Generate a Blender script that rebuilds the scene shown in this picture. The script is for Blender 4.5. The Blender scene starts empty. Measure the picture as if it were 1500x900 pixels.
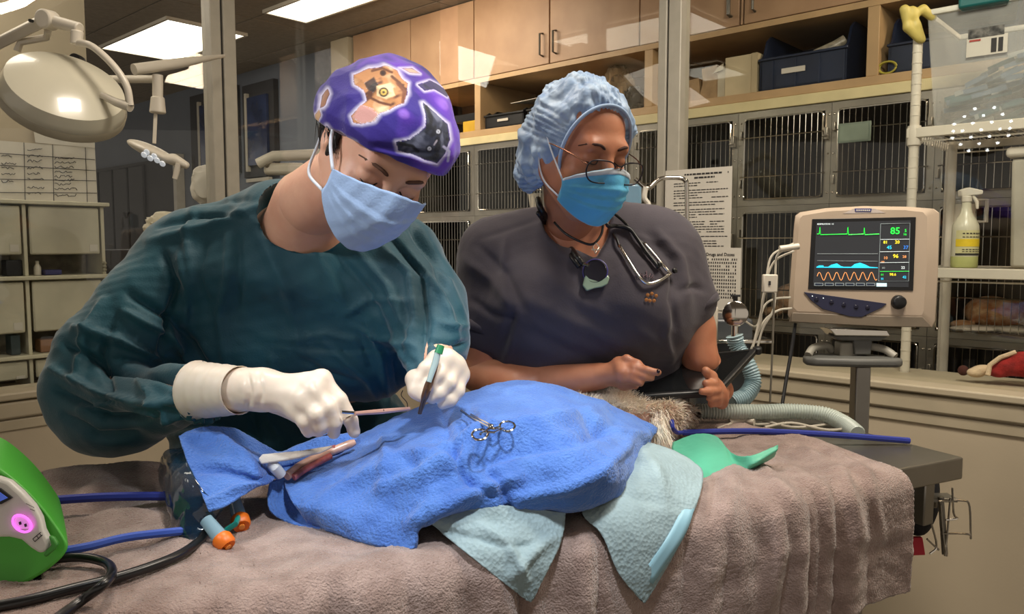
import bpy, math, random
import numpy as np
random.seed(7); rng = np.random.RandomState(7)
SC = bpy.context.scene
COL = SC.collection
# ------------------------------------------------------------------ camera, world, lights, exposure
F = 1150.0; TH = math.atan(92/1150); CAMZ = 1.40
cam = bpy.data.cameras.new('camera'); cam.sensor_width = 36; cam.lens = 36*F/1500; cam.clip_start = .05
camo = bpy.data.objects.new('camera', cam); COL.objects.link(camo)
camo.location = (0, 0, CAMZ); camo.rotation_euler = (math.pi/2-TH, 0, 0); SC.camera = camo
w = bpy.data.worlds.new('world'); SC.world = w; w.use_nodes = True
w.node_tree.nodes['Background'].inputs[0].default_value = (1, .88, .75, 1)
w.node_tree.nodes['Background'].inputs[1].default_value = .50
SC.view_settings.view_transform = 'Standard'; SC.view_settings.look = 'None'
SC.view_settings.gamma = 1; SC.view_settings.use_curve_mapping = False
SC.view_settings.exposure = 0.0
def area(name, loc, target, size, power, color, spread=180):
    l = bpy.data.lights.new(name, 'AREA'); l.shape = 'DISK' if not isinstance(size, tuple) else 'RECTANGLE'
    if isinstance(size, tuple): l.size, l.size_y = size
    else: l.size = size
    l.energy = power; l.color = color; l.spread = math.radians(spread)
    o = bpy.data.objects.new(name, l); COL.objects.link(o); o.location = loc
    from mathutils import Vector
    o.rotation_euler = (Vector(target)-Vector(loc)).to_track_quat('-Z', 'Y').to_euler(); return o
def spot(name, loc, target, power, color, angle, blend, rad):
    l = bpy.data.lights.new(name, 'SPOT'); l.energy = power; l.color = color; l.spot_size = math.radians(angle)
    l.spot_blend = blend; l.shadow_soft_size = rad
    o = bpy.data.objects.new(name, l); COL.objects.link(o); o.location = loc
    from mathutils import Vector
    o.rotation_euler = (Vector(target)-Vector(loc)).to_track_quat('-Z', 'Y').to_euler(); return o
spot('surgical_spot', (.10, .55, 2.30), (-.06, 1.22, 1.03), 66, (.93, .97, 1), 48, 1.0, .06)
spot('surgical_spot_second', (-1.08, .63, 2.10), (.24, 1.32, .97), 34, (.93, .96, 1), 48, .9, .06)
area('room_fill_overhead', (-.45, 1.6, 2.85), (-.2, 1.4, 1.1), (.4, .3), 17, (1, .88, .74))  # added light with no fixture, grazes the gown to bring out its folds
area('ward_fill', (2.55, 1.95, 2.85), (1.3, 3.5, 1.3), (.5, .35), 24, (1, .80, .58))  # added fill with no fixture, lights the right-hand kennels
area('ward_ceiling_light_far', (-.8, 4.6, 2.9), (-.4, 5.3, 1.5), (1.2, .6), 40, (1, .82, .64))
area('office_ceiling_light', (-3.0, 3.9, 2.9), (-3.0, 4.4, 1.0), (1.2, .6), 26, (1, .90, .80))
area('room_fill_right', (.9, 1.3, 2.85), (1.7, 2.2, .7), (.6, .4), 42, (1, .90, .76))  # added fill with no fixture, brightens the lower right wall
area('office_near_light', (-1.9, 2.45, 2.5), (-1.7, 3.0, 1.3), (.5, .5), 4, (1, .88, .74))
# ------------------------------------------------------------------ view helpers
CT, ST = math.cos(TH), math.sin(TH)
def ray(px, py):
    u = (px-750)/F; v = -(py-450)/F
    return np.array([u, CT+v*ST, -ST+v*CT])
C0 = np.array([0, 0, CAMZ])
def P(px, py, Y):
    r = ray(px, py); return C0+r*(Y/r[1])
def Hz(px, py, z):
    r = ray(px, py); return C0+r*((z-CAMZ)/r[2])
def proj(V):
    d = np.asarray(V)-C0; fy = d[..., 1]*CT-d[..., 2]*ST; uy = d[..., 1]*ST+d[..., 2]*CT
    return 750+F*d[..., 0]/fy, 450-F*uy/fy
def norm(v):
    v = np.asarray(v, float); return v/np.linalg.norm(v)
# ------------------------------------------------------------------ materials
def lin(c):
    return tuple(((x/255)/12.92 if x/255 <= .04045 else ((x/255+.055)/1.055)**2.4) for x in c)+(1,)
MATS = {}
def mat(name, c, rough=.6, metal=0, var=.08, vs=8, bump=0, bs=60, c2=None, emit=0, trans=0, alpha=1, sheen=0, sss=0, coat=0, attr=None, tex=None, detail=3, spec=.5):
    if name in MATS: return MATS[name]
    m = bpy.data.materials.new(name); m.use_nodes = True; nt = m.node_tree; b = nt.nodes['Principled BSDF']
    N = nt.nodes.new; L = nt.links.new
    tc = N('ShaderNodeTexCoord')
    b.inputs['Roughness'].default_value = rough; b.inputs['Metallic'].default_value = metal
    b.inputs['Specular IOR Level'].default_value = spec
    if attr:
        a = N('ShaderNodeAttribute'); a.attribute_name = attr; src = a.outputs['Color']
    else:
        nz = N('ShaderNodeTexNoise'); nz.inputs['Scale'].default_value = vs; nz.inputs['Detail'].default_value = detail
        L(tc.outputs['Object'], nz.inputs['Vector'])
        mx = N('ShaderNodeMix'); mx.data_type = 'RGBA'
        A = lin(c); B = lin(c2) if c2 else tuple(min(1, x*(1-var*2)) for x in A[:3])+(1,)
        if not c2: A = tuple(min(1, x*(1+var)) for x in A[:3])+(1,)
        rp = N('ShaderNodeMapRange'); rp.inputs[1].default_value = .35; rp.inputs[2].default_value = .65
        L(nz.outputs['Fac'], rp.inputs[0]); L(rp.outputs[0], mx.inputs[0])
        mx.inputs[6].default_value = A; mx.inputs[7].default_value = B; src = mx.outputs[2]
    L(src, b.inputs['Base Color'])
    if bump:
        t = N('ShaderNodeTexVoronoi') if tex == 'vor' else (N('ShaderNodeTexWave') if tex == 'wave' else N('ShaderNodeTexNoise'))
        t.inputs['Scale'].default_value = bs; L(tc.outputs['Object'], t.inputs['Vector'])
        if tex == 'wave': t.inputs['Distortion'].default_value = 2.0
        bp = N('ShaderNodeBump'); bp.inputs['Strength'].default_value = bump; bp.inputs['Distance'].default_value = .004
        L(t.outputs[0], bp.inputs['Height']); L(bp.outputs[0], b.inputs['Normal'])
    if emit:
        L(src, b.inputs['Emission Color']); b.inputs['Emission Strength'].default_value = emit
    if trans: b.inputs['Transmission Weight'].default_value = trans
    if alpha < 1: b.inputs['Alpha'].default_value = alpha
    if sheen: b.inputs['Sheen Weight'].default_value = sheen; b.inputs['Sheen Roughness'].default_value = .4
    if sss: b.inputs['Subsurface Weight'].default_value = sss; b.inputs['Subsurface Scale'].default_value = .01; b.inputs['Subsurface Radius'].default_value = (1, .4, .25)
    if coat: b.inputs['Coat Weight'].default_value = coat
    MATS[name] = m; return m
def glassmat(name, tint, fres=1.45, extra=0.0, rough=.0):
    m = bpy.data.materials.new(name); m.use_nodes = True; nt = m.node_tree; nt.nodes.clear()
    N = nt.nodes.new; L = nt.links.new
    o = N('ShaderNodeOutputMaterial'); t = N('ShaderNodeBsdfTransparent'); g = N('ShaderNodeBsdfGlossy'); x = N('ShaderNodeMixShader'); fr = N('ShaderNodeLayerWeight'); pw = N('ShaderNodeMath'); pw.operation = 'POWER'; pw.inputs[1].default_value = 4.0
    t.inputs[0].default_value = tint+(1,); g.inputs['Roughness'].default_value = rough; fr.inputs['Blend'].default_value = .5
    ad = N('ShaderNodeMath'); ad.operation = 'MULTIPLY_ADD'; ad.inputs[1].default_value = .9; ad.inputs[2].default_value = extra+.03
    L(fr.outputs['Facing'], pw.inputs[0]); L(pw.outputs[0], ad.inputs[0]); L(ad.outputs[0], x.inputs[0]); L(t.outputs[0], x.inputs[1]); L(g.outputs[0], x.inputs[2]); L(x.outputs[0], o.inputs[0])
    return m
# ------------------------------------------------------------------ mesh helpers
class MB:
    def __init__(s): s.v = []; s.f = []; s.n = 0
    def add(s, v, f):
        v = np.asarray(v, float).reshape(-1, 3); s.v.append(v)
        for q in f: s.f.append(tuple(int(i)+s.n for i in q))
        s.n += len(v); return s
    def box(s, lo, hi, fr=None):
        x0, y0, z0 = lo; x1, y1, z1 = hi
        v = np.array([(x, y, z) for z in (z0, z1) for y in (y0, y1) for x in (x0, x1)], float)
        if fr is not None: v = fr(v)
        return s.add(v, [(0, 2, 3, 1), (4, 5, 7, 6), (0, 1, 5, 4), (2, 6, 7, 3), (0, 4, 6, 2), (1, 3, 7, 5)])
    def tube(s, pts, r, n=8, closed=False, cap=True):
        p = np.asarray(pts, float); m = len(p); rs = np.broadcast_to(np.asarray(r, float), (m,)) if np.ndim(r) < 2 else r
        t = np.gradient(p, axis=0) if m > 2 else np.repeat([p[1]-p[0]], 2, 0)
        if closed: t = np.roll(p, -1, 0)-np.roll(p, 1, 0)
        t = t/np.maximum(np.linalg.norm(t, axis=1, keepdims=True), 1e-9)
        up = np.array([0, 0, 1.]) if abs(t[0][2]) < .9 else np.array([1., 0, 0])
        nn = up-t[0]*(up@t[0]); nn /= np.linalg.norm(nn); V = []
        for i in range(m):
            nn = nn-t[i]*(nn@t[i]); nn /= max(np.linalg.norm(nn), 1e-9); b = np.cross(t[i], nn)
            for k in range(n):
                a = 2*math.pi*k/n; V.append(p[i]+rs[i]*(math.cos(a)*nn+math.sin(a)*b))
        fs = []
        for i in range(m if closed else m-1):
            j = (i+1) % m
            for k in range(n): fs.append((i*n+k, i*n+(k+1) % n, j*n+(k+1) % n, j*n+k))
        if cap and not closed: fs += [tuple(range(n))[::-1], tuple((m-1)*n+k for k in range(n))]
        return s.add(V, fs)
    def lathe(s, prof, o, ax=(0, 0, 1), n=24, xd=None):
        ax = norm(ax); h = np.array([1., 0, 0]) if abs(ax[0]) < .9 else np.array([0, 1., 0])
        a = norm(h-ax*(h@ax)); b = np.cross(ax, a); V = []; m = len(prof)
        for (r, z) in prof:
            for k in range(n):
                t = 2*math.pi*k/n; V.append(np.asarray(o)+ax*z+r*(math.cos(t)*a+math.sin(t)*b))
        fs = [(i*n+k, i*n+(k+1) % n, (i+1)*n+(k+1) % n, (i+1)*n+k) for i in range(m-1) for k in range(n)]
        if prof[0][0] > 1e-6: fs.append(tuple(range(n))[::-1])
        if prof[-1][0] > 1e-6: fs.append(tuple((m-1)*n+k for k in range(n)))
        return s.add(V, fs)
    def prism(s, poly, off):
        p = np.asarray(poly, float); m = len(p); o = np.asarray(off, float)
        return s.add(np.vstack([p, p+o]), [tuple(range(m)), tuple(range(m, 2*m))[::-1]]+[(i, i+m, (i+1) % m+m, (i+1) % m) for i in range(m)])
    def grid(s, G, closed=False):
        G = np.asarray(G, float); a, b = G.shape[:2]
        return s.add(G.reshape(-1, 3), [(i*b+j, i*b+(j+1) % b, (i+1)*b+(j+1) % b, (i+1)*b+j) for i in range(a-1) for j in range(b if closed else b-1)])
def mesh(name, mb, smooth=40):
    if isinstance(mb, MB):
        V = np.vstack(mb.v); Fc = mb.f
    else: V, Fc = mb
    me = bpy.data.meshes.new(name)
    if isinstance(Fc, np.ndarray):
        n = len(Fc); me.vertices.add(len(V)); me.vertices.foreach_set('co', np.asarray(V, np.float32).ravel())
        me.loops.add(n*4); me.loops.foreach_set('vertex_index', Fc.astype(np.int32).ravel())
        me.polygons.add(n); me.polygons.foreach_set('loop_start', np.arange(0, n*4, 4, dtype=np.int32))
        try: me.polygons.foreach_set('loop_total', np.full(n, 4, np.int32))
        except Exception: pass
        me.update(calc_edges=True); me.validate()
    else:
        me.from_pydata([tuple(x) for x in V], [], Fc); me.update()
    if smooth:
        me.shade_smooth()
        if smooth < 170: me.set_sharp_from_angle(angle=math.radians(smooth))
    return me
def rootloc(o):
    while o.parent: o = o.parent
    return np.array(o.location)
def thing(name, label, cat, loc, group=None):
    o = bpy.data.objects.new(name, None); COL.objects.link(o); o.location = tuple(loc); o.empty_display_size = .05
    o['label'] = label; o['category'] = cat
    if group: o['group'] = group
    return o
def part(par, name, mb, m, label=None, bevel=0, solid=0, sub=0, smooth=40, kind=None, seg=2, fix=True):
    V, Fc = (np.vstack(mb.v), mb.f) if isinstance(mb, MB) else mb
    V = np.asarray(V, float)-(rootloc(par) if par is not None else 0)
    me = mesh(name, (V, Fc), smooth); me.materials.append(m)
    if isinstance(mb, MB) and fix:
        import bmesh
        bm = bmesh.new(); bm.from_mesh(me); bmesh.ops.recalc_face_normals(bm, faces=bm.faces); bm.to_mesh(me); bm.free()
    o = bpy.data.objects.new(name, me); COL.objects.link(o)
    if par is not None: o.parent = par
    if label: o['label'] = label
    if kind: o['kind'] = kind
    if solid:
        x = o.modifiers.new('solid', 'SOLIDIFY'); x.thickness = solid; x.offset = -1
    if bevel:
        x = o.modifiers.new('bevel', 'BEVEL'); x.width = bevel; x.segments = seg; x.limit_method = 'ANGLE'
    if sub:
        x = o.modifiers.new('sub', 'SUBSURF'); x.levels = sub; x.render_levels = sub
    return o
def single(name, mb, m, label, cat, group=None, **k):
    V = np.vstack(mb.v) if isinstance(mb, MB) else np.asarray(mb[0])
    lo, hi = V.min(0), V.max(0); c = np.array([(lo[0]+hi[0])/2, (lo[1]+hi[1])/2, lo[2]])
    o = part(None, name, (V-c, mb.f if isinstance(mb, MB) else mb[1]), m, **k); o.location = tuple(c)
    if isinstance(mb, MB):
        import bmesh
        bm = bmesh.new(); bm.from_mesh(o.data); bmesh.ops.recalc_face_normals(bm, faces=bm.faces); bm.to_mesh(o.data); bm.free()
    o['label'] = label; o['category'] = cat
    if group: o['group'] = group
    return o
def struct(name, mb, m, par=None, **k):
    o = part(par, name, mb, m, **k)
    if par is None: o['kind'] = 'structure'
    return o
class Fr:      # local frame: u along d, v away from the camera, z up
    def __init__(s, o, d):
        s.o = np.array(o, float)[:2]; s.d = norm(d); s.n = np.array([-s.d[1], s.d[0]])
        if s.n[1] < 0: s.n = -s.n
    def __call__(s, v):
        v = np.asarray(v, float); out = np.empty_like(v)
        out[..., 0] = s.o[0]+v[..., 0]*s.d[0]+v[..., 1]*s.n[0]; out[..., 1] = s.o[1]+v[..., 0]*s.d[1]+v[..., 1]*s.n[1]; out[..., 2] = v[..., 2]; return out
    def uz(s, px, py, v=0):
        r = ray(px, py); o = s.o+s.n*v; t = (s.n@o)/(s.n@r[:2]); p = C0+t*r
        return (p[:2]-o)@s.d, p[2]
    def pt(s, px, py, v=0):
        u, z = s.uz(px, py, v); return s(np.array([u, v, z]))
def spline(pts, n=8):
    p = np.asarray(pts, float); q = np.vstack([2*p[0]-p[1], p, 2*p[-1]-p[-2]]); out = []
    for i in range(1, len(q)-2):
        for k in range(n):
            t = k/n; a, b, c, d = q[i-1], q[i], q[i+1], q[i+2]
            out.append(.5*((2*b)+(-a+c)*t+(2*a-5*b+4*c-d)*t*t+(-a+3*b-3*c+d)*t**3))
    out.append(p[-1]); return np.array(out)
def crgrid(G, n, m):
    G = np.asarray(G, float); A = np.array([spline(G[i], m) for i in range(G.shape[0])])
    return np.array([spline(A[:, j], n) for j in range(A.shape[1])]).transpose(1, 0, 2)
def sines(V, scale, seed, k=10, sharp=False):
    r = np.random.RandomState(seed); out = np.zeros(len(V)); V = np.asarray(V, float)
    W = V+np.stack([np.sin(V@(r.randn(3)*scale*.5)+r.rand()*6)/scale*1.2 for _ in range(3)], 1)
    for i in range(k):
        a = W@(r.randn(3)*scale)+r.rand()*6.28; s_ = np.sin(a); out += (1-2*np.abs(s_)) if sharp else s_
    return out/math.sqrt(k)
# ------------------------------------------------------------------ signed-distance bodies meshed with surface nets
class SDF:
    def __init__(s, lo, hi, h):
        s.lo = np.array(lo, float); s.h = h; s.dim = np.ceil((np.array(hi)-s.lo)/h).astype(int)+1
        ax = [(s.lo[i]+h*np.arange(s.dim[i])).astype(np.float32) for i in range(3)]
        s.X, s.Y, s.Z = np.meshgrid(*ax, indexing='ij', sparse=True); s.d = np.full(tuple(s.dim), 9., np.float32)
    def _mix(s, d, k, sub):
        if sub:
            hh = np.clip(.5-.5*(s.d+d)/k, 0, 1); s.d = s.d+(-d-s.d)*hh+k*hh*(1-hh)
        else:
            hh = np.clip(.5+.5*(s.d-d)/k, 0, 1); s.d = s.d+(d-s.d)*hh-k*hh*(1-hh)
        s.d = s.d.astype(np.float32)
    def cap(s, a, b, ra, rb=None, k=.02, sub=False):
        rb = ra if rb is None else rb; a = np.asarray(a, float); b = np.asarray(b, float); ba = b-a
        px, py, pz = s.X-a[0], s.Y-a[1], s.Z-a[2]
        t = np.clip((px*ba[0]+py*ba[1]+pz*ba[2])/max(ba@ba, 1e-9), 0, 1)
        d = np.sqrt((px-ba[0]*t)**2+(py-ba[1]*t)**2+(pz-ba[2]*t)**2)-(ra+(rb-ra)*t)
        s._mix(d, k, sub); return s
    def ell(s, c, r, R=None, k=.02, sub=False):
        c = np.asarray(c, float); px, py, pz = s.X-c[0], s.Y-c[1], s.Z-c[2]
        if R is not None: px, py, pz = (px*R[i][0]+py*R[i][1]+pz*R[i][2] for i in range(3))
        k0 = np.sqrt((px/r[0])**2+(py/r[1])**2+(pz/r[2])**2); k1 = np.sqrt((px/r[0]**2)**2+(py/r[1]**2)**2+(pz/r[2]**2)**2)
        s._mix(k0*(k0-1)/np.maximum(k1, 1e-6), k, sub); return s
    def half(s, p, n, k=.004):      # keep only the side the normal points away from
        n = norm(n); d = (s.X-p[0])*n[0]+(s.Y-p[1])*n[1]+(s.Z-p[2])*n[2]; s._mix(-d, k, True); return s
    def poly(s, pts, ymax, k=.004):  # carve a vertical-plane outline (x, z metres) through everything nearer than ymax
        X, Z = np.broadcast_arrays(s.X[:, 0, :], s.Z[:, 0, :]); p = np.asarray(pts, float); d = np.full(X.shape, 9.); sg = np.ones(X.shape)
        for i in range(len(p)):
            a, b = p[i], p[i-1]; e = b-a; wx, wz = X-a[0], Z-a[1]; t = np.clip((wx*e[0]+wz*e[1])/(e@e), 0, 1)
            d = np.minimum(d, np.hypot(wx-e[0]*t, wz-e[1]*t)); c1 = Z >= a[1]; c2 = Z < b[1]; c3 = e[0]*wz > e[1]*wx
            sg = np.where((c1 & c2 & c3) | (~c1 & ~c2 & ~c3), -sg, sg)
        dd = (d*sg)[:, None, :]; s._mix(np.maximum(dd, s.Y-ymax), k, True); return s
    def mesh(s):
        d = s.d; nx, ny, nz = d.shape; ins = d < 0
        c = [ins[i:nx-1+i, j:ny-1+j, k:nz-1+k] for i in (0, 1) for j in (0, 1) for k in (0, 1)]
        sm = sum(x.astype(np.int8) for x in c); act = (sm > 0) & (sm < 8); idx = np.argwhere(act)
        num = np.full(act.shape, -1, np.int64); num[act] = np.arange(len(idx)); i, j, k = idx.T
        val = np.stack([d[i+a, j+b, k+e] for a in (0, 1) for b in (0, 1) for e in (0, 1)], 1)
        cor = np.array([(a, b, e) for a in (0, 1) for b in (0, 1) for e in (0, 1)], float)
        acc = np.zeros((len(idx), 3)); cnt = np.zeros(len(idx))
        for a in range(8):
            for b in range(a+1, 8):
                if np.abs(cor[a]-cor[b]).sum() != 1: continue
                va, vb = val[:, a], val[:, b]; m = (va < 0) != (vb < 0); t = np.where(m, va/np.where(m, va-vb, 1), 0)
                acc += m[:, None]*(cor[a]+(cor[b]-cor[a])*t[:, None]); cnt += m
        V = s.lo+s.h*(idx+acc/cnt[:, None]); Q = []
        for ax in range(3):
            sl0 = [slice(1, -1)]*3; sl1 = [slice(1, -1)]*3; sl0[ax] = slice(0, -1); sl1[ax] = slice(1, None)
            A = ins[tuple(sl0)]; B = ins[tuple(sl1)]; e = np.argwhere(A != B); fl = A[A != B]
            o = np.ones(3, int); o[ax] = 0; e = e+o; u, v = (ax+1) % 3, (ax+2) % 3
            def cell(du, dv):
                q = e.copy(); q[:, u] -= du; q[:, v] -= dv; return num[q[:, 0], q[:, 1], q[:, 2]]
            q = np.stack([cell(1, 1), cell(0, 1), cell(0, 0), cell(1, 0)], 1); q[~fl] = q[~fl][:, ::-1]; Q.append(q)
        Q = np.vstack(Q); return V, Q[(Q >= 0).all(1)]
def normals(V, Q):
    a = V[Q[:, 2]]-V[Q[:, 0]]; b = V[Q[:, 3]]-V[Q[:, 1]]; n = np.cross(a, b); N = np.zeros_like(V)
    for i in range(4): np.add.at(N, Q[:, i], n)
    return N/np.maximum(np.linalg.norm(N, axis=1, keepdims=True), 1e-9)
def relax(V, Q, it=1, f=.5):
    for _ in range(it):
        A = np.zeros_like(V); c = np.zeros(len(V))
        for i in range(4):
            np.add.at(A, Q[:, i], V[Q[:, (i+1) % 4]]+V[Q[:, (i+3) % 4]]); np.add.at(c, Q[:, i], 2)
        V = V+(A/np.maximum(c, 1)[:, None]-V)*f
    return V
def foldfield(V, N, lines):
    px, py = proj(V); view = norm(np.array([0, -1, .1])); fr = np.clip((N@view)*1.6+.25, 0, 1); D = np.zeros(len(V))
    for pts, amp, w in lines:
        p = np.asarray(pts, float); best = np.full(len(V), 1e9); tt = np.zeros(len(V)); L = len(p)-1
        m = (px > p[:, 0].min()-3*w) & (px < p[:, 0].max()+3*w) & (py > p[:, 1].min()-3*w) & (py < p[:, 1].max()+3*w)
        if not m.any(): continue
        X, Y = px[m], py[m]; b = np.full(len(X), 1e9); t_ = np.zeros(len(X))
        for i in range(L):
            a, e = p[i], p[i+1]-p[i]; t = np.clip(((X-a[0])*e[0]+(Y-a[1])*e[1])/max(e@e, 1e-6), 0, 1)
            d = np.hypot(X-a[0]-e[0]*t, Y-a[1]-e[1]*t); u = d < b; b = np.where(u, d, b); t_ = np.where(u, (i+t)/L, t_)
        D[m] += amp*np.exp(-(b/w)**2)*np.sqrt(np.clip(np.sin(np.clip(t_*.9+.05, 0, 1)*math.pi), 0, 1))
    return D*fr
def textmesh(s, size, bold=False):
    cu = bpy.data.curves.new('t', 'FONT'); cu.body = s; cu.size = size; cu.extrude = .0002; cu.resolution_u = 2
    if bold: cu.offset = size*.012
    o = bpy.data.objects.new('t', cu); COL.objects.link(o); dg = bpy.context.evaluated_depsgraph_get()
    me = bpy.data.meshes.new_from_object(o.evaluated_get(dg)); V = np.array([v.co[:] for v in me.vertices]); Fc = [tuple(p.vertices) for p in me.polygons]
    bpy.data.objects.remove(o); bpy.data.curves.remove(cu); bpy.data.meshes.remove(me); return V, Fc
def text(par, name, s, size, o, x, y, m, bold=False, label=None):     # o origin, x/y unit axes
    V, Fc = textmesh(s, size, bold); x = np.asarray(x); y = np.asarray(y); n = np.cross(x, y)
    mb = MB().add(np.asarray(o)+V[:, :1]*x+V[:, 1:2]*y+V[:, 2:]*n, Fc); return part(par, name, mb, m, label=label, smooth=0, fix=False)
# ------------------------------------------------------------------ shared materials
M = dict(
 beige=mat('painted_wall', (186,172,148), .7, var=.03, vs=3, bump=.05, bs=120), trim=mat('painted_trim', (178,166,142), .5, var=.03),
 blue_wall=mat('blue_grey_wall', (104,110,120), .8, var=.04, vs=2), ceil=mat('ceiling_tile', (150,140,126), .9, var=.05, vs=30, bump=.2, bs=200),
 grid=mat('ceiling_grid', (105,98,88), .6), mullion=mat('aluminium_mullion', (172,166,152), .45, metal=.1, var=.03, vs=20), gasket=mat('black_gasket', (20,20,20), .6),
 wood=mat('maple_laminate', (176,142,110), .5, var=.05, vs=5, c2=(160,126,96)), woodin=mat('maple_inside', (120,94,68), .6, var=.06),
 woodedge=mat('maple_edge', (188,156,114), .5, var=.05), cream=mat('cream_board', (222,208,160), .55, var=.05, vs=9),
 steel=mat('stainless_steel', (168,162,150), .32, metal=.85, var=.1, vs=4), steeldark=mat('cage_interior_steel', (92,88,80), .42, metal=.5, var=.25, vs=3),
 chrome=mat('chrome', (215,210,200), .14, metal=1, var=.02), dark=mat('black_plastic', (18,18,20), .4, var=.05), floor=mat('vinyl_floor', (120,112,100), .5, var=.06, vs=5),
 white=mat('white_enamel', (212,204,188), .35, var=.03), paper=mat('white_paper', (206,200,188), .8, var=.03), ink=mat('print_ink', (45,42,42), .7),
 navy=mat('navy_plastic_bin', (26,38,62), .45, var=.1), charcoal=mat('charcoal_door', (44,44,48), .7, var=.08, vs=5), panelglow=mat('lit_diffuser', (255,244,226), .6, var=.01, emit=5.5),
 winglass=mat('dusk_window_glass', (40,52,82), .12, var=.2, vs=4), cardboard=mat('tan_paper', (160,132,96), .8, var=.12, vs=14, bump=.3, bs=30),
)
M['glass'] = glassmat('partition_glass', (.95, .96, .95))
D = (.738, -.674)
GR = Fr((-.302, 3.9), D); GL = Fr((-.302, 3.9), (-.674, -.738)); K = Fr((1.287, 3.7), D)
GL.n = np.array([-.738, .674])
ZC = 2.95
# ------------------------------------------------------------------ floor and ceiling
struct('floor', MB().box((-8, -3, -.05), (7, 12, 0)), M['floor'])
cl = struct('ceiling', MB().box((-8, -3, ZC+.01), (7, 12, ZC+.12)), M['ceil'])
g = MB()
for i in range(-12, 14): g.box((-8, i*.61-.012+.2, ZC), (7, i*.61+.012+.2, ZC+.012), None)
CG = Fr((0, 3.9), D)
tiles = 0; tv = None
for i in range(-9, 6):
    for j in range(-1, 9):
        u0, v0 = i*1.2+.006, j*.6-.6+.006
        q = CG(np.array([u0+.6, v0+.3, 0])); px, py = proj(np.array([q[0], q[1], ZC]))
        if q[1] < 2.5 or px < -250 or px > 1100 or py < -60: continue
        o = part(cl, 'ceiling_tile', MB().box((u0, v0, ZC-.006), (u0+1.188, v0+.588, ZC+.011), CG), M['ceil'], bevel=.003, seg=1, smooth=0)
part(cl, 'ceiling_grid', MB().box((-9, -1, ZC-.001), (7, 8, ZC+.008), CG), M['grid'], smooth=0)
# ceiling light troffers
def troffer(cx, cy, label, fr=CG, L=1.16, W=.56):
    t = thing('ceiling_light', label, 'ceiling light', (cx, cy, ZC), 'recessed ceiling lights')
    f = Fr((cx, cy), D)
    part(t, 'diffuser', MB().box((-L/2, -W/2, ZC-.02), (L/2, W/2, ZC-.008), f), M['panelglow'], smooth=0)
    m = MB()
    for a in ((-L/2-.02, -W/2-.02, L/2+.02, -W/2), (-L/2-.02, W/2, L/2+.02, W/2+.02), (-L/2-.02, -W/2, -L/2, W/2), (L/2, -W/2, L/2+.02, W/2)): m.box((a[0], a[1], ZC-.028), (a[2], a[3], ZC-.006), f)
    part(t, 'frame', m, M['white'], smooth=0)
p = Hz(250, 57, ZC); troffer(p[0], p[1], 'bright rectangular ceiling light above the left room, nearest the round lamp arm')
p = Hz(490, -5, ZC); troffer(p[0], p[1], 'ceiling light cut by the top edge of the photo above the purple cap', L=1.1, W=.3)
troffer(-2.08, 2.60, 'ceiling light seen as a reflection in the glass left of the right mullion')
troffer(-3.56, 1.87, 'ceiling light seen as a diamond reflection across the right mullion')
# ------------------------------------------------------------------ left and right partitions: low wall, sill, glass, mullions
def partition(fr, u0, u1, sx, name, zs):
    fz = lambda lo, hi: (tuple(lo), tuple(hi))
    wl = struct('wall_'+name, MB().box((u0, 0, 0), (u1, .12, zs-.03), fr), M['beige'])
    sl = struct('trim_'+('1' if name == 'left' else '2'), MB().box((u0, -.03, zs-.025), (u1, .13, zs), fr), M['trim'], bevel=.006)
    struct('trim_'+('3' if name == 'left' else '4'), MB().box((u0, -.018, zs-.085), (u1, .0, zs-.03), fr), M['trim'], bevel=.008)
    struct('trim_'+('5' if name == 'left' else '6'), MB().box((u0, -.008, zs-.125), (u1, .0, zs-.09), fr), M['trim'], bevel=.004)
    struct('baseboard_'+name, MB().box((u0, -.012, 0), (u1, 0, .1), fr), M['charcoal'], bevel=.004)
partition(GR, .0, 4.6, 1, 'right', .96)
partition(GL, .0, 4.2, -1, 'left', .93)
struct('window_1', MB().box((.0, .055, .94), (4.6, .061, ZC), GR), M['glass'], smooth=0)
struct('window_2', MB().box((.012, .055, .91), (4.2, .061, ZC), GL), M['glass'], smooth=0)
def mullion(fr, ua, ub, um, n):
    o = struct('trim_%d' % n, MB().box((ua+.02, .02, .93), (um-.004, .09, ZC), fr).box((um+.004, .02, .93), (ub-.01, .09, ZC), fr), M['mullion'], bevel=.004)
    struct('gasket', MB().box((um-.006, .03, .93), (um+.006, .088, ZC), fr), M['gasket'], par=o)
mullion(GR, 1.142, 1.272, 1.203, 7)
mullion(GL, 1.086, 1.22, 1.163, 8)
# ------------------------------------------------------------------ wall beyond the kennels, far walls
struct('wall_far_right', MB().box((-3.5, .72, 0), (4.2, .82, ZC), K), M['beige'])
FW = Fr((-3.75, 8.45), D)
struct('wall_far_left', MB().box((-4.5, 0, 0), (FW.uz(497, 200)[0], .1, ZC), FW), M['blue_wall'])
# charcoal curtain door on the far left wall
u0, z0 = FW.uz(142, 250); u1, _ = FW.uz(266, 250)
d = struct('door_1', MB().box((u0-.6, -.06, 0), (u1, -.005, z0), FW), M['charcoal'])
for k in range(5): part(d, 'door_panel', MB().box((u0-.55+k*.42, -.09, .02), (u0-.55+k*.42+.38, -.055, z0-.04), FW), M['charcoal'], bevel=.012)
part(d, 'door_frame', MB().box((u1, -.09, 0), (u1+.07, -.005, z0+.02), FW), M['mullion'])
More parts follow.
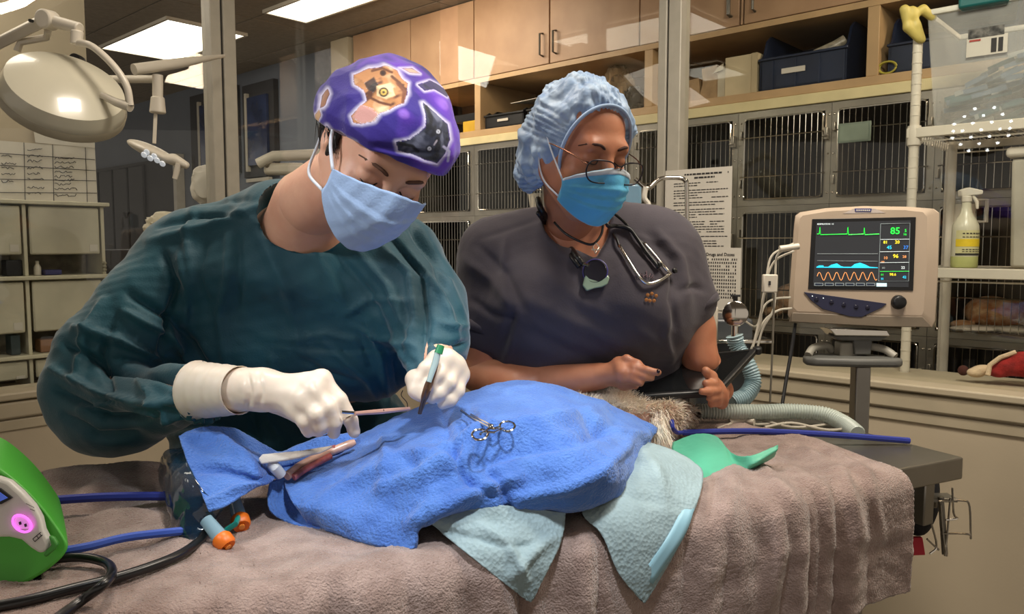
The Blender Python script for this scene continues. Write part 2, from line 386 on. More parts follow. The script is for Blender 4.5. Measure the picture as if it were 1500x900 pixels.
# dusk windows
for (a, b, top, bot, n) in ((285, 352, 143, 262, 3), (362, 408, 128, 262, 4)):
    ua, zt_ = FW.uz(a, top); ub, _ = FW.uz(b, top); _, zb = FW.uz(a, bot)
    wdw = struct('window_%d' % n, MB().box((ua, -.05, zb), (ub, -.004, zt_), FW), M['charcoal'])
    ca, cz = FW.uz(a+17 if n == 3 else a+10, top+8); 
    part(wdw, 'pane', MB().box((ca, -.075, zb+.1), (ub-.08, -.052, zt_-.12), FW), M['winglass'])
    part(wdw, 'glazing_bar', MB().box((ca-.03, -.082, zb+.05), (ca, -.05, zt_-.08), FW).box((ca-.03, -.082, 1.95), (ub-.05, -.05, 1.98), FW), M['mullion'])
# ------------------------------------------------------------------ wall cabinets above the kennels
ucuts = [-3.40]+[K.uz(x, 60)[0] for x in (600, 693)]
print('cuts', ucuts)
doors = [-3.36, -2.62, -2.06, -1.40, -.93, -.34, -.03, .35, .95, 1.55]
doors = [K.uz(517, 80)[0], K.uz(601, 60)[0], K.uz(694, 60)[0], K.uz(805, 40)[0], K.uz(937, 20)[0]]
doors += [doors[-1]+.57, K.uz(1089, 20)[0], K.uz(1089, 20)[0]+.62, K.uz(1089, 20)[0]+1.24, K.uz(1089, 20)[0]+1.86]
for i in range(0, len(doors)-1):
    a, b = doors[i], doors[i+1]
    if i == 4: pass
    t = thing('wall_cabinet', ['maple wall cabinet at the far left end beside the white column', 'maple wall cabinet with a handle just above the crown of the purple cap', 'maple wall cabinet crossed by the thin glass joint line', 'maple wall cabinet right above the bouffant cap', 'maple wall cabinet cut by the left side of the right mullion', 'maple wall cabinet right of the right mullion', 'maple wall cabinet above the big navy bin', 'maple wall cabinet above the right shelf divider', 'maple wall cabinet behind the top of the clear tub'][i], 'cabinet', tuple(K(np.array([(a+b)/2, .3, 2.45]))))
    part(t, 'body', MB().box((a+.001, .02, 2.45), (b-.001, .55, ZC-.01), K), M['woodin'])
    dr = part(t, 'door', MB().box((a+.004, .0, 2.452), (b-.004, .02, ZC-.012), K), M['wood'], bevel=.003)
    hs = {0: b-.05, 1: a+.05, 2: b-.05, 3: a+.05, 4: b-.05, 5: b-.06, 6: a+.06, 7: b-.06, 8: a+.06}[i]
    part(dr, 'handle', MB().tube(K(np.array([(hs, 0, 2.50), (hs, -.03, 2.505), (hs, -.03, 2.625), (hs, 0, 2.63)])), .006, 6), M['steeldark'])
# white column at the cabinets' left end and the tan panel below
struct('trim_9', MB().box((-3.62, .0, 0), (-3.40, .30, ZC), K), M['trim'])
struct('wall_tan', MB().box((-4.9, .35, 0), (-2.75, .45, 2.45), K), M['wood'])
# ------------------------------------------------------------------ open shelf unit between cabinets and kennels
sh = thing('open_shelf', 'long maple open shelf above the steel kennels', 'shelf', tuple(K(np.array([0, .3, 2.09]))))
part(sh, 'shelf_board', MB().box((-2.75, .0, 2.085), (2.7, .6, 2.125), K), M['woodedge'], bevel=.003)
part(sh, 'top_board', MB().box((-2.75, .0, 2.42), (2.7, .6, 2.448), K), M['woodedge'])
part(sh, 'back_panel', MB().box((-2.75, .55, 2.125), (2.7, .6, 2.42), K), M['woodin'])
for x in (690, 703): pass
for u in (K.uz(699, 150)[0], K.uz(1275, 60)[0]+.01, K.uz(1275, 60)[0]+1.55, K.uz(940, 120)[0]+.04, K.uz(540, 200)[0]):
    part(sh, 'divider', MB().box((u-.025, .002, 2.125), (u+.025, .58, 2.42), K), M['woodedge'], bevel=.002)
struct('trim_10', MB().box((-2.75, -.012, 2.035), (2.7, .6, 2.083), K), M['cream'], bevel=.003)
# ------------------------------------------------------------------ things on the open shelf
def openbin(name, label, a, b, v0, v1, z0, z1, m, th=.012, front=.55, fr=K):
    t = thing(name, label, 'bin', tuple(fr(np.array([(a+b)/2, (v0+v1)/2, z0]))))
    q = MB().box((a, v0, z0), (b, v1, z0+th), fr).box((a, v1-th, z0), (b, v1, z1), fr)
    zf = z0+(z1-z0)*front
    part(t, 'front_panel', MB().box((a, v0, z0), (b, v0+th, zf), fr), m, bevel=.003)
    part(t, 'rim', MB().box((a-.006, v0-.01, zf-.012), (b+.006, v0+th, zf), fr), m, bevel=.003)
    for u in (a, b-th):
        y = [(u, v0, z0), (u, v1, z0), (u, v1, z1), (u, v0+.10, z1), (u, v0+.06, z1-.03), (u, v0+.03, zf+.02), (u, v0, zf)]
        part(t, 'side_panel', MB().prism(fr(np.array(y)), (fr(np.array([th, 0, 0]))-fr(np.zeros(3)))), m)
    part(t, 'body', q, m)
    return t
a, _ = K.uz(1110, 120); b, _ = K.uz(1232, 60)
t = openbin('storage_bin', 'big navy plastic bin with a white label on the open shelf', a, b+.02, .02, .5, 2.127, 2.40, M['navy'])
lu, lz = K.uz(1143, 104)
part(t, 'label_strip', MB().box((lu, .012, lz-.012), (lu+.11, .018, lz+.012), K), M['paper'])
for k in range(4): part(t, 'rib', MB().box((a+.06+k*.11, .014, 2.13), (a+.068+k*.11, .02, 2.26), K), M['navy'])
single('bag_roll', MB().tube(K(np.array([(b-.16, .12, 2.28), (b-.08, .14, 2.31), (b-.04, .16, 2.335)])), .026, 10), mat('crinkled_plastic', (170,160,140), .3, var=.2, vs=40, bump=.4, bs=60), 'rolled crinkled bag sticking out of the big navy bin', 'bag')
a2 = K.uz(1288, 60)[0]
openbin('storage_bin', 'navy plastic bin behind the tub with wires on top', a2+.03, a2+.50, .03, .5, 2.127, 2.38, M['navy'], front=.5)
single('coiled_cord', MB().tube(K(np.array([(a2+.03+.04*math.cos(t_)*(1-t_*.02), .012+.004*t_/3, 2.155+.024*math.sin(t_)) for t_ in np.linspace(0, 12, 50)])), .004, 6), mat('yellow_green_cord', (170,160,60), .5), 'yellow green coiled cord at the front of the right shelf bay', 'cord')
# boxes and sleeves
x0, _ = K.uz(1058, 100); x1, _ = K.uz(1109, 100)
t = thing('file_box', 'cream box file on the shelf beside the big navy bin', 'box', tuple(K(np.array([(x0+x1)/2, .15, 2.126]))))
part(t, 'body', MB().box((x0, .03, 2.127), (x1-.01, .3, 2.315), K), mat('cream_card', (196,180,146), .8, var=.05), bevel=.002)
part(t, 'spine', MB().box((x1-.04, .022, 2.127), (x1-.01, .03, 2.315), K), mat('cream_card_dark', (176,160,128), .8))
x2, _ = K.uz(1046, 100)
single('folder', MB().box((x2, .04, 2.127), (x0-.004, .28, 2.28), K).prism(K(np.array([(x2-.01, .02, 2.25), (x0-.004, .02, 2.26), (x0-.004, .02, 2.29), (x2+.01, .02, 2.275)])), (0, .02, 0)), mat('white_folder', (186,176,152), .8), 'white folder leaning between the cream box file and the paper sleeves', 'folder')
for i, (xa, xb, h) in enumerate(((1018, 1043, .17), (998, 1016, .12))):
    ua, _ = K.uz(xa, 120); ub, _ = K.uz(xb, 120)
    z = 2.127; pts = K(np.array([(ua-.01, .05, z), (ub+.01, .05, z), (ub, .06, z+h*.6), (ub-.006, .06, z+h), (ua+.004, .06, z+h*.95), (ua+.01, .06, z+h*.5)]))
    single('paper_sleeve', MB().prism(pts, K(np.array([0, .16, 0]))-K(np.zeros(3))), M['cardboard'], ['tall tan paper sleeve left of the white folder', 'short tan paper sleeve beside the right mullion'][i], 'paper bag')
# black document trays and a sheet, yellow pack
for i, (xa, xb, za) in enumerate(((706, 762, 0), (768, 800, 0))):
    ua, _ = K.uz(xa, 170); ub, _ = K.uz(xb, 170)
    t = openbin('letter_tray', ['black letter tray with white labels left of the bouffant cap', 'black letter tray partly behind the bouffant cap'][i], ua, ub, .03, .4, 2.127, 2.25, M['dark'], front=.7)
    part(t, 'label_strip', MB().box(((ua+ub)/2-.05, .022, 2.165), ((ua+ub)/2+.04, .026, 2.18), K), M['paper'])
u, _ = K.uz(770, 150); single('paper_sheet', MB().prism(K(np.array([(u-.14, .02, 2.262), (u+.16, .02, 2.272), (u+.22, .28, 2.285), (u-.02, .30, 2.278)])), (0, 0, .003)), M['paper'], 'loose white sheet lying on the black letter trays', 'paper')
ua, _ = K.uz(681, 180); ub, _ = K.uz(697, 180); t = thing('supply_pack', 'yellow pack beside the shelf divider behind the purple cap', 'box', tuple(K(np.array([ua, .1, 2.126]))))
part(t, 'body', MB().box((ua-.06, .04, 2.127), (ub, .2, 2.20), K), mat('yellow_pack', (200,160,40), .5), bevel=.004); part(t, 'lid', MB().box((ua-.15, .05, 2.20), (ub, .2, 2.25), K), M['dark'], bevel=.004)
# crumpled brown bag and black bag behind the bouffant cap
def crumple(name, c, r, seed, m, label, cat='bag', amp=.18, scale=14, flat=1.0, group=None, squash=None):
    n1, n2 = 26, 34; th = np.linspace(0.02, math.pi-.02, n1); ph = np.linspace(0, 2*math.pi, n2, endpoint=False)
    G = np.array([[(math.sin(a)*math.cos(b), math.sin(a)*math.sin(b), math.cos(a)) for b in ph] for a in th])
    V = np.sign(G)*np.abs(G)**.8; N_ = sines(G.reshape(-1, 3)*1.0, 4.5, seed, 9, True).reshape(n1, n2, 1)
    G2 = V*(1+amp*N_*np.sin(th)[:, None, None])*np.asarray(r); G2 = G2+np.asarray(c)
    return single(name, MB().grid(G2, True), m, label, cat, group, smooth=25)
c = K.pt(905, 125, .2); crumple('paper_bag', (c[0], c[1], 2.275), (.10, .10, .145), 3, M['cardboard'], 'crumpled brown paper bag on the shelf above the bouffant cap')
c = K.pt(928, 145, .16); crumple('plastic_bag', (c[0], c[1], 2.205), (.06, .08, .075), 5, mat('black_bag', (16,16,18), .25, bump=.3, bs=40), 'black plastic bag on the shelf right of the bouffant cap')
# ------------------------------------------------------------------ kennels
cols = [(-2.64, -2.11), (-2.03, -1.50), (-1.42, -.89), (-.82, -.285), (-.22, .165), (.225, .59), (.65, 1.03), (1.09, 1.47)]
rows = [(1.613, 2.0), (1.04, 1.553), (.45, .985)]
cn = ['at the far left end', 'behind the gap between the two caps', 'behind the bouffant cap', 'at the right mullion', 'right of the taped papers', 'with the grey green card column', 'behind the white rack post', 'at the right edge of the photo']
rn = ['top row', 'middle row', 'bottom row']
for ci, (a, b) in enumerate(cols):
    a0 = cols[ci-1][1]+.5*(a-cols[ci-1][1]) if ci else a-.05; b0 = b+.5*(cols[ci+1][0]-b) if ci < 7 else b+.05
    for ri, (z0, z1) in enumerate(rows):
        zt = 2.033 if ri == 0 else (rows[ri-1][0]+z1)/2; zb = (z0+rows[ri+1][1])/2 if ri < 2 else .30
        t = thing('kennel', 'stainless kennel cage in the '+rn[ri]+' '+cn[ci], 'cage', tuple(K(np.array([(a0+b0)/2, .3, zb]))), 'stainless kennel cages')
        e = .0008
        q = MB().box((a0+e, .0, zb+e), (a, .012, zt-e), K).box((b, .0, zb+e), (b0-e, .012, zt-e), K).box((a, .0, zb+e), (b, .012, z0), K).box((a, .0, z1), (b, .012, zt-e), K)
        part(t, 'face_frame', q, M['steel'], smooth=0)
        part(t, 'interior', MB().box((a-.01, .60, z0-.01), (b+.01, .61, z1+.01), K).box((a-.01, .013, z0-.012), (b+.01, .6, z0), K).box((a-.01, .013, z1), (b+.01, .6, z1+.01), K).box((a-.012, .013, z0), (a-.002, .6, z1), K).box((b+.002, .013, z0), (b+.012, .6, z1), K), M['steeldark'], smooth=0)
        r_ = .02; cc = []
        for (uu, zz, s0) in ((b-r_, z1-r_, 0), (a+r_, z1-r_, 90), (a+r_, z0+r_, 180), (b-r_, z0+r_, 270)):
            for k in range(4):
                an = math.radians(s0+k*30); cc.append((uu+(r_-.004)*math.cos(an), -.012, zz+(r_-.004)*math.sin(an)))
        dr = part(t, 'door', MB().tube(K(np.array(cc)), .0045, 6, closed=True), M['chrome'])
        n = int(round((b-a)/.027)); q = MB()
        for k in range(1, n): u = a+(b-a)*k/n; q.tube(K(np.array([(u, -.012, z0+.005), (u, -.012, z1-.005)])), .0017, 4, cap=False)
        for fz in (.28, .76): q.tube(K(np.array([(a-.012, -.016, z0+(z1-z0)*fz), (b+.012, -.016, z0+(z1-z0)*fz)])), .0034, 5)
        part(dr, 'bars', q, M['chrome'], kind='stuff', fix=False)
        if a > -1: 
            part(t, 'latch', MB().box((b+.006, -.028, z0+(z1-z0)*.66), (b+.022, -.004, z0+(z1-z0)*.80), K).tube(K(np.array([(b+.0, -.03, z0+(z1-z0)*.7), (b+.03, -.034, z0+(z1-z0)*.7)])), .005, 6), M['steel'], bevel=.002)
            for fz in (.2, .8): part(t, 'hinge', MB().box((a-.02, -.02, z0+(z1-z0)*fz-.02), (a-.008, -.001, z0+(z1-z0)*fz+.02), K), M['steel'], bevel=.002)
            for uu in (a-.018, b+.018):
                for fz in (.05, .5, .95): part(t, 'rivet', MB().lathe([(0.0001, 0), (.005, .0015), (.003, .004), (.0001, .005)], K(np.array([uu, -.0, z0+(z1-z0)*fz])), tuple(-np.append(K.n, 0)), 8), M['chrome'])
cu, cz = K.uz(1255, 195)
t = thing('cage_card', 'grey green card clipped to the top row kennel door', 'card', tuple(K(np.array([cu, -.03, cz-.06]))))
part(t, 'card', MB().box((cu-.07, -.034, cz-.043), (cu+.07, -.026, cz+.043), K), mat('grey_green_card', (120,134,120), .6), bevel=.003)
part(t, 'card_border', MB().box((cu-.06, -.036, cz-.035), (cu+.06, -.0345, cz+.035), K), mat('grey_green_card_inner', (132,146,130), .6))
# things inside the kennels
def blob(c, r, seed, m, name, label, cat, amp=.06): return crumple(name, c, r, seed, m, label, cat, amp=amp)
c = K(np.array([.84, .28, 1.11])); 
fur = mat('ginger_fur', (176,112,66), .9, var=.2, vs=30, bump=.8, bs=200, c2=(214,176,132)); 
def sdf_blob(parts, h=.006, lo=None, hi=None):
    P_ = np.array([p[0] for p in parts]); R_ = max(max(np.atleast_1d(p[1])) for p in parts)
    s = SDF(P_.min(0)-R_-.03, P_.max(0)+R_+.03, h)
    for c_, r_, k_ in parts: s.ell(c_, np.broadcast_to(r_, (3,)), k=k_)
    return s.mesh()
KV = lambda u, v, z: K(np.array([u, v, z]))
t = thing('cat', 'ginger cat lying in the middle row kennel right of the monitor', 'cat', tuple(KV(.86, .28, 1.045)))
part(t, 'body', sdf_blob([(KV(.80, .25, 1.11), (.10, .10, .07), .03), (KV(.92, .24, 1.10), (.09, .09, .065), .04), (KV(1.0, .16, 1.12), (.05, .05, .045), .02), (KV(.72, .14, 1.06), (.05, .04, .02), .02), (KV(1.01, .15, 1.165), (.012, .012, .02), .01), (KV(1.03, .19, 1.165), (.012, .012, .02), .01)]), fur, smooth=180)
single('blanket', sdf_blob([(KV(.80, .1, 1.052), (.13, .07, .014), .02), (KV(.95, .1, 1.056), (.1, .07, .02), .02)]), mat('white_blanket', (206,196,180), .9, bump=.4, bs=90), 'white blanket edge under the ginger cat', 'blanket', smooth=180)
t = thing('dog_in_kennel', 'tan animal resting in the middle row kennel left of the monitor', 'dog', tuple(KV(.0, .2, 1.045)))
part(t, 'body', sdf_blob([(KV(-.03, .2, 1.13), (.11, .11, .08), .03), (KV(.10, .16, 1.12), (.07, .07, .06), .04), (KV(.12, .08, 1.08), (.05, .04, .03), .02), (KV(-.1, .1, 1.07), (.05, .04, .025), .02)]), mat('tan_fur', (150,118,88), .9, var=.25, vs=30, bump=.8, bs=200), smooth=180)
q = KV(-1.62, .1, 1.613+.06); single('bowl', MB().lathe([(.045, 0), (.06, .09), (.063, .095), (.055, .09), (.04, .01)], (q[0], q[1], 1.615), n=20), M['white'], 'white tub standing in the top row kennel beside the bouffant cap', 'bowl')
for i, uu in enumerate((-2.2, -2.0, -1.8)):
    pass
# taped papers on the right glass
def paper(fr, c4, v, label, rowsdef, name='notice', head=None, handwriting=False, cols_=None, back=M['paper']):
    p = [np.array([*fr.uz(x, y, v)]) for x, y in c4]; u0 = min(p[0][0], p[3][0]); u1 = max(p[1][0], p[2][0])
    z1 = (p[0][1]+p[1][1])/2; z0 = (p[2][1]+p[3][1])/2
    t = thing(name, label, 'paper', tuple(fr(np.array([(u0+u1)/2, v, z0]))))
    if u1 < u0: u0, u1 = u1, u0
    part(t, 'sheet', MB().box((u0, v-.001, z0), (u1, v, z1), fr), back, smooth=0)
    q = MB(); rr = random.Random(len(label)); W = u1-u0; H = z1-z0
    sgn = 1
    for (fy, x0, x1, hh, dens) in rowsdef:
        x = x0
        while x < x1:
            wd = rr.uniform(.02, .07) if dens < 2 else .018
            if rr.random() < .93: q.box((u0+W*x, v-.0022, z1-H*(fy+hh)), (u0+W*min(x+wd, x1), v-.0012, z1-H*fy), fr)
            x += wd+(.012 if dens < 2 else .022)
    part(t, 'printed_lines', q, M['ink'], kind='stuff', smooth=0)
    return t, u0, u1, z0, z1
rd = [(.05, .30, .95, .018, 1), (.09, .45, .75, .018, 1)]
y = .15
rr = random.Random(4)
while y < .95:
    rd.append((y, .14, rr.choice([.5, .8, .9, .95]), .009, 1)); y += rr.choice([.028, .028, .05])
paper(GR, [(975, 254), (1068, 240), (1070, 378), (978, 384)], -.004, 'large printed notice taped to the glass right of the right mullion', rd, back=M['paper'])
rd = [(.17+.055*k, .06 if k else .0, .93, .03, 2) for k in range(12)]
t, u0, u1, z0, z1 = paper(GR, [(1006, 366), (1084, 360), (1084, 452), (1006, 456)], -.010, 'printed dose chart sheet below the large notice', rd)
text(t, 'title', 'Emergency Drugs and Doses', .0165, GR(np.array([u0+.005, -.0125, z1-.03])), np.append(GR.d, 0), (0, 0, 1), M['ink'], bold=True)
paper(GR, [(988, 452), (1084, 446), (1084, 505), (988, 510)], -.006, 'blank lower sheet under the dose chart', [(.7, .8, .9, .02, 1)])
# ------------------------------------------------------------------ white rack behind the glass with tub, spray bottle
RK = Fr(P(1335, 300, 2.72)[:2], D)
rk = thing('wire_rack', 'white metal storage rack behind the glass at the right', 'rack', tuple(RK(np.array([.4, .2, .3]))))
zz = lambda y, v=0: RK.uz(1335, y, v)[1]
zpost = zz(57); zs1 = RK.uz(1345, 193)[1]; zs2 = RK.uz(1390, 398)[1]
for (u, v, h) in ((0, 0, zpost), (0.0, .46, zs1+.01), (1.1, 0, zpost), (1.1, .46, zs1+.01)):
    q = RK(np.array([(u, v, .3), (u, v, h)])); po = part(rk, 'post', MB().tube(q, .0155 if v == 0 else .013, 12), M['white'])
    k = MB(); z = .4
    while z < h-.02: k.tube(RK(np.array([(u, v, z), (u, v, z+.003)])), .0168 if v == 0 else .0142, 12); z += .035
    part(po, 'groove_rings', k, M['white'], kind='stuff')
u2 = RK.uz(1395, 300, .2)[0]
part(rk, 'post', MB().tube(RK(np.array([(u2-.03, .30, .3), (u2-.03, .30, zs1-.02)])), .015, 12), M['white'])
for z, nm in ((zs1, 'shelf'), (zs2, 'shelf'), (1.30 if False else .72, 'shelf')):
    s_ = part(rk, nm, MB().box((-.02, -.02, z-.022), (1.12, .0, z+.012), RK).box((-.02, .46, z-.02), (1.12, .475, z+.01), RK), M['white'], bevel=.003)
    q = MB()
    for k in range(46): q.tube(RK(np.array([(.0+k*.0245, 0, z+.008), (.0+k*.0245, .46, z+.008)])), .0018, 4, cap=False)
    for k in range(30):
        v0 = .02+k*.0148; q.tube(RK(np.array([(.0, v0, z-.03 if k % 2 else z), (.0, v0+.0148, z if k % 2 else z-.03)])), .0022, 4, cap=False)
    for v in (.0, .46): q.tube(RK(np.array([(0, v, z-.034), (1.1, v, z-.034)])), .003, 5)
    part(s_, 'wires', q, M['white'], kind='stuff', fix=False)
    part(rk, 'collar', MB().lathe([(.016, -.05), (.022, -.045), (.024, .0), (.021, .02), (.016, .02)], RK(np.array([0, 0, z])), n=16), M['white'])
# translucent tub
a, zb = RK.uz(1352, 183, .0); zb = zs1+.012; b = a+.55; zt = RK.uz(1345, 22)[1]
clear = glassmat('frosted_plastic', (.80, .82, .82), 1.3, .10, .35)
frost = mat('frosted_tub', (205,205,200), .35, alpha=.24, var=.06, vs=10)
tb = thing('storage_tub', 'clear plastic tub of packets with a teal handle on the rack top', 'tub', tuple(RK(np.array([(a+b)/2, .2, zb]))))
def tubwall(t_, in_): 
    c = []
    for (uu, vv) in ((a+.03*(1-t_), .0+.02*(1-t_)), (b-.03*(1-t_), .02*(1-t_)), (b-.03*(1-t_), .42-.02*(1-t_)), (a+.03*(1-t_), .42-.02*(1-t_))): c.append((uu, vv, zb+(zt-zb)*t_))
    return RK(np.array(c))
G = np.array([tubwall(0, 0), tubwall(.5, 0), tubwall(1, 0)])
part(tb, 'body', MB().grid(G, True).add(G[0], [(0, 1, 2, 3)]), frost, solid=.003, smooth=0)
part(tb, 'rim', MB().tube(tubwall(1, 0), .011, 8, closed=True), mat('tub_rim', (215,212,200), .35), bevel=0)
hu, _ = RK.uz(1405, 15, -.01); hu2, _ = RK.uz(1478, 15, -.01)
part(tb, 'handle', MB().box((hu, -.03, zt-.012), (hu2, .03, zt+.025), RK), mat('teal_plastic', (24,104,104), .4), bevel=.008)
lu, lz = RK.uz(1416, 58, -.003); lu2, lz2 = RK.uz(1475, 76, -.003)
lb = part(tb, 'label_sticker', MB().box((lu, -.001, lz2), (lu2, .001, lz+.002), RK), M['paper'])
part(lb, 'sticker_photo', MB().box((lu+.004, -.0025, lz), (lu2-.01, -.0012, lz+.03), RK), mat('dark_photo', (90,88,84), .5, var=.5, vs=60))
part(lb, 'red_logo_block', MB().box((lu+.008, -.0028, lz-.010), (lu+.04, -.0012, lz-.004), RK), mat('red_print', (170,60,50), .5))
part(lb, 'barcode', MB().box((lu2-.045, -.0028, lz2+.006), (lu2-.03, -.0012, lz-.008), RK).box((lu2-.025, -.0028, lz2+.006), (lu2-.012, -.0012, lz-.008), RK), M['ink'])
# packets inside the tub
pm = [mat('packet_white', (190,196,194), .3, var=.1, coat=.4), mat('packet_teal', (92,124,128), .35, var=.15), mat('packet_blue', (120,140,158), .3, var=.1)]
rr = random.Random(11)
for k in range(90):
    u = rr.uniform(a+.09, b-.06); v = rr.uniform(.03, .12) if k % 2 else rr.uniform(.04, .38); hmax = .04+.21*min(1, (u-a)/.30)
    z = zb+rr.uniform(.008, hmax); an = rr.uniform(.1, .9); L = rr.uniform(.035, .06); W = .012
    dx, dz = math.cos(an)*L, math.sin(an)*L*.7
    if u+dx > b-.03: dx = -.02
    pts = RK(np.array([(u-dx, v, z), (u+dx, v-.008, z+dz), (u+dx-.008, v+.012, z+dz+.018), (u-dx-.008, v+.018, z+.018)]))
    single('syringe_packet', MB().prism(pts, RK(np.array([0, .004, .002]))-RK(np.zeros(3))), pm[k % 3], 'flat syringe packet heaped inside the clear tub', 'packet', 'packets in the clear tub', smooth=0)
# yellow glove hanging at the rack post
gl = [(1322, 28), (1330, 20), (1345, 12), (1362, 6)]
q = MB()
s = SDF(P(1350, 30, 2.7)-.09, P(1350, 30, 2.7)+.09, .004)
for c_ in ([(1325, 14), (1330, 40), (1345, 56)], [(1336, 16), (1342, 38), (1350, 58)], [(1333, 24), (1352, 14), (1366, 26)]):
    for i in range(len(c_)-1): s.cap(P(*c_[i], 2.70), P(*c_[i+1], 2.70), .016, .013, k=.008)
single('rubber_glove', s.mesh(), mat('yellow_rubber', (196,178,96), .5, var=.08, bump=.2, bs=60), 'yellow rubber glove draped at the top of the rack post', 'glove', smooth=180)
# cream lidded bin at the far right and small jar
a3, z3 = RK.uz(1478, 300, .06); zt3 = RK.uz(1478, 232, .06)[1]
t = thing('lidded_bin', 'grey white lidded bin on the lower rack shelf at the right edge', 'bin', tuple(RK(np.array([a3+.1, .16, zs2+.012]))))
part(t, 'body', MB().prism(RK(np.array([(a3+.01, .06, zs2+.012), (a3+.32, .06, zs2+.012), (a3+.34, .06, zt3), (a3-.0, .06, zt3)])), RK(np.array([0, .3, 0]))-RK(np.zeros(3))), mat('grey_bin', (172,166,150), .5), bevel=.012)
part(t, 'lid', MB().box((a3-.015, .045, zt3+.001), (a3+.36, .375, zt3+.035), RK), M['white'], bevel=.012)
c = RK.pt(1412, 285, .34); t = thing('jug', 'small cream jug with a handle behind the rack post', 'jug', (c[0], c[1], zs2+.012))
pr = [(.04, 0), (.045, .02), (.045, .17), (.04, .19), (.043, .22)]
part(t, 'body', MB().lathe(pr, (c[0], c[1], zs2+.018), n=20), M['white']); part(t, 'handle', MB().tube([c+np.array([.04, -.0, -.02]), c+np.array([.075, -.02, -.02]), c+np.array([.075, -.02, -.1]), c+np.array([.04, -.0, -.1])], .007, 8), M['white'])
# spray bottle
c = RK.pt(1412, 390, .0); z = zs2+.013; sc_ = RK.uz(1412, 283, .05)[1]-z; c = RK.pt(1412, 390, .05)
t = thing('spray_bottle', 'spray bottle with yellow label and pale liquid on the rack shelf', 'bottle', (c[0], c[1], z))
k = sc_/.30; W = .041
lm = mat('pale_green_liquid', (196,200,128), .15, var=.03, alpha=.92); wm = mat('bottle_white', (208,204,180), .3, alpha=.96, var=.02)
part(t, 'liquid_base', MB().lathe([(W-.002, 0), (W, .004), (W, .045*k)], (c[0], c[1], z), n=28), lm)
part(t, 'body', MB().lathe([(W, .045*k), (W, .155*k), (W*.97, .17*k), (W*.72, .195*k), (W*.45, .22*k), (.014, .25*k), (.014, .262*k)], (c[0], c[1], z), n=28), wm)
nn = -np.append(K.n, 0)
def lab(z0, z1, m, nm, r=W+.0006):
    G = [[(c[0]+r*math.cos(t_), c[1]+r*math.sin(t_), z+zv) for t_ in np.linspace(math.radians(-160), math.radians(-30), 14)] for zv in (z0, z1)]
    return part(t, nm, MB().grid(G), m, smooth=180)
lab(.05*k, .15*k, mat('label_cream', (206,200,150), .5, var=.05), 'label'); lab(.085*k, .115*k, mat('label_yellow', (226,196,40), .5), 'yellow_band', W+.0012); lab(.05*k, .058*k, mat('label_black', (50,50,46), .5), 'dark_band', W+.0012)
for zv, sz in ((.135, .009), (.122, .006), (.072, .006), (.064, .005)):
    for j in range(6):
        an = math.radians(-130+j*14); o_ = np.array([c[0]+(W+.0015)*math.cos(an), c[1]+(W+.0015)*math.sin(an), z+zv*k]); x_ = np.array([-math.sin(an), math.cos(an), 0])
        part(t, 'print', MB().prism([o_, o_+x_*.007, o_+x_*.007+np.array([0, 0, sz*.4]), o_+np.array([0, 0, sz*.4])], np.array([math.cos(an), math.sin(an), 0])*.0004), M['ink'], smooth=0)
hx = np.append(K.d, 0); b0 = np.array([c[0], c[1], z+.262*k])
tr = part(t, 'trigger_head', MB().tube([b0, b0+np.array([0, 0, .022])], .016, 14).prism([b0-hx*.022+np.array([0, -.012, .02]), b0+hx*.04+np.array([0, -.012, .024]), b0+hx*.042+np.array([0, -.012, .038]), b0+hx*.0+np.array([0, -.012, .05]), b0-hx*.024+np.array([0, -.012, .042])], (0, .024, 0)), M['white'], bevel=.003)
part(tr, 'trigger', MB().tube([b0+hx*.018+np.array([0, 0, .022]), b0+hx*.03+np.array([0, 0, .0]), b0+hx*.032+np.array([0, 0, -.022])], [.005, .006, .004], 8), M['white'])
# red and white plush toy behind the glass on the sill ledge
c = GR.pt(1455, 545, .12)
struct('trim_11', MB().box((.5, .13, .93), (4.2, .36, .955), GR), M['trim'])
pz = .957
t = thing('plush_toy', 'red and white plush toy with a brown nose lying behind the glass', 'toy', (c[0], c[1], pz))
GV = lambda x, y, v: GR.pt(x, y, v)
def ab(px, py, v, r, name, m, lab_=None, sq=1.0):
    p_ = GV(px, py, v); return part(t, name, sdf_blob([(p_, (r, r*.8, r*sq), .01)], .0035), m, lab_, smooth=180)
plushred = mat('red_plush', (150,30,28), .95, var=.15, vs=40, bump=.5, bs=220); plushw = mat('cream_plush', (214,190,158), .95, var=.1, bump=.5, bs=220); plushb = mat('brown_plush', (74,34,26), .9)
part(t, 'body', sdf_blob([(GV(1480, 536, .2), (.05, .05, .032), .01), (GV(1500, 534, .2), (.05, .05, .04), .01), (GV(1462, 545, .18), (.03, .03, .018), .01)], .0035), plushred, smooth=180)
part(t, 'head', sdf_blob([(GV(1430, 546, .17), (.028, .024, .016), .01), (GV(1441, 541, .18), (.03, .022, .014), .01)], .0035), plushw, smooth=180)
ab(1411, 543, .17, .017, 'nose', plushb)
part(t, 'white_trim', MB().tube([GV(1447, 550, .14), GV(1450, 535, .15), GV(1465, 524, .16), GV(1488, 516, .18)], .0075, 8), plushw)
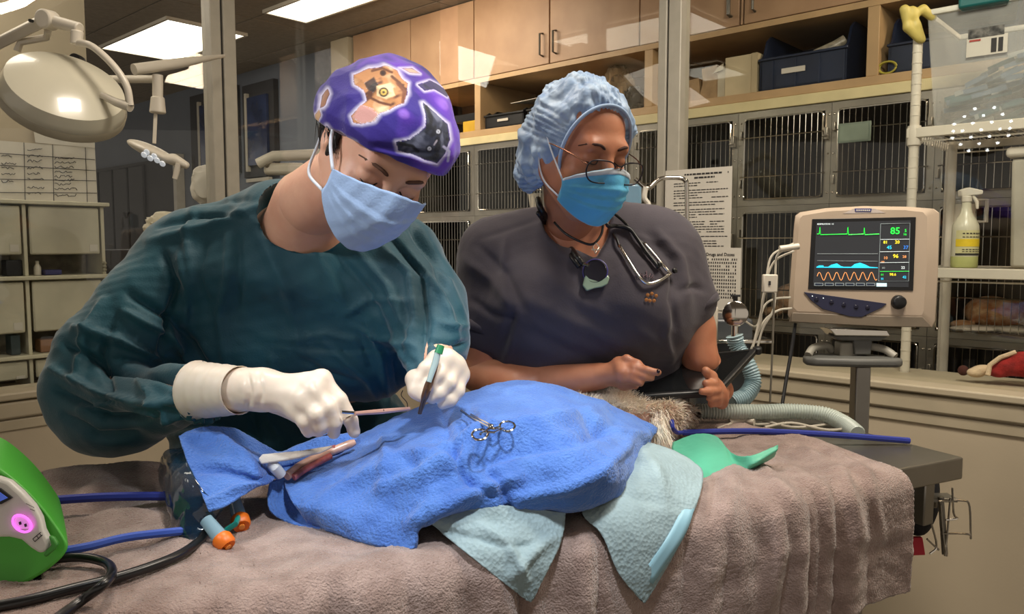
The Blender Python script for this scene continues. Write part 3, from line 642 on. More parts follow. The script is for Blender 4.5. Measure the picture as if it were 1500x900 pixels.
# ------------------------------------------------------------------ left room: wall with papers, tilt-bin organiser
W2 = Fr(P(75, 300, 2.95)[:2], (.674, .738)); W2.n = np.array([-.738, .674])
uR, _ = W2.uz(140, 300, 0)
struct('wall_office', MB().box((-1.5, .03, 0), (uR, .12, 2.75), W2), M['beige'])
def hand(t, fr, u0, u1, z0, z1, lines, v):
    q = MB(); rr = random.Random(9)
    for (x, y, n) in lines:
        U = u0+(u1-u0)*x; Z = z1-(z1-z0)*y; pts = []
        for k in range(n): pts.append((U+k*.0042, v, Z+rr.uniform(-.005, .005)))
        q.tube(fr(np.array(pts)), .0011, 3, cap=False)
    part(t, 'handwriting', q, M['ink'], kind='stuff', smooth=0, fix=False)
def flatpaper(c4, v, label, lines, rules=None, name='chart'):
    p = [W2.uz(x, y, v) for x, y in c4]; t = thing(name, label, 'paper', tuple(W2(np.array([p[0][0], v, p[3][1]]))))
    part(t, 'sheet', MB().prism(W2(np.array([(a_[0], v, a_[1]) for a_ in p])), W2(np.array([0, .002, 0]))-W2(np.zeros(3))), M['paper'], smooth=0)
    if rules:
        q = MB()
        for (xa, ya, xb, yb) in rules:
            A = W2.uz(xa, ya, v-.002); B = W2.uz(xb, yb, v-.002); q.tube(W2(np.array([(A[0], v-.002, A[1]), (B[0], v-.002, B[1])])), .0012, 4)
        part(t, 'ruled_lines', q, M['ink'], kind='stuff', fix=False)
    q = MB(); rr = random.Random(3)
    for (x, y, wd) in lines:
        A = W2.uz(x, y, v-.002); B = W2.uz(x+wd, y, v-.002); n = max(6, int(wd/2.0)); pts = []
        for k in range(n): f_ = k/(n-1); pts.append((A[0]+(B[0]-A[0])*f_, v-.002, A[1]+(B[1]-A[1])*f_+rr.uniform(-.005, .005)))
        q.tube(W2(np.array(pts)), .0015, 3, cap=False)
    if lines: part(t, 'handwriting', q, M['ink'], kind='stuff', smooth=0, fix=False)
    return t
flatpaper([(48, 180), (139, 202), (139, 217), (52, 209)], .0, 'white note sheet above the ruled chart, tucked under the round lamp', [(60, 188, 14), (82, 193, 12), (80, 202, 10)], name='note')
ln = []
for (x, ys, wd) in ((2, (228, 240, 246, 256, 266), 22), (40, (220, 229, 236, 246, 254, 263, 275, 283), 26), (80, (232, 238, 245, 252, 259, 264, 270, 277, 286), 34)):
    for y_ in ys: ln.append((x, y_, wd*rr.uniform(.7, 1)))
flatpaper([(-40, 203), (139, 217), (143, 298), (-40, 295)], .002, 'handwritten ruled chart taped to the wall above the organiser', ln,
 [(-40, 222, 139, 234), (-40, 240, 140, 250), (-40, 262, 141, 265), (-40, 282, 142, 283), (35, 209, 37, 296), (77, 212, 79, 296), (125, 216, 128, 297)])
# organiser: three tiers of tilt bins
og = thing('tilt_bin_organiser', 'cream wall organiser with tilting bins under the chart', 'organiser', tuple(W2(np.array([-.2, -.1, .6]))))
ogm = mat('organiser_cream', (200,194,170), .45, var=.04); binm = mat('frosted_bin', (204,198,176), .35, var=.06, alpha=.93)
uE, zT = W2.uz(150, 300, -.16); _, zM = W2.uz(150, 404, -.16); _, zB = W2.uz(150, 512, -.16); zBot = W2.uz(0, 572, -.16)[1]
uL = -1.2
for z_ in (zT, zM, zB): part(og, 'shelf', MB().box((uL, -.19, z_-.008), (uE+.015, -.001, z_+.006), W2), ogm, bevel=.003)
part(og, 'back_panel', MB().box((uL, -.006, zBot), (uE, -.001, zT-.01), W2), ogm)
cuts_ = [uE, W2.uz(36, 300, -.16)[0], W2.uz(36, 300, -.16)[0]-(uE-W2.uz(36, 300, -.16)[0]), uL]
for z_t, z_b in ((zT-.008, zM+.006), (zM-.008, zB+.006), (zB-.008, zBot)):
    for k in range(3):
        r_, l_ = cuts_[k], cuts_[k+1]
        if l_ > r_: l_, r_ = r_, l_
        part(og, 'side_panel', MB().box((r_-.012, -.17, z_b), (r_, -.006, z_t), W2), ogm, bevel=.002)
        H_ = z_t-z_b
        part(og, 'tilt_bin', MB().box((l_+.008, -.172, z_t-H_*.70), (r_-.018, -.160, z_t-.006), W2), binm, bevel=.006)
        part(og, 'window', MB().box((l_+.012, -.030, z_b), (r_-.02, -.022, z_t-H_*.72), W2), mat('bin_contents_back', (132,124,108), .7, var=.25, vs=14))
        part(og, 'bin_label', MB().box((r_-.055, -.1745, z_t-H_*.66), (r_-.028, -.1725, z_t-H_*.56), W2), M['paper'])
    for k in range(3): part(og, 'clip_stack', MB().lathe([(.006, 0), (.008, .006), (.005, .012), (.008, .018), (.005, .024), (.008, .03), (.006, .036)], W2(np.array([uE-.006, -.172, z_b+.01])), n=10), ogm)
z_ = zM+.007
def bit(px, py, w_, h_, m, label, cat, name, lathe=False):
    u_ = W2.uz(px, py, -.12)[0]
    if lathe: return single(name, MB().lathe([(w_, 0), (w_, h_*.55), (w_*.5, h_*.8), (w_*.5, h_)], W2(np.array([u_, -.12, z_])), n=16), m, label, cat)
    return single(name, MB().box((u_, -.15, z_), (u_+w_, -.09, z_+h_), W2), m, label, cat, bevel=.003)
bit(55, 400, .012, .05, M['white'], 'little grey vial standing in the organiser opening', 'bottle', 'vial', True)
bit(62, 400, .055, .018, mat('blue_box', (58,58,110), .5), 'small blue box lying in the organiser opening', 'box', 'small_box')
bit(5, 390, .05, .055, M['dark'], 'black and white gadget in the left organiser opening', 'device', 'gadget')
z_ = zB+.007
bit(12, 505, .03, .07, mat('teal_grey', (52,66,70), .5), 'dark blue cartridge in the lower left organiser bin', 'cartridge', 'cartridge')
bit(55, 505, .12, .045, mat('brown_card', (140,100,70), .7), 'brown cardboard piece in the lower organiser bin', 'box', 'card_piece')
# paper towels, bag, yellow bin beside the mullion, white equipment arm behind the surgeon's neck
c = P(307, 272, 3.25); crumple('towel_stack', (c[0], c[1], c[2]), (.075, .06, .085), 8, M['paper'], 'white crumpled paper roll left of the left mullion', 'paper roll', amp=.08)
c = P(242, 335, 3.2); crumple('plastic_sack', (c[0], c[1], c[2]-.02), (.08, .07, .09), 9, mat('cream_bag', (196,186,160), .5), 'cream plastic sack behind the surgeon\'s shoulder', 'bag', amp=.12)
ct = P(242, 370, 3.2); 
single('side_cabinet', MB().box((-1.75, 3.35, 0), (-1.12, 3.7, float(P(242, 366, 3.2)[2])), None), M['charcoal'], 'dark low cabinet carrying the cream sack behind the shoulder', 'cabinet', bevel=.005)
c = P(168, 428, 3.0); t = thing('yellow_bin', 'yellow bin rim showing above the green sleeve', 'bin', (c[0], c[1], c[2]-.12)); part(t, 'body', MB().box((c[0]-.06, c[1], c[2]-.12), (c[0]+.08, c[1]+.15, c[2]+.02)), mat('yellow_plastic', (190,150,30), .5), bevel=.006)
t = thing('equipment_arm', 'white equipment rail seen beside the neck of the green gown', 'equipment', tuple(P(420, 255, 3.3)))
part(t, 'rail', MB().tube([P(378, 240, 3.3), P(400, 229, 3.3), P(470, 226, 3.3)], .022, 10), M['white']); part(t, 'housing', MB().box(P(385, 256, 3.3)-np.array([0, 0, .0]), P(450, 240, 3.35)), M['white'], bevel=.015)
part(t, 'support', MB().tube([P(392, 240, 3.3), P(392, 252, 3.32)], .01, 8), M['steel'])
# ------------------------------------------------------------------ surgical lamps
def lamp():
    t = thing('surgical_lamp', 'large round white surgical lamp on a curved yoke, upper left', 'lamp', tuple(P(95, 140, 1.95)))
    c = P(97, 128, 1.95); ax = norm((.50, -.52, .70)); Rr = .138
    wm_ = mat('lamp_enamel', (205,200,180), .22, var=.02, coat=.5)
    part(t, 'dish', MB().lathe([(0.0001, .036), (.04, .034), (.09, .022), (.13, .006), (Rr, -.016), (Rr+.003, -.03), (Rr-.004, -.044)], c, ax, 48), wm_)
    part(t, 'rim', MB().lathe([(Rr+.001, -.028), (Rr+.005, -.034), (Rr+.005, -.052), (Rr-.012, -.062), (.05, -.062)], c, ax, 48), mat('lamp_rim', (160,152,132), .35))
    pv = P(190, 157, 1.93)
    part(t, 'yoke', MB().tube(spline([P(112, 62, 1.98), P(135, 68, 1.95), P(165, 95, 1.93), P(185, 125, 1.92), P(191, 155, 1.92)], 8), .0085, 12), M['white'])
    part(t, 'yoke_pin', MB().tube([P(191, 157, 1.92), P(170, 150, 1.93), P(150, 140, 1.95)], [.012, .01, .008], 12), M['white'])
    part(t, 'elbow_joint', MB().tube([P(113, 45, 1.98), P(112, 66, 1.98)], .0145, 16).tube([P(75, 30, 2.0), P(117, 42, 1.98)], .0145, 16), M['white'], bevel=.003)
    part(t, 'upper_arm', MB().tube([P(-60, 92, 2.12), P(0, 62, 2.06), P(68, 28, 2.0)], .0185, 4), M['white'], bevel=.004)
    part(t, 'shoulder_joint', MB().lathe([(.022, -.02), (.024, -.015), (.024, .015), (.022, .02)], P(70, 29, 2.0), (.2, 1, .1), 18), M['white'], bevel=.003)
    part(t, 'shoulder_bolt', MB().lathe([(.004, -.03), (.004, -.02)], P(57, 33, 2.0), (.2, 1, .1), 8), M['dark'])
    part(t, 'handle', MB().tube([P(30, 107, 1.92), P(8, 103, 1.90), P(8, 128, 1.90), P(30, 132, 1.92)], .005, 8), M['white'])
    part(t, 'bracket', MB().tube([P(25, 75, 2.05), P(30, 62, 2.05), P(68, 55, 2.05), P(70, 45, 2.02)], .009, 8), M['white'])
lamp()
single('wall_camera', MB().lathe([(.001, -.016), (.010, -.015), (.015, -.006), (.016, .012), (.016, .03)], P(117, 90, 2.3), (0, -1, 0), 16), M['dark'], 'round black fitting on the wall behind the large lamp', 'fitting')
t = thing('surgical_lamp', 'small LED surgical lamp hanging on an arm left of the left mullion', 'lamp', tuple(P(225, 220, 2.55)))
part(t, 'support_arm', MB().tube([P(196, 102, 2.5), P(260, 93, 2.62), P(328, 82, 2.95)], [.018, .017, .006], 12), M['white'])
part(t, 'second_arm', MB().tube([P(150, 116, 2.7), P(228, 116, 2.58)], .013, 10), M['white'])
part(t, 'drop_post', MB().tube([P(231, 110, 2.55), P(231, 145, 2.55)], .016, 14), M['white']); part(t, 'collar', MB().tube([P(231, 142, 2.55), P(231, 166, 2.55)], [.020, .025], 16), M['white'], bevel=.004)
part(t, 'stem', MB().tube([P(228, 165, 2.55), P(226, 210, 2.54)], .006, 8), M['white'])
ax = norm((-.42, -.55, -.72)); c = P(222, 222, 2.55)
s = SDF(c-.16, c+.16, .005); X_ = norm(P(262, 240, 2.50)-P(186, 205, 2.58)); Zx = norm(np.cross(X_, (0, 1, 0))); Yx = np.cross(Zx, X_)
s.ell(c, (.098, .05, .020), np.array([X_, Yx, Zx])); s.cap(P(255, 233, 2.52), P(272, 242, 2.5), .016, .012, k=.02)
part(t, 'head', s.mesh(), M['white'], smooth=180)
part(t, 'handle', MB().tube([P(262, 240, 2.5), P(256, 262, 2.5)], [.010, .008], 10), M['white'])
led = mat('led_lens', (200,205,210), .15, var=.02, emit=.5)
for (x_, y_) in ((211, 223), (220, 228), (230, 231), (238, 236), (215, 219), (226, 225)): part(t, 'led', MB().lathe([(.0001, .004), (.008, .003), (.010, 0)], P(x_, y_+4, 2.495), (-.1, -1, -.5), 12), led)

# LED lamp head over the left end of the table: out of frame, its lights mirrored in the right glass
c = np.array([-1.10, .60, 2.13]); t = thing('surgical_lamp', 'LED surgical lamp whose cluster of lights reflects in the glass before the clear tub', 'lamp', tuple(c))
ax = norm(np.array([.1, 1.25, 1.0])-c); gx_ = norm(np.cross(ax, (0, 0, 1))); gy_ = np.cross(gx_, ax)
part(t, 'housing', MB().lathe([(.0001, -.05), (.12, -.045), (.20, -.02), (.205, 0), (.20, .004), (.0001, .004)], c, ax, 36), M['white'])
part(t, 'arm', MB().tube([c-ax*.05, c-ax*.05+np.array([0, -.05, .3]), c+np.array([-.3, -.2, .80])], .02, 10), M['white'])
ledm = mat('led_lens_lit', (245,250,255), .2, var=.01, emit=26)
for i_ in range(-3, 4):
    for j_ in range(-3, 4):
        if i_*i_+j_*j_ <= 10 and (i_+j_) % 2 == 0 or (abs(i_) == 3 and j_ == 0):
            part(t, 'led', MB().lathe([(.0001, .012), (.007, .010), (.010, .004)], c+gx_*i_*.052+gy_*j_*.052, ax, 10), ledm)
# ------------------------------------------------------------------ the operating table
ZT = .98
TN = np.array([.894, 1.524]); TL = norm((-.898, -.44)); TS = norm((-.44, .898))     # near right corner, leftwards axis, far axis
WD = .575
def T(p):
    p = np.asarray(p, float); out = np.empty_like(p)
    out[..., 0] = TN[0]+p[..., 0]*TL[0]+p[..., 1]*TS[0]; out[..., 1] = TN[1]+p[..., 0]*TL[1]+p[..., 1]*TS[1]; out[..., 2] = p[..., 2]; return out
def Tuv(P_): d = np.asarray(P_)[..., :2]-TN; return d@TL, d@TS
st = mat('brushed_steel', (150,146,138), .34, metal=.9, var=.06, vs=6)
tb_ = thing('operating_table', 'stainless steel operating table under the taupe towel', 'table', tuple(T(np.array([1.0, .28, 0]))))
part(tb_, 'table_top', MB().box((0, 0, ZT-.045), (2.15, WD, ZT), T), st, bevel=.004)
part(tb_, 'frame_rail', MB().box((.05, .05, ZT-.085), (2.1, .09, ZT-.045), T).box((.05, WD-.09, ZT-.085), (2.1, WD-.05, ZT-.045), T), st)
pl = P(1248, 880, 1.50); lu_, lv_ = Tuv(pl)
for (u, v) in ((.30, .16), (.30, .46), (1.85, .16), (1.85, .46)):
    L_ = part(tb_, 'leg', MB().box((u-.02, v-.02, .03), (u+.02, v+.02, ZT-.085), T), st, bevel=.004); part(L_, 'foot', MB().lathe([(.03, 0), (.03, .02), (.015, .03)], T(np.array([u, v, .0])), n=14), M['dark'])
c = T(np.array([.055, .06, 0]))
part(tb_, 'side_post', MB().box((.04, .03, ZT-.14), (.07, .06, ZT-.045), T), st, bevel=.003)
# ---- profile of the towel-covered table: flat top, rounded near edge, hanging front
def sheet(u, s, off=0, R=.035):           # s: distance over the top from the near edge (positive = away), negative = over the edge and down
    s = np.asarray(s, float); u = np.asarray(u, float); r = R+off; arc = r*math.pi/2; v = np.where(s > 0, s, 0.); z = np.full(s.shape, ZT+off)
    m = (s <= 0) & (s > -arc); an = np.where(m, -s/r, 0); v = np.where(m, -r*np.sin(an), v); z = np.where(m, ZT+off-r*(1-np.cos(an)), z)
    h = s <= -arc; v = np.where(h, -r, v); z = np.where(h, ZT+off-r+(s+arc), z)
    return np.stack([u, v, z], -1)
def G_(px, py, off=0.0):                  # where the view ray meets that profile
    r = ray(px, py); R = .035+off; e = R; zt = ZT+off
    du, dv = r[:2]@TL, r[:2]@TS; u0, v0 = (C0[:2]-TN)@TL, (C0[:2]-TN)@TS; t = .3
    for _ in range(90):
        v, z = v0+dv*t, CAMZ+r[2]*t; a, b = -v-e+R, z-zt+R
        d = math.hypot(max(a, 0), max(b, 0))+min(max(a, b), 0)-R; t += d*.8
    return C0+r*t
towm = mat('taupe_terry', (172,150,142), .95, var=.10, vs=25, bump=.9, bs=330, c2=(146,124,116), sheen=.5)
nu, ns = 560, 300
U = np.linspace(.205, 2.1, nu)
Gt = []
hem = -.225
S_ = np.linspace(.60, hem-.02, ns)
UU, SS = np.meshgrid(U, S_, indexing='ij')
right = .205+np.clip(SS, 0, 1)*.06-.02*np.sin(np.clip(SS, 0, .6)*5)
UU = right+(UU-.205)*(2.1-right)/(2.1-.205)
Pp = sheet(UU, SS, .006)
flat = Pp.reshape(-1, 3)
hang = np.clip(-(SS-.01)/.12, 0, 1)
fold = .010*np.sin((UU-.1)*31+np.sin(UU*9)*1.3)+.008*np.sin(UU*57+2*np.sin(UU*13)+1)
dpx = np.zeros_like(fold)
Pp[..., 1] += -np.abs(fold)*hang*1.3
W = T(Pp)
# gentle rucks on top: long ridges towards the right hand corner, soft waves at the left
q = W.reshape(-1, 3); px_, py_ = proj(q); top = np.clip((SS.ravel()+.03)/.06, 0, 1)
lines = [([(1085, 640), (1180, 668), (1235, 700), (1262, 790)], .012, 7), ([(1120, 636), (1215, 664), (1268, 700), (1290, 790)], .011, 7), ([(1060, 655), (1150, 690), (1205, 720), (1215, 800)], .010, 9), ([(1040, 668), (1110, 690), (1160, 740)], .010, 9),
 ([(60, 712), (160, 705), (235, 688)], .022, 16), ([(105, 742), (150, 728), (250, 745)], .016, 10), ([(100, 775), (170, 760), (270, 776)], .014, 10), ([(130, 800), (220, 790), (320, 815)], .010, 10),
 ([(1075, 690), (1060, 760), (1050, 830)], .014, 16), ([(1150, 735), (1130, 820), (1110, 900)], .018, 16), ([(700, 790), (716, 850), (722, 900)], .012, 20), ([(850, 760), (868, 830), (880, 900)], .012, 20), ([(420, 850), (500, 840), (590, 810)], .008, 12), ([(1000, 745), (1050, 712), (1120, 700)], .012, 14)]
Nn = T(np.concatenate([Pp[..., :2], Pp[..., 2:]], -1))
d_ = np.zeros(len(q))
for pts, amp, w_ in lines:
    Vf = foldfield(q, np.tile(np.array([0, -1., .2]), (len(q), 1)), [(pts, amp, w_)]); d_ += Vf
nrm = np.stack([(-TS[0])*hang.ravel(), (-TS[1])*hang.ravel(), 1-hang.ravel()*.9], 1)
q = q+nrm*(d_+.0030*sines(q, 14, 3)+.0012*sines(q, 60, 4))[:, None]
q[:, 2] = np.where(hang.ravel() <= 0.05, np.maximum(q[:, 2], ZT+.002), q[:, 2])
q = q+rng.randn(len(q), 3)*.00045
Wt = q.reshape(nu, ns, 3)
tw = single('bath_towel', MB().grid(Wt), towm, 'taupe terry towel spread over the steel table and hanging at the front', 'towel', smooth=180, fix=False)
x = tw.modifiers.new('solid', 'SOLIDIFY'); x.thickness = .004; x.offset = -1
# woven bands of the towel's right end
# terry loops along the hanging front and the edge of the hem
def tufts(pts, nrm_, L, wdt, jit, seed, droop=0.0, seg=2):
    r = np.random.RandomState(seed); n = len(pts); d = nrm_+r.randn(n, 3)*jit; d /= np.linalg.norm(d, axis=1, keepdims=True)
    L = L*(.6+.8*r.rand(n)); s = np.cross(d, r.randn(n, 3)); s /= np.linalg.norm(s, axis=1, keepdims=True)
    V = []; m = seg+1
    for k in range(m):
        t = k/seg; c = pts+d*(L*t)[:, None]+np.array([0, 0, -droop])*(L*t*t)[:, None]; ww = wdt*(1-.85*t)
        V += [c-s*ww, c+s*ww]
    V = np.stack(V, 1).reshape(-1, 3); base = (np.arange(n)*2*m)[:, None]
    Q = np.concatenate([base+np.array([2*k, 2*k+1, 2*k+3, 2*k+2]) for k in range(seg)], 0); return V, Q
r = np.random.RandomState(5); n = 60000
ii = r.randint(0, nu-1, n); jj = r.randint(0, ns-1, n); pts = Wt[ii, jj]; nn_ = np.cross(Wt[ii+1, jj]-pts, Wt[ii, jj+1]-pts); nn_ /= np.maximum(np.linalg.norm(nn_, axis=1, keepdims=True), 1e-9)
nn_ *= np.sign((nn_@np.array([0, -.6, .8])))[:, None]
part(tw, 'terry_pile', (tufts(pts+r.randn(n, 3)*.001, nn_, .0035, .0009, .5, 6)), towm, kind='stuff', smooth=0)
# ------------------------------------------------------------------ blue huck drapes
blue = mat('blue_huck_towel', (84,128,206), .92, var=.07, vs=22, bump=.9, bs=230, sheen=.25, c2=(74,116,196))
LK = 2.4
def drape(name, rows, n, m, label, mt, noise=(.0016, .0006), lines=(), hz=None, th=.0025, par=None, cat='drape', off=0):
    G = np.array([[hz(*c) for c in r_] for r_ in rows]); S = crgrid(G, n, m); a, b = S.shape[:2]; q = S.reshape(-1, 3)
    du = np.gradient(S, axis=0).reshape(-1, 3); dv = np.gradient(S, axis=1).reshape(-1, 3); N_ = np.cross(du, dv); N_ /= np.maximum(np.linalg.norm(N_, axis=1, keepdims=True), 1e-9)
    sg = np.sign(N_@np.array([0, -.5, .85])); sg[sg == 0] = 1; N_ *= np.sign(sg.mean()+1e-3)
    f = np.zeros(len(q))
    for L_ in lines: f += LK*foldfield(q, np.tile(np.array([0, -1., .2]), (len(q), 1)), [L_])
    q = q+N_*(f+noise[0]*sines(q, 28, 5, 12)+noise[1]*sines(q, 110, 6, 12))[:, None]+rng.randn(len(q), 3)*.0002
    o = single(name, MB().grid(q.reshape(a, b, 3)), mt, label, cat, smooth=180, fix=False)
    x = o.modifiers.new('solid', 'SOLIDIFY'); x.thickness = th; x.offset = 0; return o, q.reshape(a, b, 3)
hz = lambda x, y, h: Hz(x, y, ZT+h)
main = [
 [(405,668,.035),(470,662,.04),(535,640,.06),(600,612,.08),(668,590,.10),(738,573,.11),(806,574,.11),(858,590,.09),(910,608,.08),(962,632,.05)],
 [(412,676,.055),(478,668,.065),(540,636,.09),(598,607,.115),(668,583,.14),(738,562,.155),(803,564,.155),(858,583,.13),(908,603,.105),(962,628,.065)],
 [(414,690,.058),(485,690,.07),(552,668,.095),(612,645,.12),(684,622,.14),(750,606,.15),(815,606,.145),(872,620,.125),(918,626,.10),(962,633,.062)],
 [(418,712,.055),(495,718,.058),(567,708,.078),(628,690,.10),(700,672,.115),(765,655,.125),(830,650,.13),(888,655,.115),(925,648,.09),(958,640,.058)],
 [(430,740,.04),(507,752,.042),(586,752,.050),(634,728,.075),(714,712,.085),(780,702,.09),(845,700,.095),(898,694,.09),(932,668,.07),(952,648,.054)],
 [(446,762,.016),(520,784,.018),(600,800,.016),(624,752,.055),(722,742,.058),(795,740,.055),(856,738,.055),(904,716,.06),(934,684,.05),(948,655,.05)],
 [(452,768,.006),(524,794,.008),(606,806,.010),(620,764,.040),(722,752,.040),(795,750,.038),(856,748,.038),(902,726,.045),(934,690,.042),(947,658,.046)]]
ml = [([(620, 672), (700, 645), (790, 625), (880, 600)], .009, 10), ([(640, 700), (760, 660), (850, 645), (900, 620)], -.006, 9), ([(520, 690), (600, 672), (680, 690)], .006, 12), ([(560, 720), (620, 700), (680, 680), (700, 640)], .007, 9),
 ([(600, 770), (640, 745), (700, 720), (760, 700)], .007, 10), ([(715, 690), (740, 720), (745, 750)], -.006, 8), ([(660, 640), (668, 680), (690, 712), (722, 728)], -.006, 7), ([(760, 730), (830, 715), (890, 690)], .005, 9),
 ([(470, 730), (540, 700), (600, 690)], .005, 8), ([(700, 600), (712, 630), (735, 650)], .004, 6), ([(840, 600), (870, 625), (925, 635)], -.006, 7), ([(860, 612), (910, 632), (945, 640)], .006, 6), ([(560, 640), (575, 680), (560, 720)], .004, 8), ([(645, 600), (655, 630), (640, 660)], -.004, 7), ([(880, 690), (915, 660), (925, 640)], .004, 7)]
dr, DG = drape('surgical_drape', main, 16, 20, 'large blue huck drape covering the patient in the centre of the table', blue, lines=ml, hz=hz, noise=(.0022, .0010))
left = [
 [(262,640,.13),(300,626,.135),(345,630,.12),(385,650,.095),(418,662,.075),(462,648,.085),(515,636,.10)],
 [(266,655,.12),(302,645,.12),(345,655,.11),(383,668,.09),(420,672,.072),(468,660,.08),(520,645,.095)],
 [(275,680,.10),(308,672,.105),(345,682,.10),(378,694,.088),(405,684,.07),(440,676,.07),(480,668,.075)],
 [(290,712,.08),(322,702,.085),(355,702,.085),(385,700,.08),(404,690,.065),(430,682,.064),(455,676,.066)],
 [(306,750,.055),(330,742,.06),(362,722,.07),(390,706,.07),(415,700,.06),(430,696,.056),(442,690,.054)]]
dl, _ = drape('surgical_drape', left, 14, 18, 'smaller blue drape folded over at the left end of the patient', blue, lines=[([(275, 642), (320, 648), (360, 680), (380, 700)], .006, 7), ([(285, 690), (330, 690), (380, 700)], -.004, 7), ([(300, 740), (350, 718), (400, 702)], .004, 5), ([(330, 632), (370, 655), (410, 668)], -.004, 5), ([(420, 668), (460, 655), (510, 642)], .005, 5)], hz=hz, noise=(.0018, .0009))
# the loose tuck between the two drapes
tuck = [[(395,705,.06),(420,700,.06),(440,700,.05)],[(392,730,.04),(412,735,.03),(440,730,.035)],[(398,752,.022),(420,762,.014),(450,764,.012)],[(430,768,.01),(455,774,.008),(480,776,.006)]]
drape('surgical_drape', tuck, 10, 10, 'small dark blue tuck of cloth hanging between the two larger drapes', blue, hz=hz)
# red and pink layers and wound opening
part(None, 'x', MB().box((0, 0, 0), (.001, .001, .001)), M['white']) if False else None
t = thing('wound_opening', 'pink open incision between the blue drapes', 'incision', tuple(hz(450, 680, .06)))
flesh = mat('raw_tissue', (176,92,86), .35, var=.25, vs=60, bump=.4, bs=150, coat=.5); flesh2 = mat('pale_tissue', (214,170,150), .4, var=.15, vs=50, coat=.4)
part(t, 'skin_edge', MB().tube(spline([hz(420, 698, .068), hz(445, 680, .078), hz(480, 664, .088), (hz(520, 648, .10))], 6), [.007]*18+[.005], 10), flesh2)
part(t, 'raw_edge', MB().tube(spline([hz(430, 700, .066), hz(452, 685, .076), hz(485, 668, .088)], 6), .0055, 10).tube(spline([hz(455, 668, .085), hz(475, 661, .09), hz(492, 657, .094)], 5), .006, 8), flesh)
o = single('gauze_strip', MB().prism([hz(379, 675, .095), hz(384, 669, .098), hz(440, 664, .10), hz(488, 656, .10), hz(470, 665, .097), hz(430, 674, .096), hz(383, 681, .094)], (0, 0, .004)), mat('gauze', (214,206,196), .9, bump=.4, bs=300), 'flat whitish strip with a rounded end lying at the incision', 'gauze', bevel=.0015)
single('suction_tube', MB().tube([hz(412, 696, .072), hz(403, 686, .085), hz(398, 680, .09)], [.008, .0085, .0085], 14), mat('white_tube', (210,212,214), .3), 'short white tube end under the whitish strip', 'tube')
# towel clamp lying on the big drape
def clamp():
    cst = M['chrome']; t = thing('towel_clamp', 'steel towel clamp lying on top of the large blue drape', 'clamp', tuple(hz(715, 628, .135)))
    h = .157; A = lambda x, y, e=0: hz(x, y, h+e)
    for pts in ([(676, 602), (690, 612), (708, 622), (722, 628), (733, 626)], [(690, 608), (704, 616), (718, 624), (712, 632), (704, 636)]):
        part(t, 'shank', MB().tube(spline([A(*p) for p in pts], 5), .0022, 6), cst)
    for c_ in ((743, 625), (703, 637)):
        cc = A(*c_); part(t, 'ring_handle', MB().tube([cc+np.array([.011*math.cos(a), .014*math.sin(a), .004*math.sin(a)]) for a in np.linspace(0, 2*math.pi, 20)[:-1]], .0018, 6, closed=True), cst)
    part(t, 'pivot', MB().lathe([(.004, 0), (.004, .004), (.0001, .005)], A(719, 626), n=10), cst)
    part(t, 'ratchet', MB().tube([A(712, 633), A(724, 634), A(737, 628)], .0016, 6), cst)
clamp()
# ------------------------------------------------------------------ quilted absorbent pads hanging over the edge
padm = mat('absorbent_pad', (150,172,178), .85, var=.06, vs=14, bump=.35, bs=170, tex='vor'); padb = mat('pad_border', (122,144,152), .8, var=.05); padt = mat('pad_tape', (150,196,214), .45, var=.03)
def gpad(rows, n, m, label, off, lines=()):
    hz2 = lambda x, y, o_=0: G_(x, y, off+o_)
    return drape('absorbent_pad', rows, n, m, label, padm, noise=(.0008, .0004), lines=lines, hz=hz2, th=.002, cat='pad')
o1, g1 = gpad([[(612,752,.03),(665,742,.035),(720,740,.04),(775,745,.03),(828,752,.02)],
 [(640,775,.01),(680,770,.02),(725,768,.02),(775,765,.02),(826,775,.01)],
 [(685,812,.004),(712,806,.01),(745,800,.012),(782,798,.012),(816,808,.006)],
 [(735,852,.004),(750,846,.006),(768,838,.008),(784,836,.008),(800,840,.006)],
 [(772,880,.004),(774,880,.004),(777,882,.004),(779,880,.004),(781,878,.004)]], 14, 14, 'pale blue quilted pad hanging to a point at the front centre of the table', .020,
 [([(700, 770), (745, 800), (770, 850)], .004, 7), ([(810, 790), (785, 805), (750, 845)], .004, 8), ([(640, 775), (740, 800), (800, 800)], -.002, 6)])
o2, g2 = gpad([[(905,640,.035),(930,645,.04),(955,650,.04),(985,660,.035),(1010,672,.025)],
 [(872,700,.03),(915,690,.04),(955,682,.045),(992,685,.035),(1029,692,.020)],
 [(852,748,.012),(895,742,.02),(938,735,.02),(980,735,.016),(1024,728,.010)],
 [(882,785,.006),(908,784,.01),(938,780,.012),(970,778,.01),(1006,772,.006)],
 [(906,840,.005),(922,838,.007),(940,834,.008),(958,830,.008),(982,822,.005)],
 [(939,880,.004),(941,881,.004),(943,883,.004),(946,880,.004),(949,876,.004)]], 14, 14, 'pale blue quilted pad with a bright strip hanging at the right of the large drape', .020,
 [([(930, 650), (960, 690), (975, 740)], .003, 10), ([(870, 710), (930, 730), (1000, 745)], -.002, 8)])
def onpad(poly, off, m, label, name, par):
    P4 = [[G_(*c, off) for c in r_] for r_ in poly]; S = crgrid(np.array(P4), 8, 3); return part(par, name, MB().grid(S), m, label, smooth=180, solid=.0008, fix=False)
onpad([[(1008,700),(1024,705)],[(1000,740),(1017,745)],[(975,790),(1000,790)],[(938,843),(956,856)]], .0290, padt, 'bright light blue strip', 'adhesive_strip', o2)
onpad([[(1004,672),(1026,690)],[(1008,690),(1027,705)]], .040, padb, None, 'border', o2) if False else None
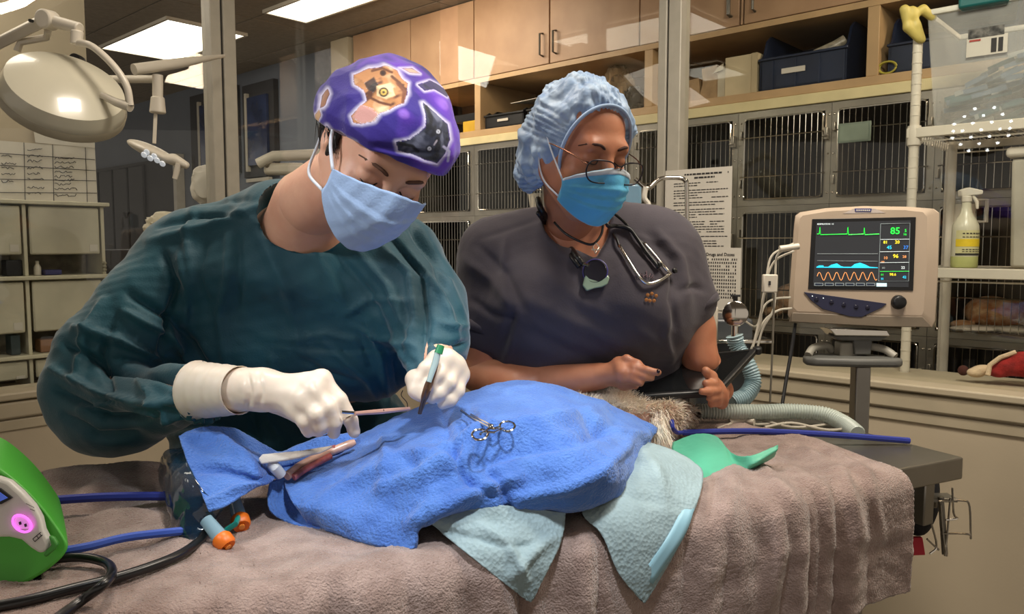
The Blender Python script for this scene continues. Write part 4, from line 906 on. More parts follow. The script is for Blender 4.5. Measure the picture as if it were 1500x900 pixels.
# striped cloth roll peeping out beside the second pad
t = single('grey_cloth_roll', MB().tube(spline([hz(925, 668, .03), hz(930, 685, .035), hz(945, 697, .03)], 5), [.016]*11, 14), mat('grey_cloth', (96,94,100), .9, bump=.4, bs=100), 'dark grey rolled cloth between the drape and the right pad', 'cloth')
# red strip under the pads
for (a_, b_, lb) in (((690, 792), (600, 765), 'red strap edge under the left pad'), ((826, 772), (860, 758), 'red strap edge between the two pads')):
    single('strap', MB().tube([G_(*a_, .009), G_(*b_, .009)], .0028, 6), mat('red_strap', (160,36,40), .6), lb, 'strap')
# green tissue sheet at the right
green = mat('mint_tissue', (92,184,152), .5, var=.06, vs=12, bump=.15, bs=120)
drape('tissue_sheet', [[(985,648,.03),(1020,636,.05),(1050,640,.05),(1072,664,.03),(1098,668,.045),(1140,652,.06)],
 [(985,662,.02),(1025,655,.035),(1058,658,.035),(1075,676,.022),(1102,680,.035),(1138,662,.05)],
 [(1000,682,.012),(1030,682,.02),(1055,682,.022),(1074,690,.018),(1100,688,.022),(1130,672,.03)],
 [(1022,702,.008),(1036,708,.012),(1048,706,.012),(1062,700,.010),(1080,696,.008),(1105,684,.015)],
 [(1026,715,.004),(1034,716,.006),(1042,712,.006),(1056,706,.006),(1074,699,.006),(1092,692,.008)]], 10, 10, 'mint green tissue sheet curling up beside the dog\'s head', green, noise=(.0006, .0003), hz=hz, th=.0008, cat='sheet')
single('green_film', MB().grid(crgrid([[hz(1036, 706, .006), hz(1075, 690, .006), hz(1110, 682, .006)], [hz(1040, 716, .006), hz(1085, 708, .006), hz(1130, 698, .006)]], 4, 4)), mat('green_film', (26,120,84), .3), 'darker green film lying under the mint tissue', 'sheet', solid=.0008)
# ------------------------------------------------------------------ straps, hoses, cords on the table
navys = mat('blue_strap', (36,52,150), .6, var=.06)
def strap(pts, lb, r=.0065, m=navys):
    return single('strap', MB().tube(spline(pts, 8), r, 8), m, lb, 'strap')
strap([hz(1000, 634, .022), hz(1100, 632, .022), hz(1215, 637, .022), hz(1332, 646, .009)], 'dark blue strap stretched from the dog to the table\'s right edge')
strap([hz(60, 735, .036), hz(110, 731, .034), hz(170, 728, .034), hz(262, 727, .034)], 'upper dark blue strap between the green unit and the plastic bag', .007)
strap([hz(80, 810, .026), hz(130, 801, .026), hz(190, 787, .026), hz(280, 777, .026)], 'lower blue strap between the green unit and the plastic bag', .006, mat('blue_strap_bright', (50,84,180), .6))
rub = mat('black_rubber_hose', (16,16,18), .3, var=.05, spec=.6)
single('black_hose', MB().tube(spline([hz(-40, 896, .022), hz(40, 880, .022), hz(110, 862, .022), hz(170, 847, .022), hz(225, 829, .022), hz(265, 812, .022), hz(292, 793, .022), hz(302, 780, .025)], 8), .0062, 12), rub, 'long black rubber hose running from the clear bag to the lower left', 'hose', smooth=180)
single('black_hose', MB().tube(spline([hz(70, 820, .022), hz(120, 817, .022), hz(155, 825, .024), hz(164, 840, .036), hz(150, 858, .036), hz(120, 880, .02), hz(85, 905, .016), hz(60, 925, .014)], 8), .0058, 12), rub, 'looping black rubber hose coming out of the green unit', 'hose', smooth=180)
# clear plastic blanket with connectors
bagm = mat('clear_blue_plastic', (28,66,92), .08, var=.3, vs=10, alpha=.62, coat=1, c2=(14,38,60), bump=.25, bs=20)
drape('plastic_air_blanket', [[(268,655,.10),(278,680,.10),(300,720,.075),(330,742,.06)],[(240,662,.09),(256,700,.08),(285,745,.055),(315,765,.035)],[(232,690,.05),(244,735,.045),(268,775,.03),(300,792,.018)],[(234,700,.02),(248,755,.018),(266,795,.012),(290,806,.008)]], 12, 12, 'clear bluish plastic warming blanket tucked under the left drape', bagm, noise=(.003, .0015), hz=hz, th=.001, cat='blanket')
orange = mat('orange_cap', (232,116,28), .4, var=.08); clr = mat('clear_tube', (150,186,204), .12, alpha=.72, coat=.6)
for (a_, b_, r_, lb) in (((342, 728), (352, 764), .0135, 'clear connector tube with an orange cap, nearer the drape corner'), ((302, 762), (327, 793), .0135, 'clear connector tube with an orange cap, lower left of the pair')):
    A = hz(*a_, .045); B = hz(*b_, .022); dd = norm(B-A); t = thing('connector', lb, 'connector', tuple(B-np.array([0, 0, .02])))
    part(t, 'tube', MB().tube([A, A+(B-A)*.5, B-dd*.004], [.009, .010, .011], 16), clr)
    part(t, 'cap', MB().lathe([(.0001, -.008), (.011, -.008), (r_, -.004), (r_, .007), (.011, .011), (.008, .009), (.0001, .0085)], B, dd, 22), orange)
    part(t, 'cap_boss', MB().lathe([(.0045, .008), (.0045, .0125), (.0001, .013)], B, dd, 12), mat('orange_light', (244,150,60), .4))
single('teal_clip', MB().tube([hz(330, 778, .02), hz(345, 768, .03), hz(352, 752, .03)], .004, 8), mat('teal_clip', (30,150,140), .4), 'small teal clip between the two orange caps', 'clip')
# ------------------------------------------------------------------ green warming unit, lower left
def unit():
    z0 = ZT+.012; A = lambda x, y, h: Hz(x, y, ZT+h)
    lm_ = mat('lime_rubber', (78,176,58), .45, var=.04, vs=6); pm_ = mat('unit_panel', (206,204,196), .4, var=.02)
    t = thing('warming_unit', 'green and white warming unit with a glowing pink button', 'medical device', tuple(A(20, 850, .012)))
    # outline of the face seen from the right-front, in pixels with its own depth, swept back to the left
    dpt = .925
    out = [(-60, 672), (-10, 678), (14, 694), (40, 716), (66, 744), (88, 775), (101, 795), (102, 808), (84, 828), (50, 852), (14, 868), (-60, 880)]
    face = np.array([P(x, y, dpt+ (868-y)*.00030) for x, y in out])
    s_ = np.array([-.10, .16, .0])
    cen = face.mean(0); rings = []
    for k, (f_, sc__) in enumerate(((-.012, .90), (-.004, .97), (0.02, 1.0), (.5, 1.0), (1.0, .96))):
        rings.append(cen+(face-cen)*sc__+s_*f_)
    mb = MB().grid(np.array(rings), True); n_ = len(out)
    mb.add(rings[0], [tuple(range(n_))]); mb.add(rings[-1], [tuple(range(n_))])
    b = part(t, 'shell', mb, lm_, sub=2, smooth=180)
    pan = [(-60, 696), (-5, 700), (12, 706), (30, 722), (48, 742), (58, 760), (62, 778), (72, 798), (66, 810), (56, 812), (44, 804), (30, 792), (12, 788), (-60, 790)]
    dp = lambda x, y, e: P(x, y, dpt+(868-y)*.00030-e)
    part(t, 'front_panel', MB().prism([dp(x, y, .017) for x, y in pan], (0, .012, 0)), pm_, bevel=.004, seg=3)
    part(t, 'grip_recess', MB().prism([dp(x, y, .018) for x, y in [(62, 812), (74, 800), (70, 786), (78, 788), (84, 798), (80, 806), (66, 818)]], (0, .006, 0)), mat('lime_dark', (60,140,48), .5), bevel=.002)
    b2 = part(t, 'display', MB().prism([dp(x, y, .019) for x, y in [(-40, 708), (0, 716), (18, 730), (2, 739), (-40, 741)]], (0, .003, 0)), M['dark'])
    part(b2, 'screen', MB().prism([dp(x, y, .0197) for x, y in [(-40, 714), (0, 722), (11, 730), (0, 735), (-40, 737)]], (0, .001, 0)), mat('unit_lcd', (70,96,190), .3, emit=.5))
    pk = mat('pink_ring_light', (255,90,245), .4, emit=2.2); c = dp(33, 767, .0195)
    ex = np.array([.0112, 0, -.004]); ez = np.array([0.001, .0, .0098])
    part(t, 'button', MB().add([c+ex*math.cos(a)*.85+ez*math.sin(a)*.85 for a in np.linspace(0, 2*math.pi, 20)[:-1]], [tuple(range(19))]), mat('button_pink', (226,150,220), .4, emit=.5))
    part(t, 'button_ring', MB().tube([c+ex*math.cos(a)+ez*math.sin(a)+np.array([0, -.001, 0]) for a in np.linspace(0, 2*math.pi, 28)[:-1]], .0014, 6, closed=True), pk)
    q = MB()
    for (x, y) in ((29, 765), (37, 768)): q.tube([dp(x, y, .0212), dp(x+1, y+4, .0212)], .0014, 6)
    part(t, 'button_icon', q, M['ink'])
    q = MB()
    for (x, y, x1, y1) in ((48, 790, 60, 780), (51, 794, 62, 784), (48, 790, 51, 794), (54, 786, 57, 790), (58, 782, 61, 786)): q.tube([dp(x, y, .019), dp(x1, y1, .019)], .0005, 4)
    for (x, y, x1, y1) in ((38, 738, 50, 744), (44, 746, 51, 749)): q.tube([dp(x, y, .019), dp(x1, y1, .019)], .0004, 4)
    part(t, 'panel_marks', q, M['ink'])
    part(t, 'base_foot', MB().prism([P(x, y, dpt+.01) for x, y in [(-40, 872), (16, 862), (60, 846), (62, 850), (18, 872), (-40, 884)]], s_*.8), M['dark'])
unit()
# ------------------------------------------------------------------ things under the table's right end
bx = lambda x, y, Y: P(x, y, Y)
t = thing('hanging_pouch', 'black pouch hanging under the table\'s right end', 'pouch', tuple(P(1350, 780, 1.62)))
s = SDF(P(1350, 735, 1.62)-.12, P(1350, 735, 1.62)+.12, .005)
for (x, y, r_) in ((1352, 712, .034), (1350, 740, .036), (1345, 765, .028)): s.ell(P(x, y, 1.62), (r_, r_*.6, r_*1.1), k=.02)
part(t, 'body', s.mesh(), mat('black_nylon', (14,16,24), .7, bump=.3, bs=90), smooth=180)
part(t, 'buckle', MB().box(P(1358, 745, 1.575), P(1370, 733, 1.585)), M['steel'], bevel=.002); part(t, 'strap_clip', MB().box(P(1328, 752, 1.575), P(1336, 742, 1.585)), M['steel'], bevel=.002)
single('red_tag', MB().prism([P(1332, 788, 1.6), P(1352, 788, 1.6), P(1356, 814, 1.6), P(1330, 815, 1.6)], (0, .01, 0)), mat('red_tag', (196,40,58), .6), 'red tag hanging below the black pouch', 'tag', bevel=.002)
t = thing('wire_rack_basket', 'chrome wire holder hanging at the table\'s right end', 'holder', tuple(P(1395, 815, 1.55)))
w1 = M['chrome']
for pts in ([(1375, 735), (1410, 734), (1420, 742), (1422, 790)], [(1380, 782), (1418, 783), (1422, 790)], [(1395, 715), (1397, 752), (1402, 760), (1385, 762)], [(1378, 740), (1382, 790), (1387, 815)], [(1364, 765), (1372, 800), (1362, 812)], [(1358, 790), (1375, 806)], [(1392, 730), (1386, 800), (1384, 815)]):
    part(t, 'wire', MB().tube(spline([P(x, y, 1.55+(x-1380)*.0004) for x, y in pts], 4), .0022, 6), w1)
part(t, 'hanger_bar', MB().tube([P(1378, 728, 1.56), P(1384, 812, 1.56)], .006, 8), st); part(t, 'clamp_bracket', MB().box(P(1362, 737, 1.56), P(1388, 722, 1.60)), st, bevel=.002)
# ------------------------------------------------------------------ anaesthetic hoses and gear behind the dog
clrh = mat('corrugated_hose', (186,196,188), .35, var=.04, alpha=.9); tealin = mat('inner_green_hose', (120,176,160), .4)
def corr(pts, r, label, m=clrh, pitch=.0065):
    sp = spline(pts, 60); L = np.r_[0, np.cumsum(np.linalg.norm(np.diff(sp, axis=0), axis=1))]; n = int(L[-1]/pitch*3); s_ = np.linspace(0, L[-1], n)
    p = np.stack([np.interp(s_, L, sp[:, i]) for i in range(3)], 1); rr_ = np.where(np.arange(n) % 3 == 0, r*1.08, r*.93)
    t = thing('breathing_hose', label, 'hose', tuple(p.min(0))); part(t, 'corrugated_wall', MB().tube(p, rr_, 14), m, smooth=60); return t, p
t, p = corr([hz(1022, 603, .035), hz(1060, 603, .035), hz(1110, 604, .032), hz(1160, 603, .032), hz(1205, 607, .03), hz(1235, 620, .02), hz(1256, 636, .012)], .0175, 'pale corrugated breathing hose running right from the dog\'s muzzle')
corr([P(1076, 492, 1.95), P(1080, 508, 1.95), P(1096, 535, 1.93), P(1103, 560, 1.92), P(1092, 580, 1.9), P(1072, 590, 1.88)], .020, 'pale blue corrugated hose curving down behind the tablet', mat('blueish_hose', (160,186,194), .35, alpha=.92))
t = thing('pressure_gauge', 'round chrome pressure gauge standing above the tablet', 'gauge', tuple(P(1077, 480, 1.98)))
gc = P(1077, 460, 1.95); ga = norm((-.25, -1, .05))
part(t, 'case', MB().lathe([(.02, -.03), (.028, -.028), (.0315, -.01), (.0315, .004), (.029, .006)], gc, ga, 28), M['chrome']); part(t, 'face', MB().lathe([(.0001, .003), (.028, .003)], gc, ga, 28), M['paper'])
gx = norm(np.cross((0, 0, 1), ga)); gz = np.array([0, 0, 1.])
q = MB()
for k in range(15):
    a = math.radians(-40+k*18.5); q.tube([gc+ga*.0042+(gx*math.cos(a)+gz*math.sin(a))*.020, gc+ga*.0042+(gx*math.cos(a)+gz*math.sin(a))*.024], .0006, 4)
part(t, 'scale_marks', q, M['ink'], kind='stuff'); part(t, 'needle', MB().tube([gc+ga*.0055+gz*.014, gc+ga*.0055-gz*.008], .001, 4), M['ink'])
part(t, 'stem', MB().tube([gc-gz*.03, gc-gz*.075], .009, 10), M['chrome']); part(t, 'top_knob', MB().tube([gc+gz*.03-ga*.01, gc+gz*.045-ga*.01], .006, 8).tube([gc+gz*.045+gx*.012-ga*.01, gc+gz*.045-gx*.012-ga*.01], .003, 8), M['dark'])
t = thing('anaesthesia_machine', 'dark grey anaesthesia machine behind the tablet', 'medical device', tuple(P(1060, 620, 2.15)))
pa = P(1045, 500, 2.13)
part(t, 'body', MB().box((pa[0]-.05, 2.10, .60), (pa[0]+.10, 2.28, P(1060, 466, 2.12)[2])), mat('machine_grey', (62,66,70), .4), bevel=.01)
part(t, 'shelf', MB().box((pa[0]-.02, 2.05, P(1, 504, 2.05)[2]), (pa[0]+.14, 2.30, P(1, 498, 2.05)[2])), M['chrome'], bevel=.003)
part(t, 'pole', MB().tube([(pa[0]+.03, 2.2, .05), (pa[0]+.03, 2.2, .6)], .02, 12), st)
t = thing('infusion_pump', 'small white device with a blue keypad beside the scrub sleeve', 'medical device', tuple(P(1036, 508, 2.0)))
part(t, 'case', MB().box(P(1026, 508, 2.0), P(1047, 447, 2.04)), M['white'], bevel=.006); part(t, 'keypad', MB().box(P(1027, 488, 1.992), P(1038, 458, 1.999)), mat('blue_keypad', (40,74,130), .4), bevel=.001)
for k in range(4):
    for j in range(2): part(t, 'key', MB().box(P(1028+j*5, 485-k*7, 1.988), P(1031.5+j*5, 481-k*7, 1.9915)), M['paper'])
# tubing and tools lying behind the hose on the table
for i, (pts, lb) in enumerate((([(1030, 622), (1060, 618), (1110, 622), (1150, 618)], 'thin clear tubing lying straight below the corrugated hose'), ([(1050, 628), (1100, 614), (1160, 626), (1215, 622)], 'thin clear tubing crossing under the corrugated hose'), ([(1120, 626), (1160, 620), (1210, 630), (1245, 628)], 'thin clear tubing at the right end of the corrugated hose'))):
    single('clear_tubing', MB().tube(spline([hz(x, y, .006+.003*i) for x, y in pts], 6), .003, 8), mat('tubing', (214,206,190), .25, alpha=.85), lb, 'tubing')
single('airway_connector', MB().tube([hz(1068, 618, .012), hz(1090, 617, .012), hz(1105, 619, .012)], [.008, .006, .008], 12), M['white'], 'small white connector beneath the corrugated hose', 'connector')
# IV hanger, pouch and string behind the bouffant cap
t = thing('iv_hanger', 'bent steel hanger bar behind the scrub shoulder', 'stand', tuple(P(1006, 560, 2.15)))
part(t, 'bar', MB().tube(spline([P(930, 262, 2.15), P(948, 276, 2.15), P(962, 266, 2.15), P(972, 261, 2.15), P(996, 261, 2.15), P(1004, 266, 2.15), P(1006, 280, 2.15), P(1007, 420, 2.15), P(1007, 640, 2.15)], 6), .006, 10), M['chrome'])
t = single('fluid_pouch', MB().prism([P(900, 268, 2.2), P(940, 270, 2.2), P(940, 308, 2.2), P(900, 308, 2.2)], (0, .02, 0)), mat('pouch_blue', (120,156,180), .25, alpha=.8), 'pale blue fluid pouch hanging right of the bouffant cap', 'pouch', bevel=.006)
single('green_stripe_label', MB().box(P(909, 300, 2.19), P(914, 287, 2.195)), mat('green_label', (130,170,50), .5), 'green mark on the pouch right of the face mask', 'label')
single('string_tassel', MB().tube(spline([P(946, 274, 2.13), P(944, 290, 2.13), P(950, 300, 2.13), P(946, 312, 2.12)], 4), [.007]*13, 8), M['paper'], 'white cord tassel hanging from the steel hanger', 'cord')
# ------------------------------------------------------------------ patient monitor on its stand
def monitor():
    Y = 1.96; Z = np.array([0, 0, 1.]); body = mat('monitor_beige', (178,160,140), .45, var=.02); bdk = mat('monitor_beige_dark', (120,108,92), .5)
    O = P(1266, 395, Y); X = norm((.985, -.12, 0)); Nf = norm(np.cross(X, Z)); Nf = Nf if Nf[1] < 0 else -Nf       # Nf points at the camera
    Z = norm(np.array([0, .06, 1])); Z = norm(Z-X*(Z@X)); Nf = norm(np.cross(Z, X)); Nf = Nf if Nf[1] < 0 else -Nf
    def S(px, py, e=0.0):
        r = ray(px, py); t_ = ((O+Nf*e-C0)@Nf)/(r@Nf); return C0+r*t_
    t = thing('patient_monitor', 'beige patient monitor showing 85 and coloured waveforms', 'monitor', tuple(S(1266, 480)))
    out = [(1163, 330), (1165, 316), (1172, 311), (1210, 305), (1265, 302), (1330, 303), (1368, 306), (1376, 312), (1374, 400), (1370, 470), (1366, 480), (1290, 478), (1160, 472), (1154, 462), (1158, 400)]
    inn = [(1170, 335), (1172, 320), (1176, 316), (1212, 310), (1265, 307), (1325, 308), (1352, 311), (1358, 318), (1357, 400), (1353, 456), (1350, 462), (1290, 461), (1168, 456), (1162, 450), (1165, 400)]
    rings = [[S(*p, -.06) for p in out], [S(*p, -.004) for p in out], [S(*p, .006) for p in inn]]
    q = MB().grid(np.array(rings), True).add(rings[2], [tuple(range(15))]); 
    bk = [S(1266, 395, -.11)+(np.array(p)-S(1266, 395, -.06))*.75 for p in rings[0]]
    q.grid(np.array([bk, rings[0]]), True).add(bk, [tuple(range(15))])
    part(t, 'case', q, body, bevel=.002)
    part(t, 'lower_lip', MB().prism([S(*p, .0075) for p in [(1161, 458), (1290, 463), (1352, 464), (1366, 480), (1290, 479), (1158, 472)]], -Nf*.02), bdk, bevel=.002)
    bz = part(t, 'screen_bezel', MB().prism([S(*p, .0085) for p in [(1190, 321), (1342, 318), (1338, 426), (1184, 424)]], -Nf*.004), M['dark'], bevel=.001)
    scr = part(bz, 'screen', MB().prism([S(*p, .0095) for p in [(1196, 326), (1334, 323), (1331, 421), (1191, 419)]], -Nf*.002), mat('screen_dark', (44,46,50), .2, emit=.35, var=.01))
    cg = mat('glow_green', (40,235,70), .4, emit=1.4); cc = mat('glow_cyan', (40,190,225), .4, emit=1.1); co = mat('glow_orange', (225,150,90), .4, emit=.9); cy = mat('glow_yellow', (250,220,50), .4, emit=1.1); cw = mat('glow_white', (215,225,225), .4, emit=.9); cgr = mat('glow_grey', (140,150,150), .4, emit=.5); cb = mat('glow_blue', (50,120,210), .4, emit=.9)
    E_ = .0108
    def line(nm, pts, m, r_=.0009): part(t, nm, MB().tube([S(x, y, E_) for x, y in pts], r_, 4), m, smooth=0)
    line('ecg_trace', [(1197, 343), (1200, 343), (1201, 333), (1202, 344), (1241, 343), (1242, 333), (1243, 344), (1265, 343), (1266, 334), (1267, 344), (1288, 343)], cg)
    line('divider_line', [(1197, 372), (1286, 372)], cgr, .0005); line('divider_line', [(1197, 382), (1286, 383)], cgr, .0004)
    part(t, 'capnograph_trace', MB().prism([S(x, y, E_) for x, y in [(1196, 391), (1200, 389), (1206, 389), (1207, 391), (1213, 391), (1218, 388), (1226, 386), (1232, 390), (1236, 391), (1247, 391), (1252, 387), (1260, 385), (1268, 388), (1274, 391), (1286, 392), (1286, 393), (1196, 392.4)]], -Nf*.0005), cc, smooth=0)
    pts = []
    for k in range(61): pts.append((1197+k*1.46, 405-6*math.sin(k*.72)))
    line('respiration_trace', pts, co)
    line('value_frame', [(1290, 328), (1333, 327), (1331, 412), (1287, 412), (1290, 328)], cgr, .0006)
    for y_ in (351, 369, 385, 398): line('value_divider', [(1289, y_), (1332, y_-.5)], cw if y_ < 398 else cg, .0005)
    def tx(nm, s_, px, py, size, m, bold=True): text(t, nm, s_, size, S(px, py, E_), X, Z, m, bold)
    tx('heart_rate', '85', 1304, 343, .0235, cg); tx('small_value', '5', 1325, 340, .010, cg, False); tx('small_value', '16', 1323, 345, .008, cg, False)
    tx('header_text', 'RESPIRATION  10', 1197, 329.5, .0052, cw)
    tx('small_value', '81', 1294, 357, .010, cy); tx('small_value', '20', 1311, 357, .011, cy); tx('small_value', '45', 1299, 365, .012, cc); tx('small_value', '37', 1323, 365, .012, cb)
    tx('small_value', '96', 1308, 378, .013, cy); tx('small_value', '10', 1294, 380, .010, co); tx('small_value', '28', 1322, 378, .009, co); tx('small_value', '100', 1290, 385, .006, co)
    tx('small_value', '60', 1292, 394, .007, cgr); tx('small_value', '22', 1320, 394, .009, cw); tx('small_value', '98.6', 1303, 404, .009, cy); tx('small_value', '11', 1290, 404, .007, cg); tx('small_value', '35', 1290, 410, .007, cc); tx('small_value', '42', 1322, 408, .009, cc)
    for k in range(6):
        x_ = 1193+k*15.2; part(t, 'soft_key', MB().prism([S(x_, 414.5, E_), S(x_+13, 414.8, E_), S(x_+13, 419, E_), S(x_, 419, E_)], -Nf*.0005), cgr if k < 6 else cw, smooth=0)
        part(t, 'soft_key_inset', MB().prism([S(x_+1, 415.3, E_+.0004), S(x_+12, 415.5, E_+.0004), S(x_+12, 418.2, E_+.0004), S(x_+1, 418.2, E_+.0004)], -Nf*.0003), mat('key_navy', (30,40,60), .4, emit=.3), smooth=0)
    part(t, 'soft_key', MB().prism([S(1284, 414.8, E_), S(1299, 415, E_), S(1299, 420, E_), S(1284, 420, E_)], -Nf*.0005), mat('glow_pale', (190,230,240), .4, emit=1), smooth=0)
    nv = mat('monitor_navy', (38,40,66), .4)
    kp = part(t, 'key_panel', MB().prism([S(*p, .0095) for p in [(1178, 428), (1299, 445), (1292, 451), (1262, 465), (1245, 464), (1205, 453), (1188, 440)]], -Nf*.004), nv, bevel=.0008)
    for (x_, y_) in ((1196, 439), (1218, 443), (1236, 447), (1254, 450), (1271, 451)): part(kp, 'key', MB().lathe([(.0055, 0), (.0055, .001), (.004, .002), (.0001, .002)], S(x_, y_, .010), Nf, 14), mat('key_dark', (24,24,44), .3))
    for (x_, y_) in ((1190, 434), (1206, 437)): part(kp, 'led', MB().lathe([(.0015, 0), (.0001, .001)], S(x_, y_, .010), Nf, 8), cw)
    part(t, 'dial_knob', MB().lathe([(.018, 0), (.0175, .003), (.0155, .012), (.013, .014), (.0001, .0145)], S(1316, 443, .007), Nf, 28), M['dark'])
    lg = part(t, 'badge', MB().prism([S(*p, .0068) for p in [(1235, 313), (1250, 306), (1282, 306), (1297, 312)]], -Nf*.002), mat('badge_pale', (196,184,176), .4)); part(lg, 'logo_plate', MB().prism([S(*p, .0078) for p in [(1252, 305.5), (1277, 305.5), (1276, 310.5), (1253, 310.5)]], -Nf*.001), mat('logo_blue', (70,74,130), .4))
    q2 = MB()
    for k in range(7): q2.prism([S(1254.5+k*3, 307, .0084), S(1256.5+k*3, 307, .0084), S(1256.5+k*3, 309.3, .0084), S(1254.5+k*3, 309.3, .0084)], -Nf*.0004)
    part(lg, 'logo_lettering', q2, M['paper'])
    # stand
    s2 = thing('monitor_stand', 'grey pole stand with a handle tray under the patient monitor', 'stand', tuple(P(1262, 900, 2.0)*np.array([1, 1, 0])))
    gm = mat('stand_grey', (96,96,92), .5); lg_ = mat('stand_pale', (160,156,144), .5)
    c = S(1262, 480, -.03); 
    part(s2, 'mount_plate', MB().prism([S(*p, .0) for p in [(1214, 481), (1300, 484), (1304, 493), (1224, 492)]], -Nf*.09), M['chrome'], bevel=.002)
    part(s2, 'bracket', MB().prism([S(*p, -.01) for p in [(1218, 492), (1303, 493), (1290, 500), (1230, 499)]], -Nf*.06), gm, bevel=.004)
    part(s2, 'neck', MB().prism([S(*p, -.02) for p in [(1250, 497), (1278, 497), (1276, 520), (1252, 520)]], -Nf*.035), gm, bevel=.003)
    tray = [(-.112, .0), (-.118, -.035), (-.10, -.052), (0, -.06), (.10, -.052), (.118, -.035), (.112, .0), (.07, .045), (-.07, .045)]
    c = S(1242, 528, -.03); part(s2, 'tray', MB().prism([c+X*a+np.array([0, b, -.010]) for a, b in tray], (0, 0, .022)), gm, bevel=.008, seg=3)
    for sg in (-1, 1): part(s2, 'handle_grip', MB().tube(spline([c+X*sg*.105+np.array([0, -.02, .014]), c+X*sg*.085+np.array([0, .0, .030]), c+X*sg*.045+np.array([0, .02, .034]), c+X*sg*.03+np.array([0, .03, .02])], 5), .010, 10), lg_)
    part(s2, 'column', MB().box((c[0]-.02, c[1]+.0, c[2]-.01), (c[0]+.025, c[1]+.04, c[2]+.045)), lg_, bevel=.004)
    pc = S(1260, 560, -.03); part(s2, 'pole', MB().box((pc[0]-.019, pc[1]-.019, .08), (pc[0]+.019, pc[1]+.019, c[2]-.012)), st, bevel=.004)
    for k in range(5): a = k*2*math.pi/5; part(s2, 'base_leg', MB().tube([(pc[0], pc[1], .10), (pc[0]+.24*math.cos(a), pc[1]+.24*math.sin(a), .07)], [.022, .015], 8), gm)
    for k in range(5): a = k*2*math.pi/5; part(s2, 'caster', MB().lathe([(.028, -.01), (.03, 0), (.028, .01)], (pc[0]+.24*math.cos(a), pc[1]+.24*math.sin(a), .03), (math.sin(a), -math.cos(a), 0), 14), M['dark'])
monitor()
wc = mat('white_cable', (206,200,184), .45)
for i, (pts, lb) in enumerate((([(1163, 357), (1145, 365), (1128, 380), (1120, 430), (1112, 470), (1103, 508)], 'white monitor cable, leftmost of the bundle'), ([(1163, 362), (1140, 372), (1136, 395), (1134, 450), (1118, 480), (1110, 508)], 'white monitor cable passing behind the connector block'), ([(1163, 368), (1138, 380), (1126, 400), (1117, 440), (1113, 480), (1100, 512)], 'white monitor cable bent below the connector block'), ([(1160, 452), (1140, 455), (1120, 470), (1105, 500)], 'white monitor cable sagging at the monitor\'s lower left corner'), ([(1158, 436), (1136, 438), (1120, 448), (1108, 478), (1090, 470)], 'white cable reaching toward the pressure gauge'))):
    single('monitor_cable', MB().tube(spline([P(x, y, 1.93+.01*i) for x, y in pts], 6), .0028, 6), wc, lb, 'cable')
t = thing('connector_block', 'white cable connector block left of the monitor', 'connector', tuple(P(1127, 430, 1.9))); part(t, 'block', MB().box(P(1118, 429, 1.90), P(1137, 402, 1.915)), M['white'], bevel=.003); part(t, 'port_mark', MB().box(P(1126, 418, 1.898), P(1129, 412, 1.8995)), M['ink'])
single('plug', MB().tube([P(1170, 361, 1.93), P(1142, 365, 1.93)], .008, 10), M['white'], 'white plug entering the monitor\'s left side', 'plug')
single('power_cable', MB().tube(spline([P(1165, 474, 1.98), P(1160, 510, 1.96), P(1152, 555, 1.93), P(1146, 592, 1.9)], 6), .0045, 8), M['dark'], 'thick black cable hanging from the monitor', 'cable')
single('thin_cable', MB().tube(spline([P(1134, 430, 1.9), P(1132, 500, 1.9), P(1128, 590, 1.9)], 6), .0026, 6), mat('thin_grey', (110,104,92), .5), 'thin grey cord hanging straight down left of the black cable', 'cable')
# ------------------------------------------------------------------ people
def basis(Fd, Ud):
    Fv = norm(Fd); U_ = np.asarray(Ud, float); U_ = norm(U_-Fv*(U_@Fv)); return np.array([np.cross(U_, Fv), Fv, U_])   # rows S, F, U
class Head:
    def __init__(s, c, Fd, Ud, sc): s.c = np.asarray(c, float); s.B = basis(Fd, Ud); s.k = sc
    def __call__(s, p): return s.c+s.k*(np.asarray(p, float)@s.B)
    def loc(s, V): return ((np.asarray(V)-s.c)@s.B.T)/s.k
def headsdf(H, neck, h=.0026, nr=.056):
    k = H.k; c = H.c; s = SDF(c-.20*k, c+.20*k, h); B = H.B; E = lambda p, r, kk=.02, sub=False: s.ell(H(p), np.array(r)*k, B, kk*k, sub)
    E((0, -.012, .035), (.076, .096, .086)); E((0, .028, -.03), (.060, .062, .085), .03); E((0, .064, -.10), (.026, .024, .02), .03)
    for q in (-1, 1):
        s.cap(H((q*.058, .0, -.045)), H((q*.022, .058, -.098)), .022*k, .018*k, .03*k); E((q*.037, .062, -.03), (.026, .024, .026), .02)
    s.cap(H((-.034, .080, .024)), H((.034, .080, .024)), .013*k, k=.02*k)
    for q in (-1, 1):
        E((q*.032, .100, .002), (.018, .014, .013), .012, True); E((q*.031, .0775, .002), (.0165, .0150, .0135), .003)
    s.cap(H((0, .088, .014)), H((0, .116, -.034)), .0085*k, .0125*k, .012*k)
    for q in (-1, 1): E((q*.012, .103, -.038), (.009, .011, .008), .006)
    E((0, .091, -.064), (.024, .012, .006), .006); E((0, .089, -.075), (.020, .012, .007), .006)
    for q in (-1, 1):
        E((q*.079, -.006, -.008), (.009, .019, .031), .006); E((q*.086, -.002, -.006), (.006, .010, .019), .004, True)
    s.cap(H((0, -.022, -.05)), neck, nr*k, nr*k*1.08, .03*k); return s
def merge(meshes):
    V = []; Q = []; n = 0
    for v, q in meshes: V.append(v); Q.append(np.asarray(q)+n); n += len(v)
    return np.vstack(V), np.vstack(Q)
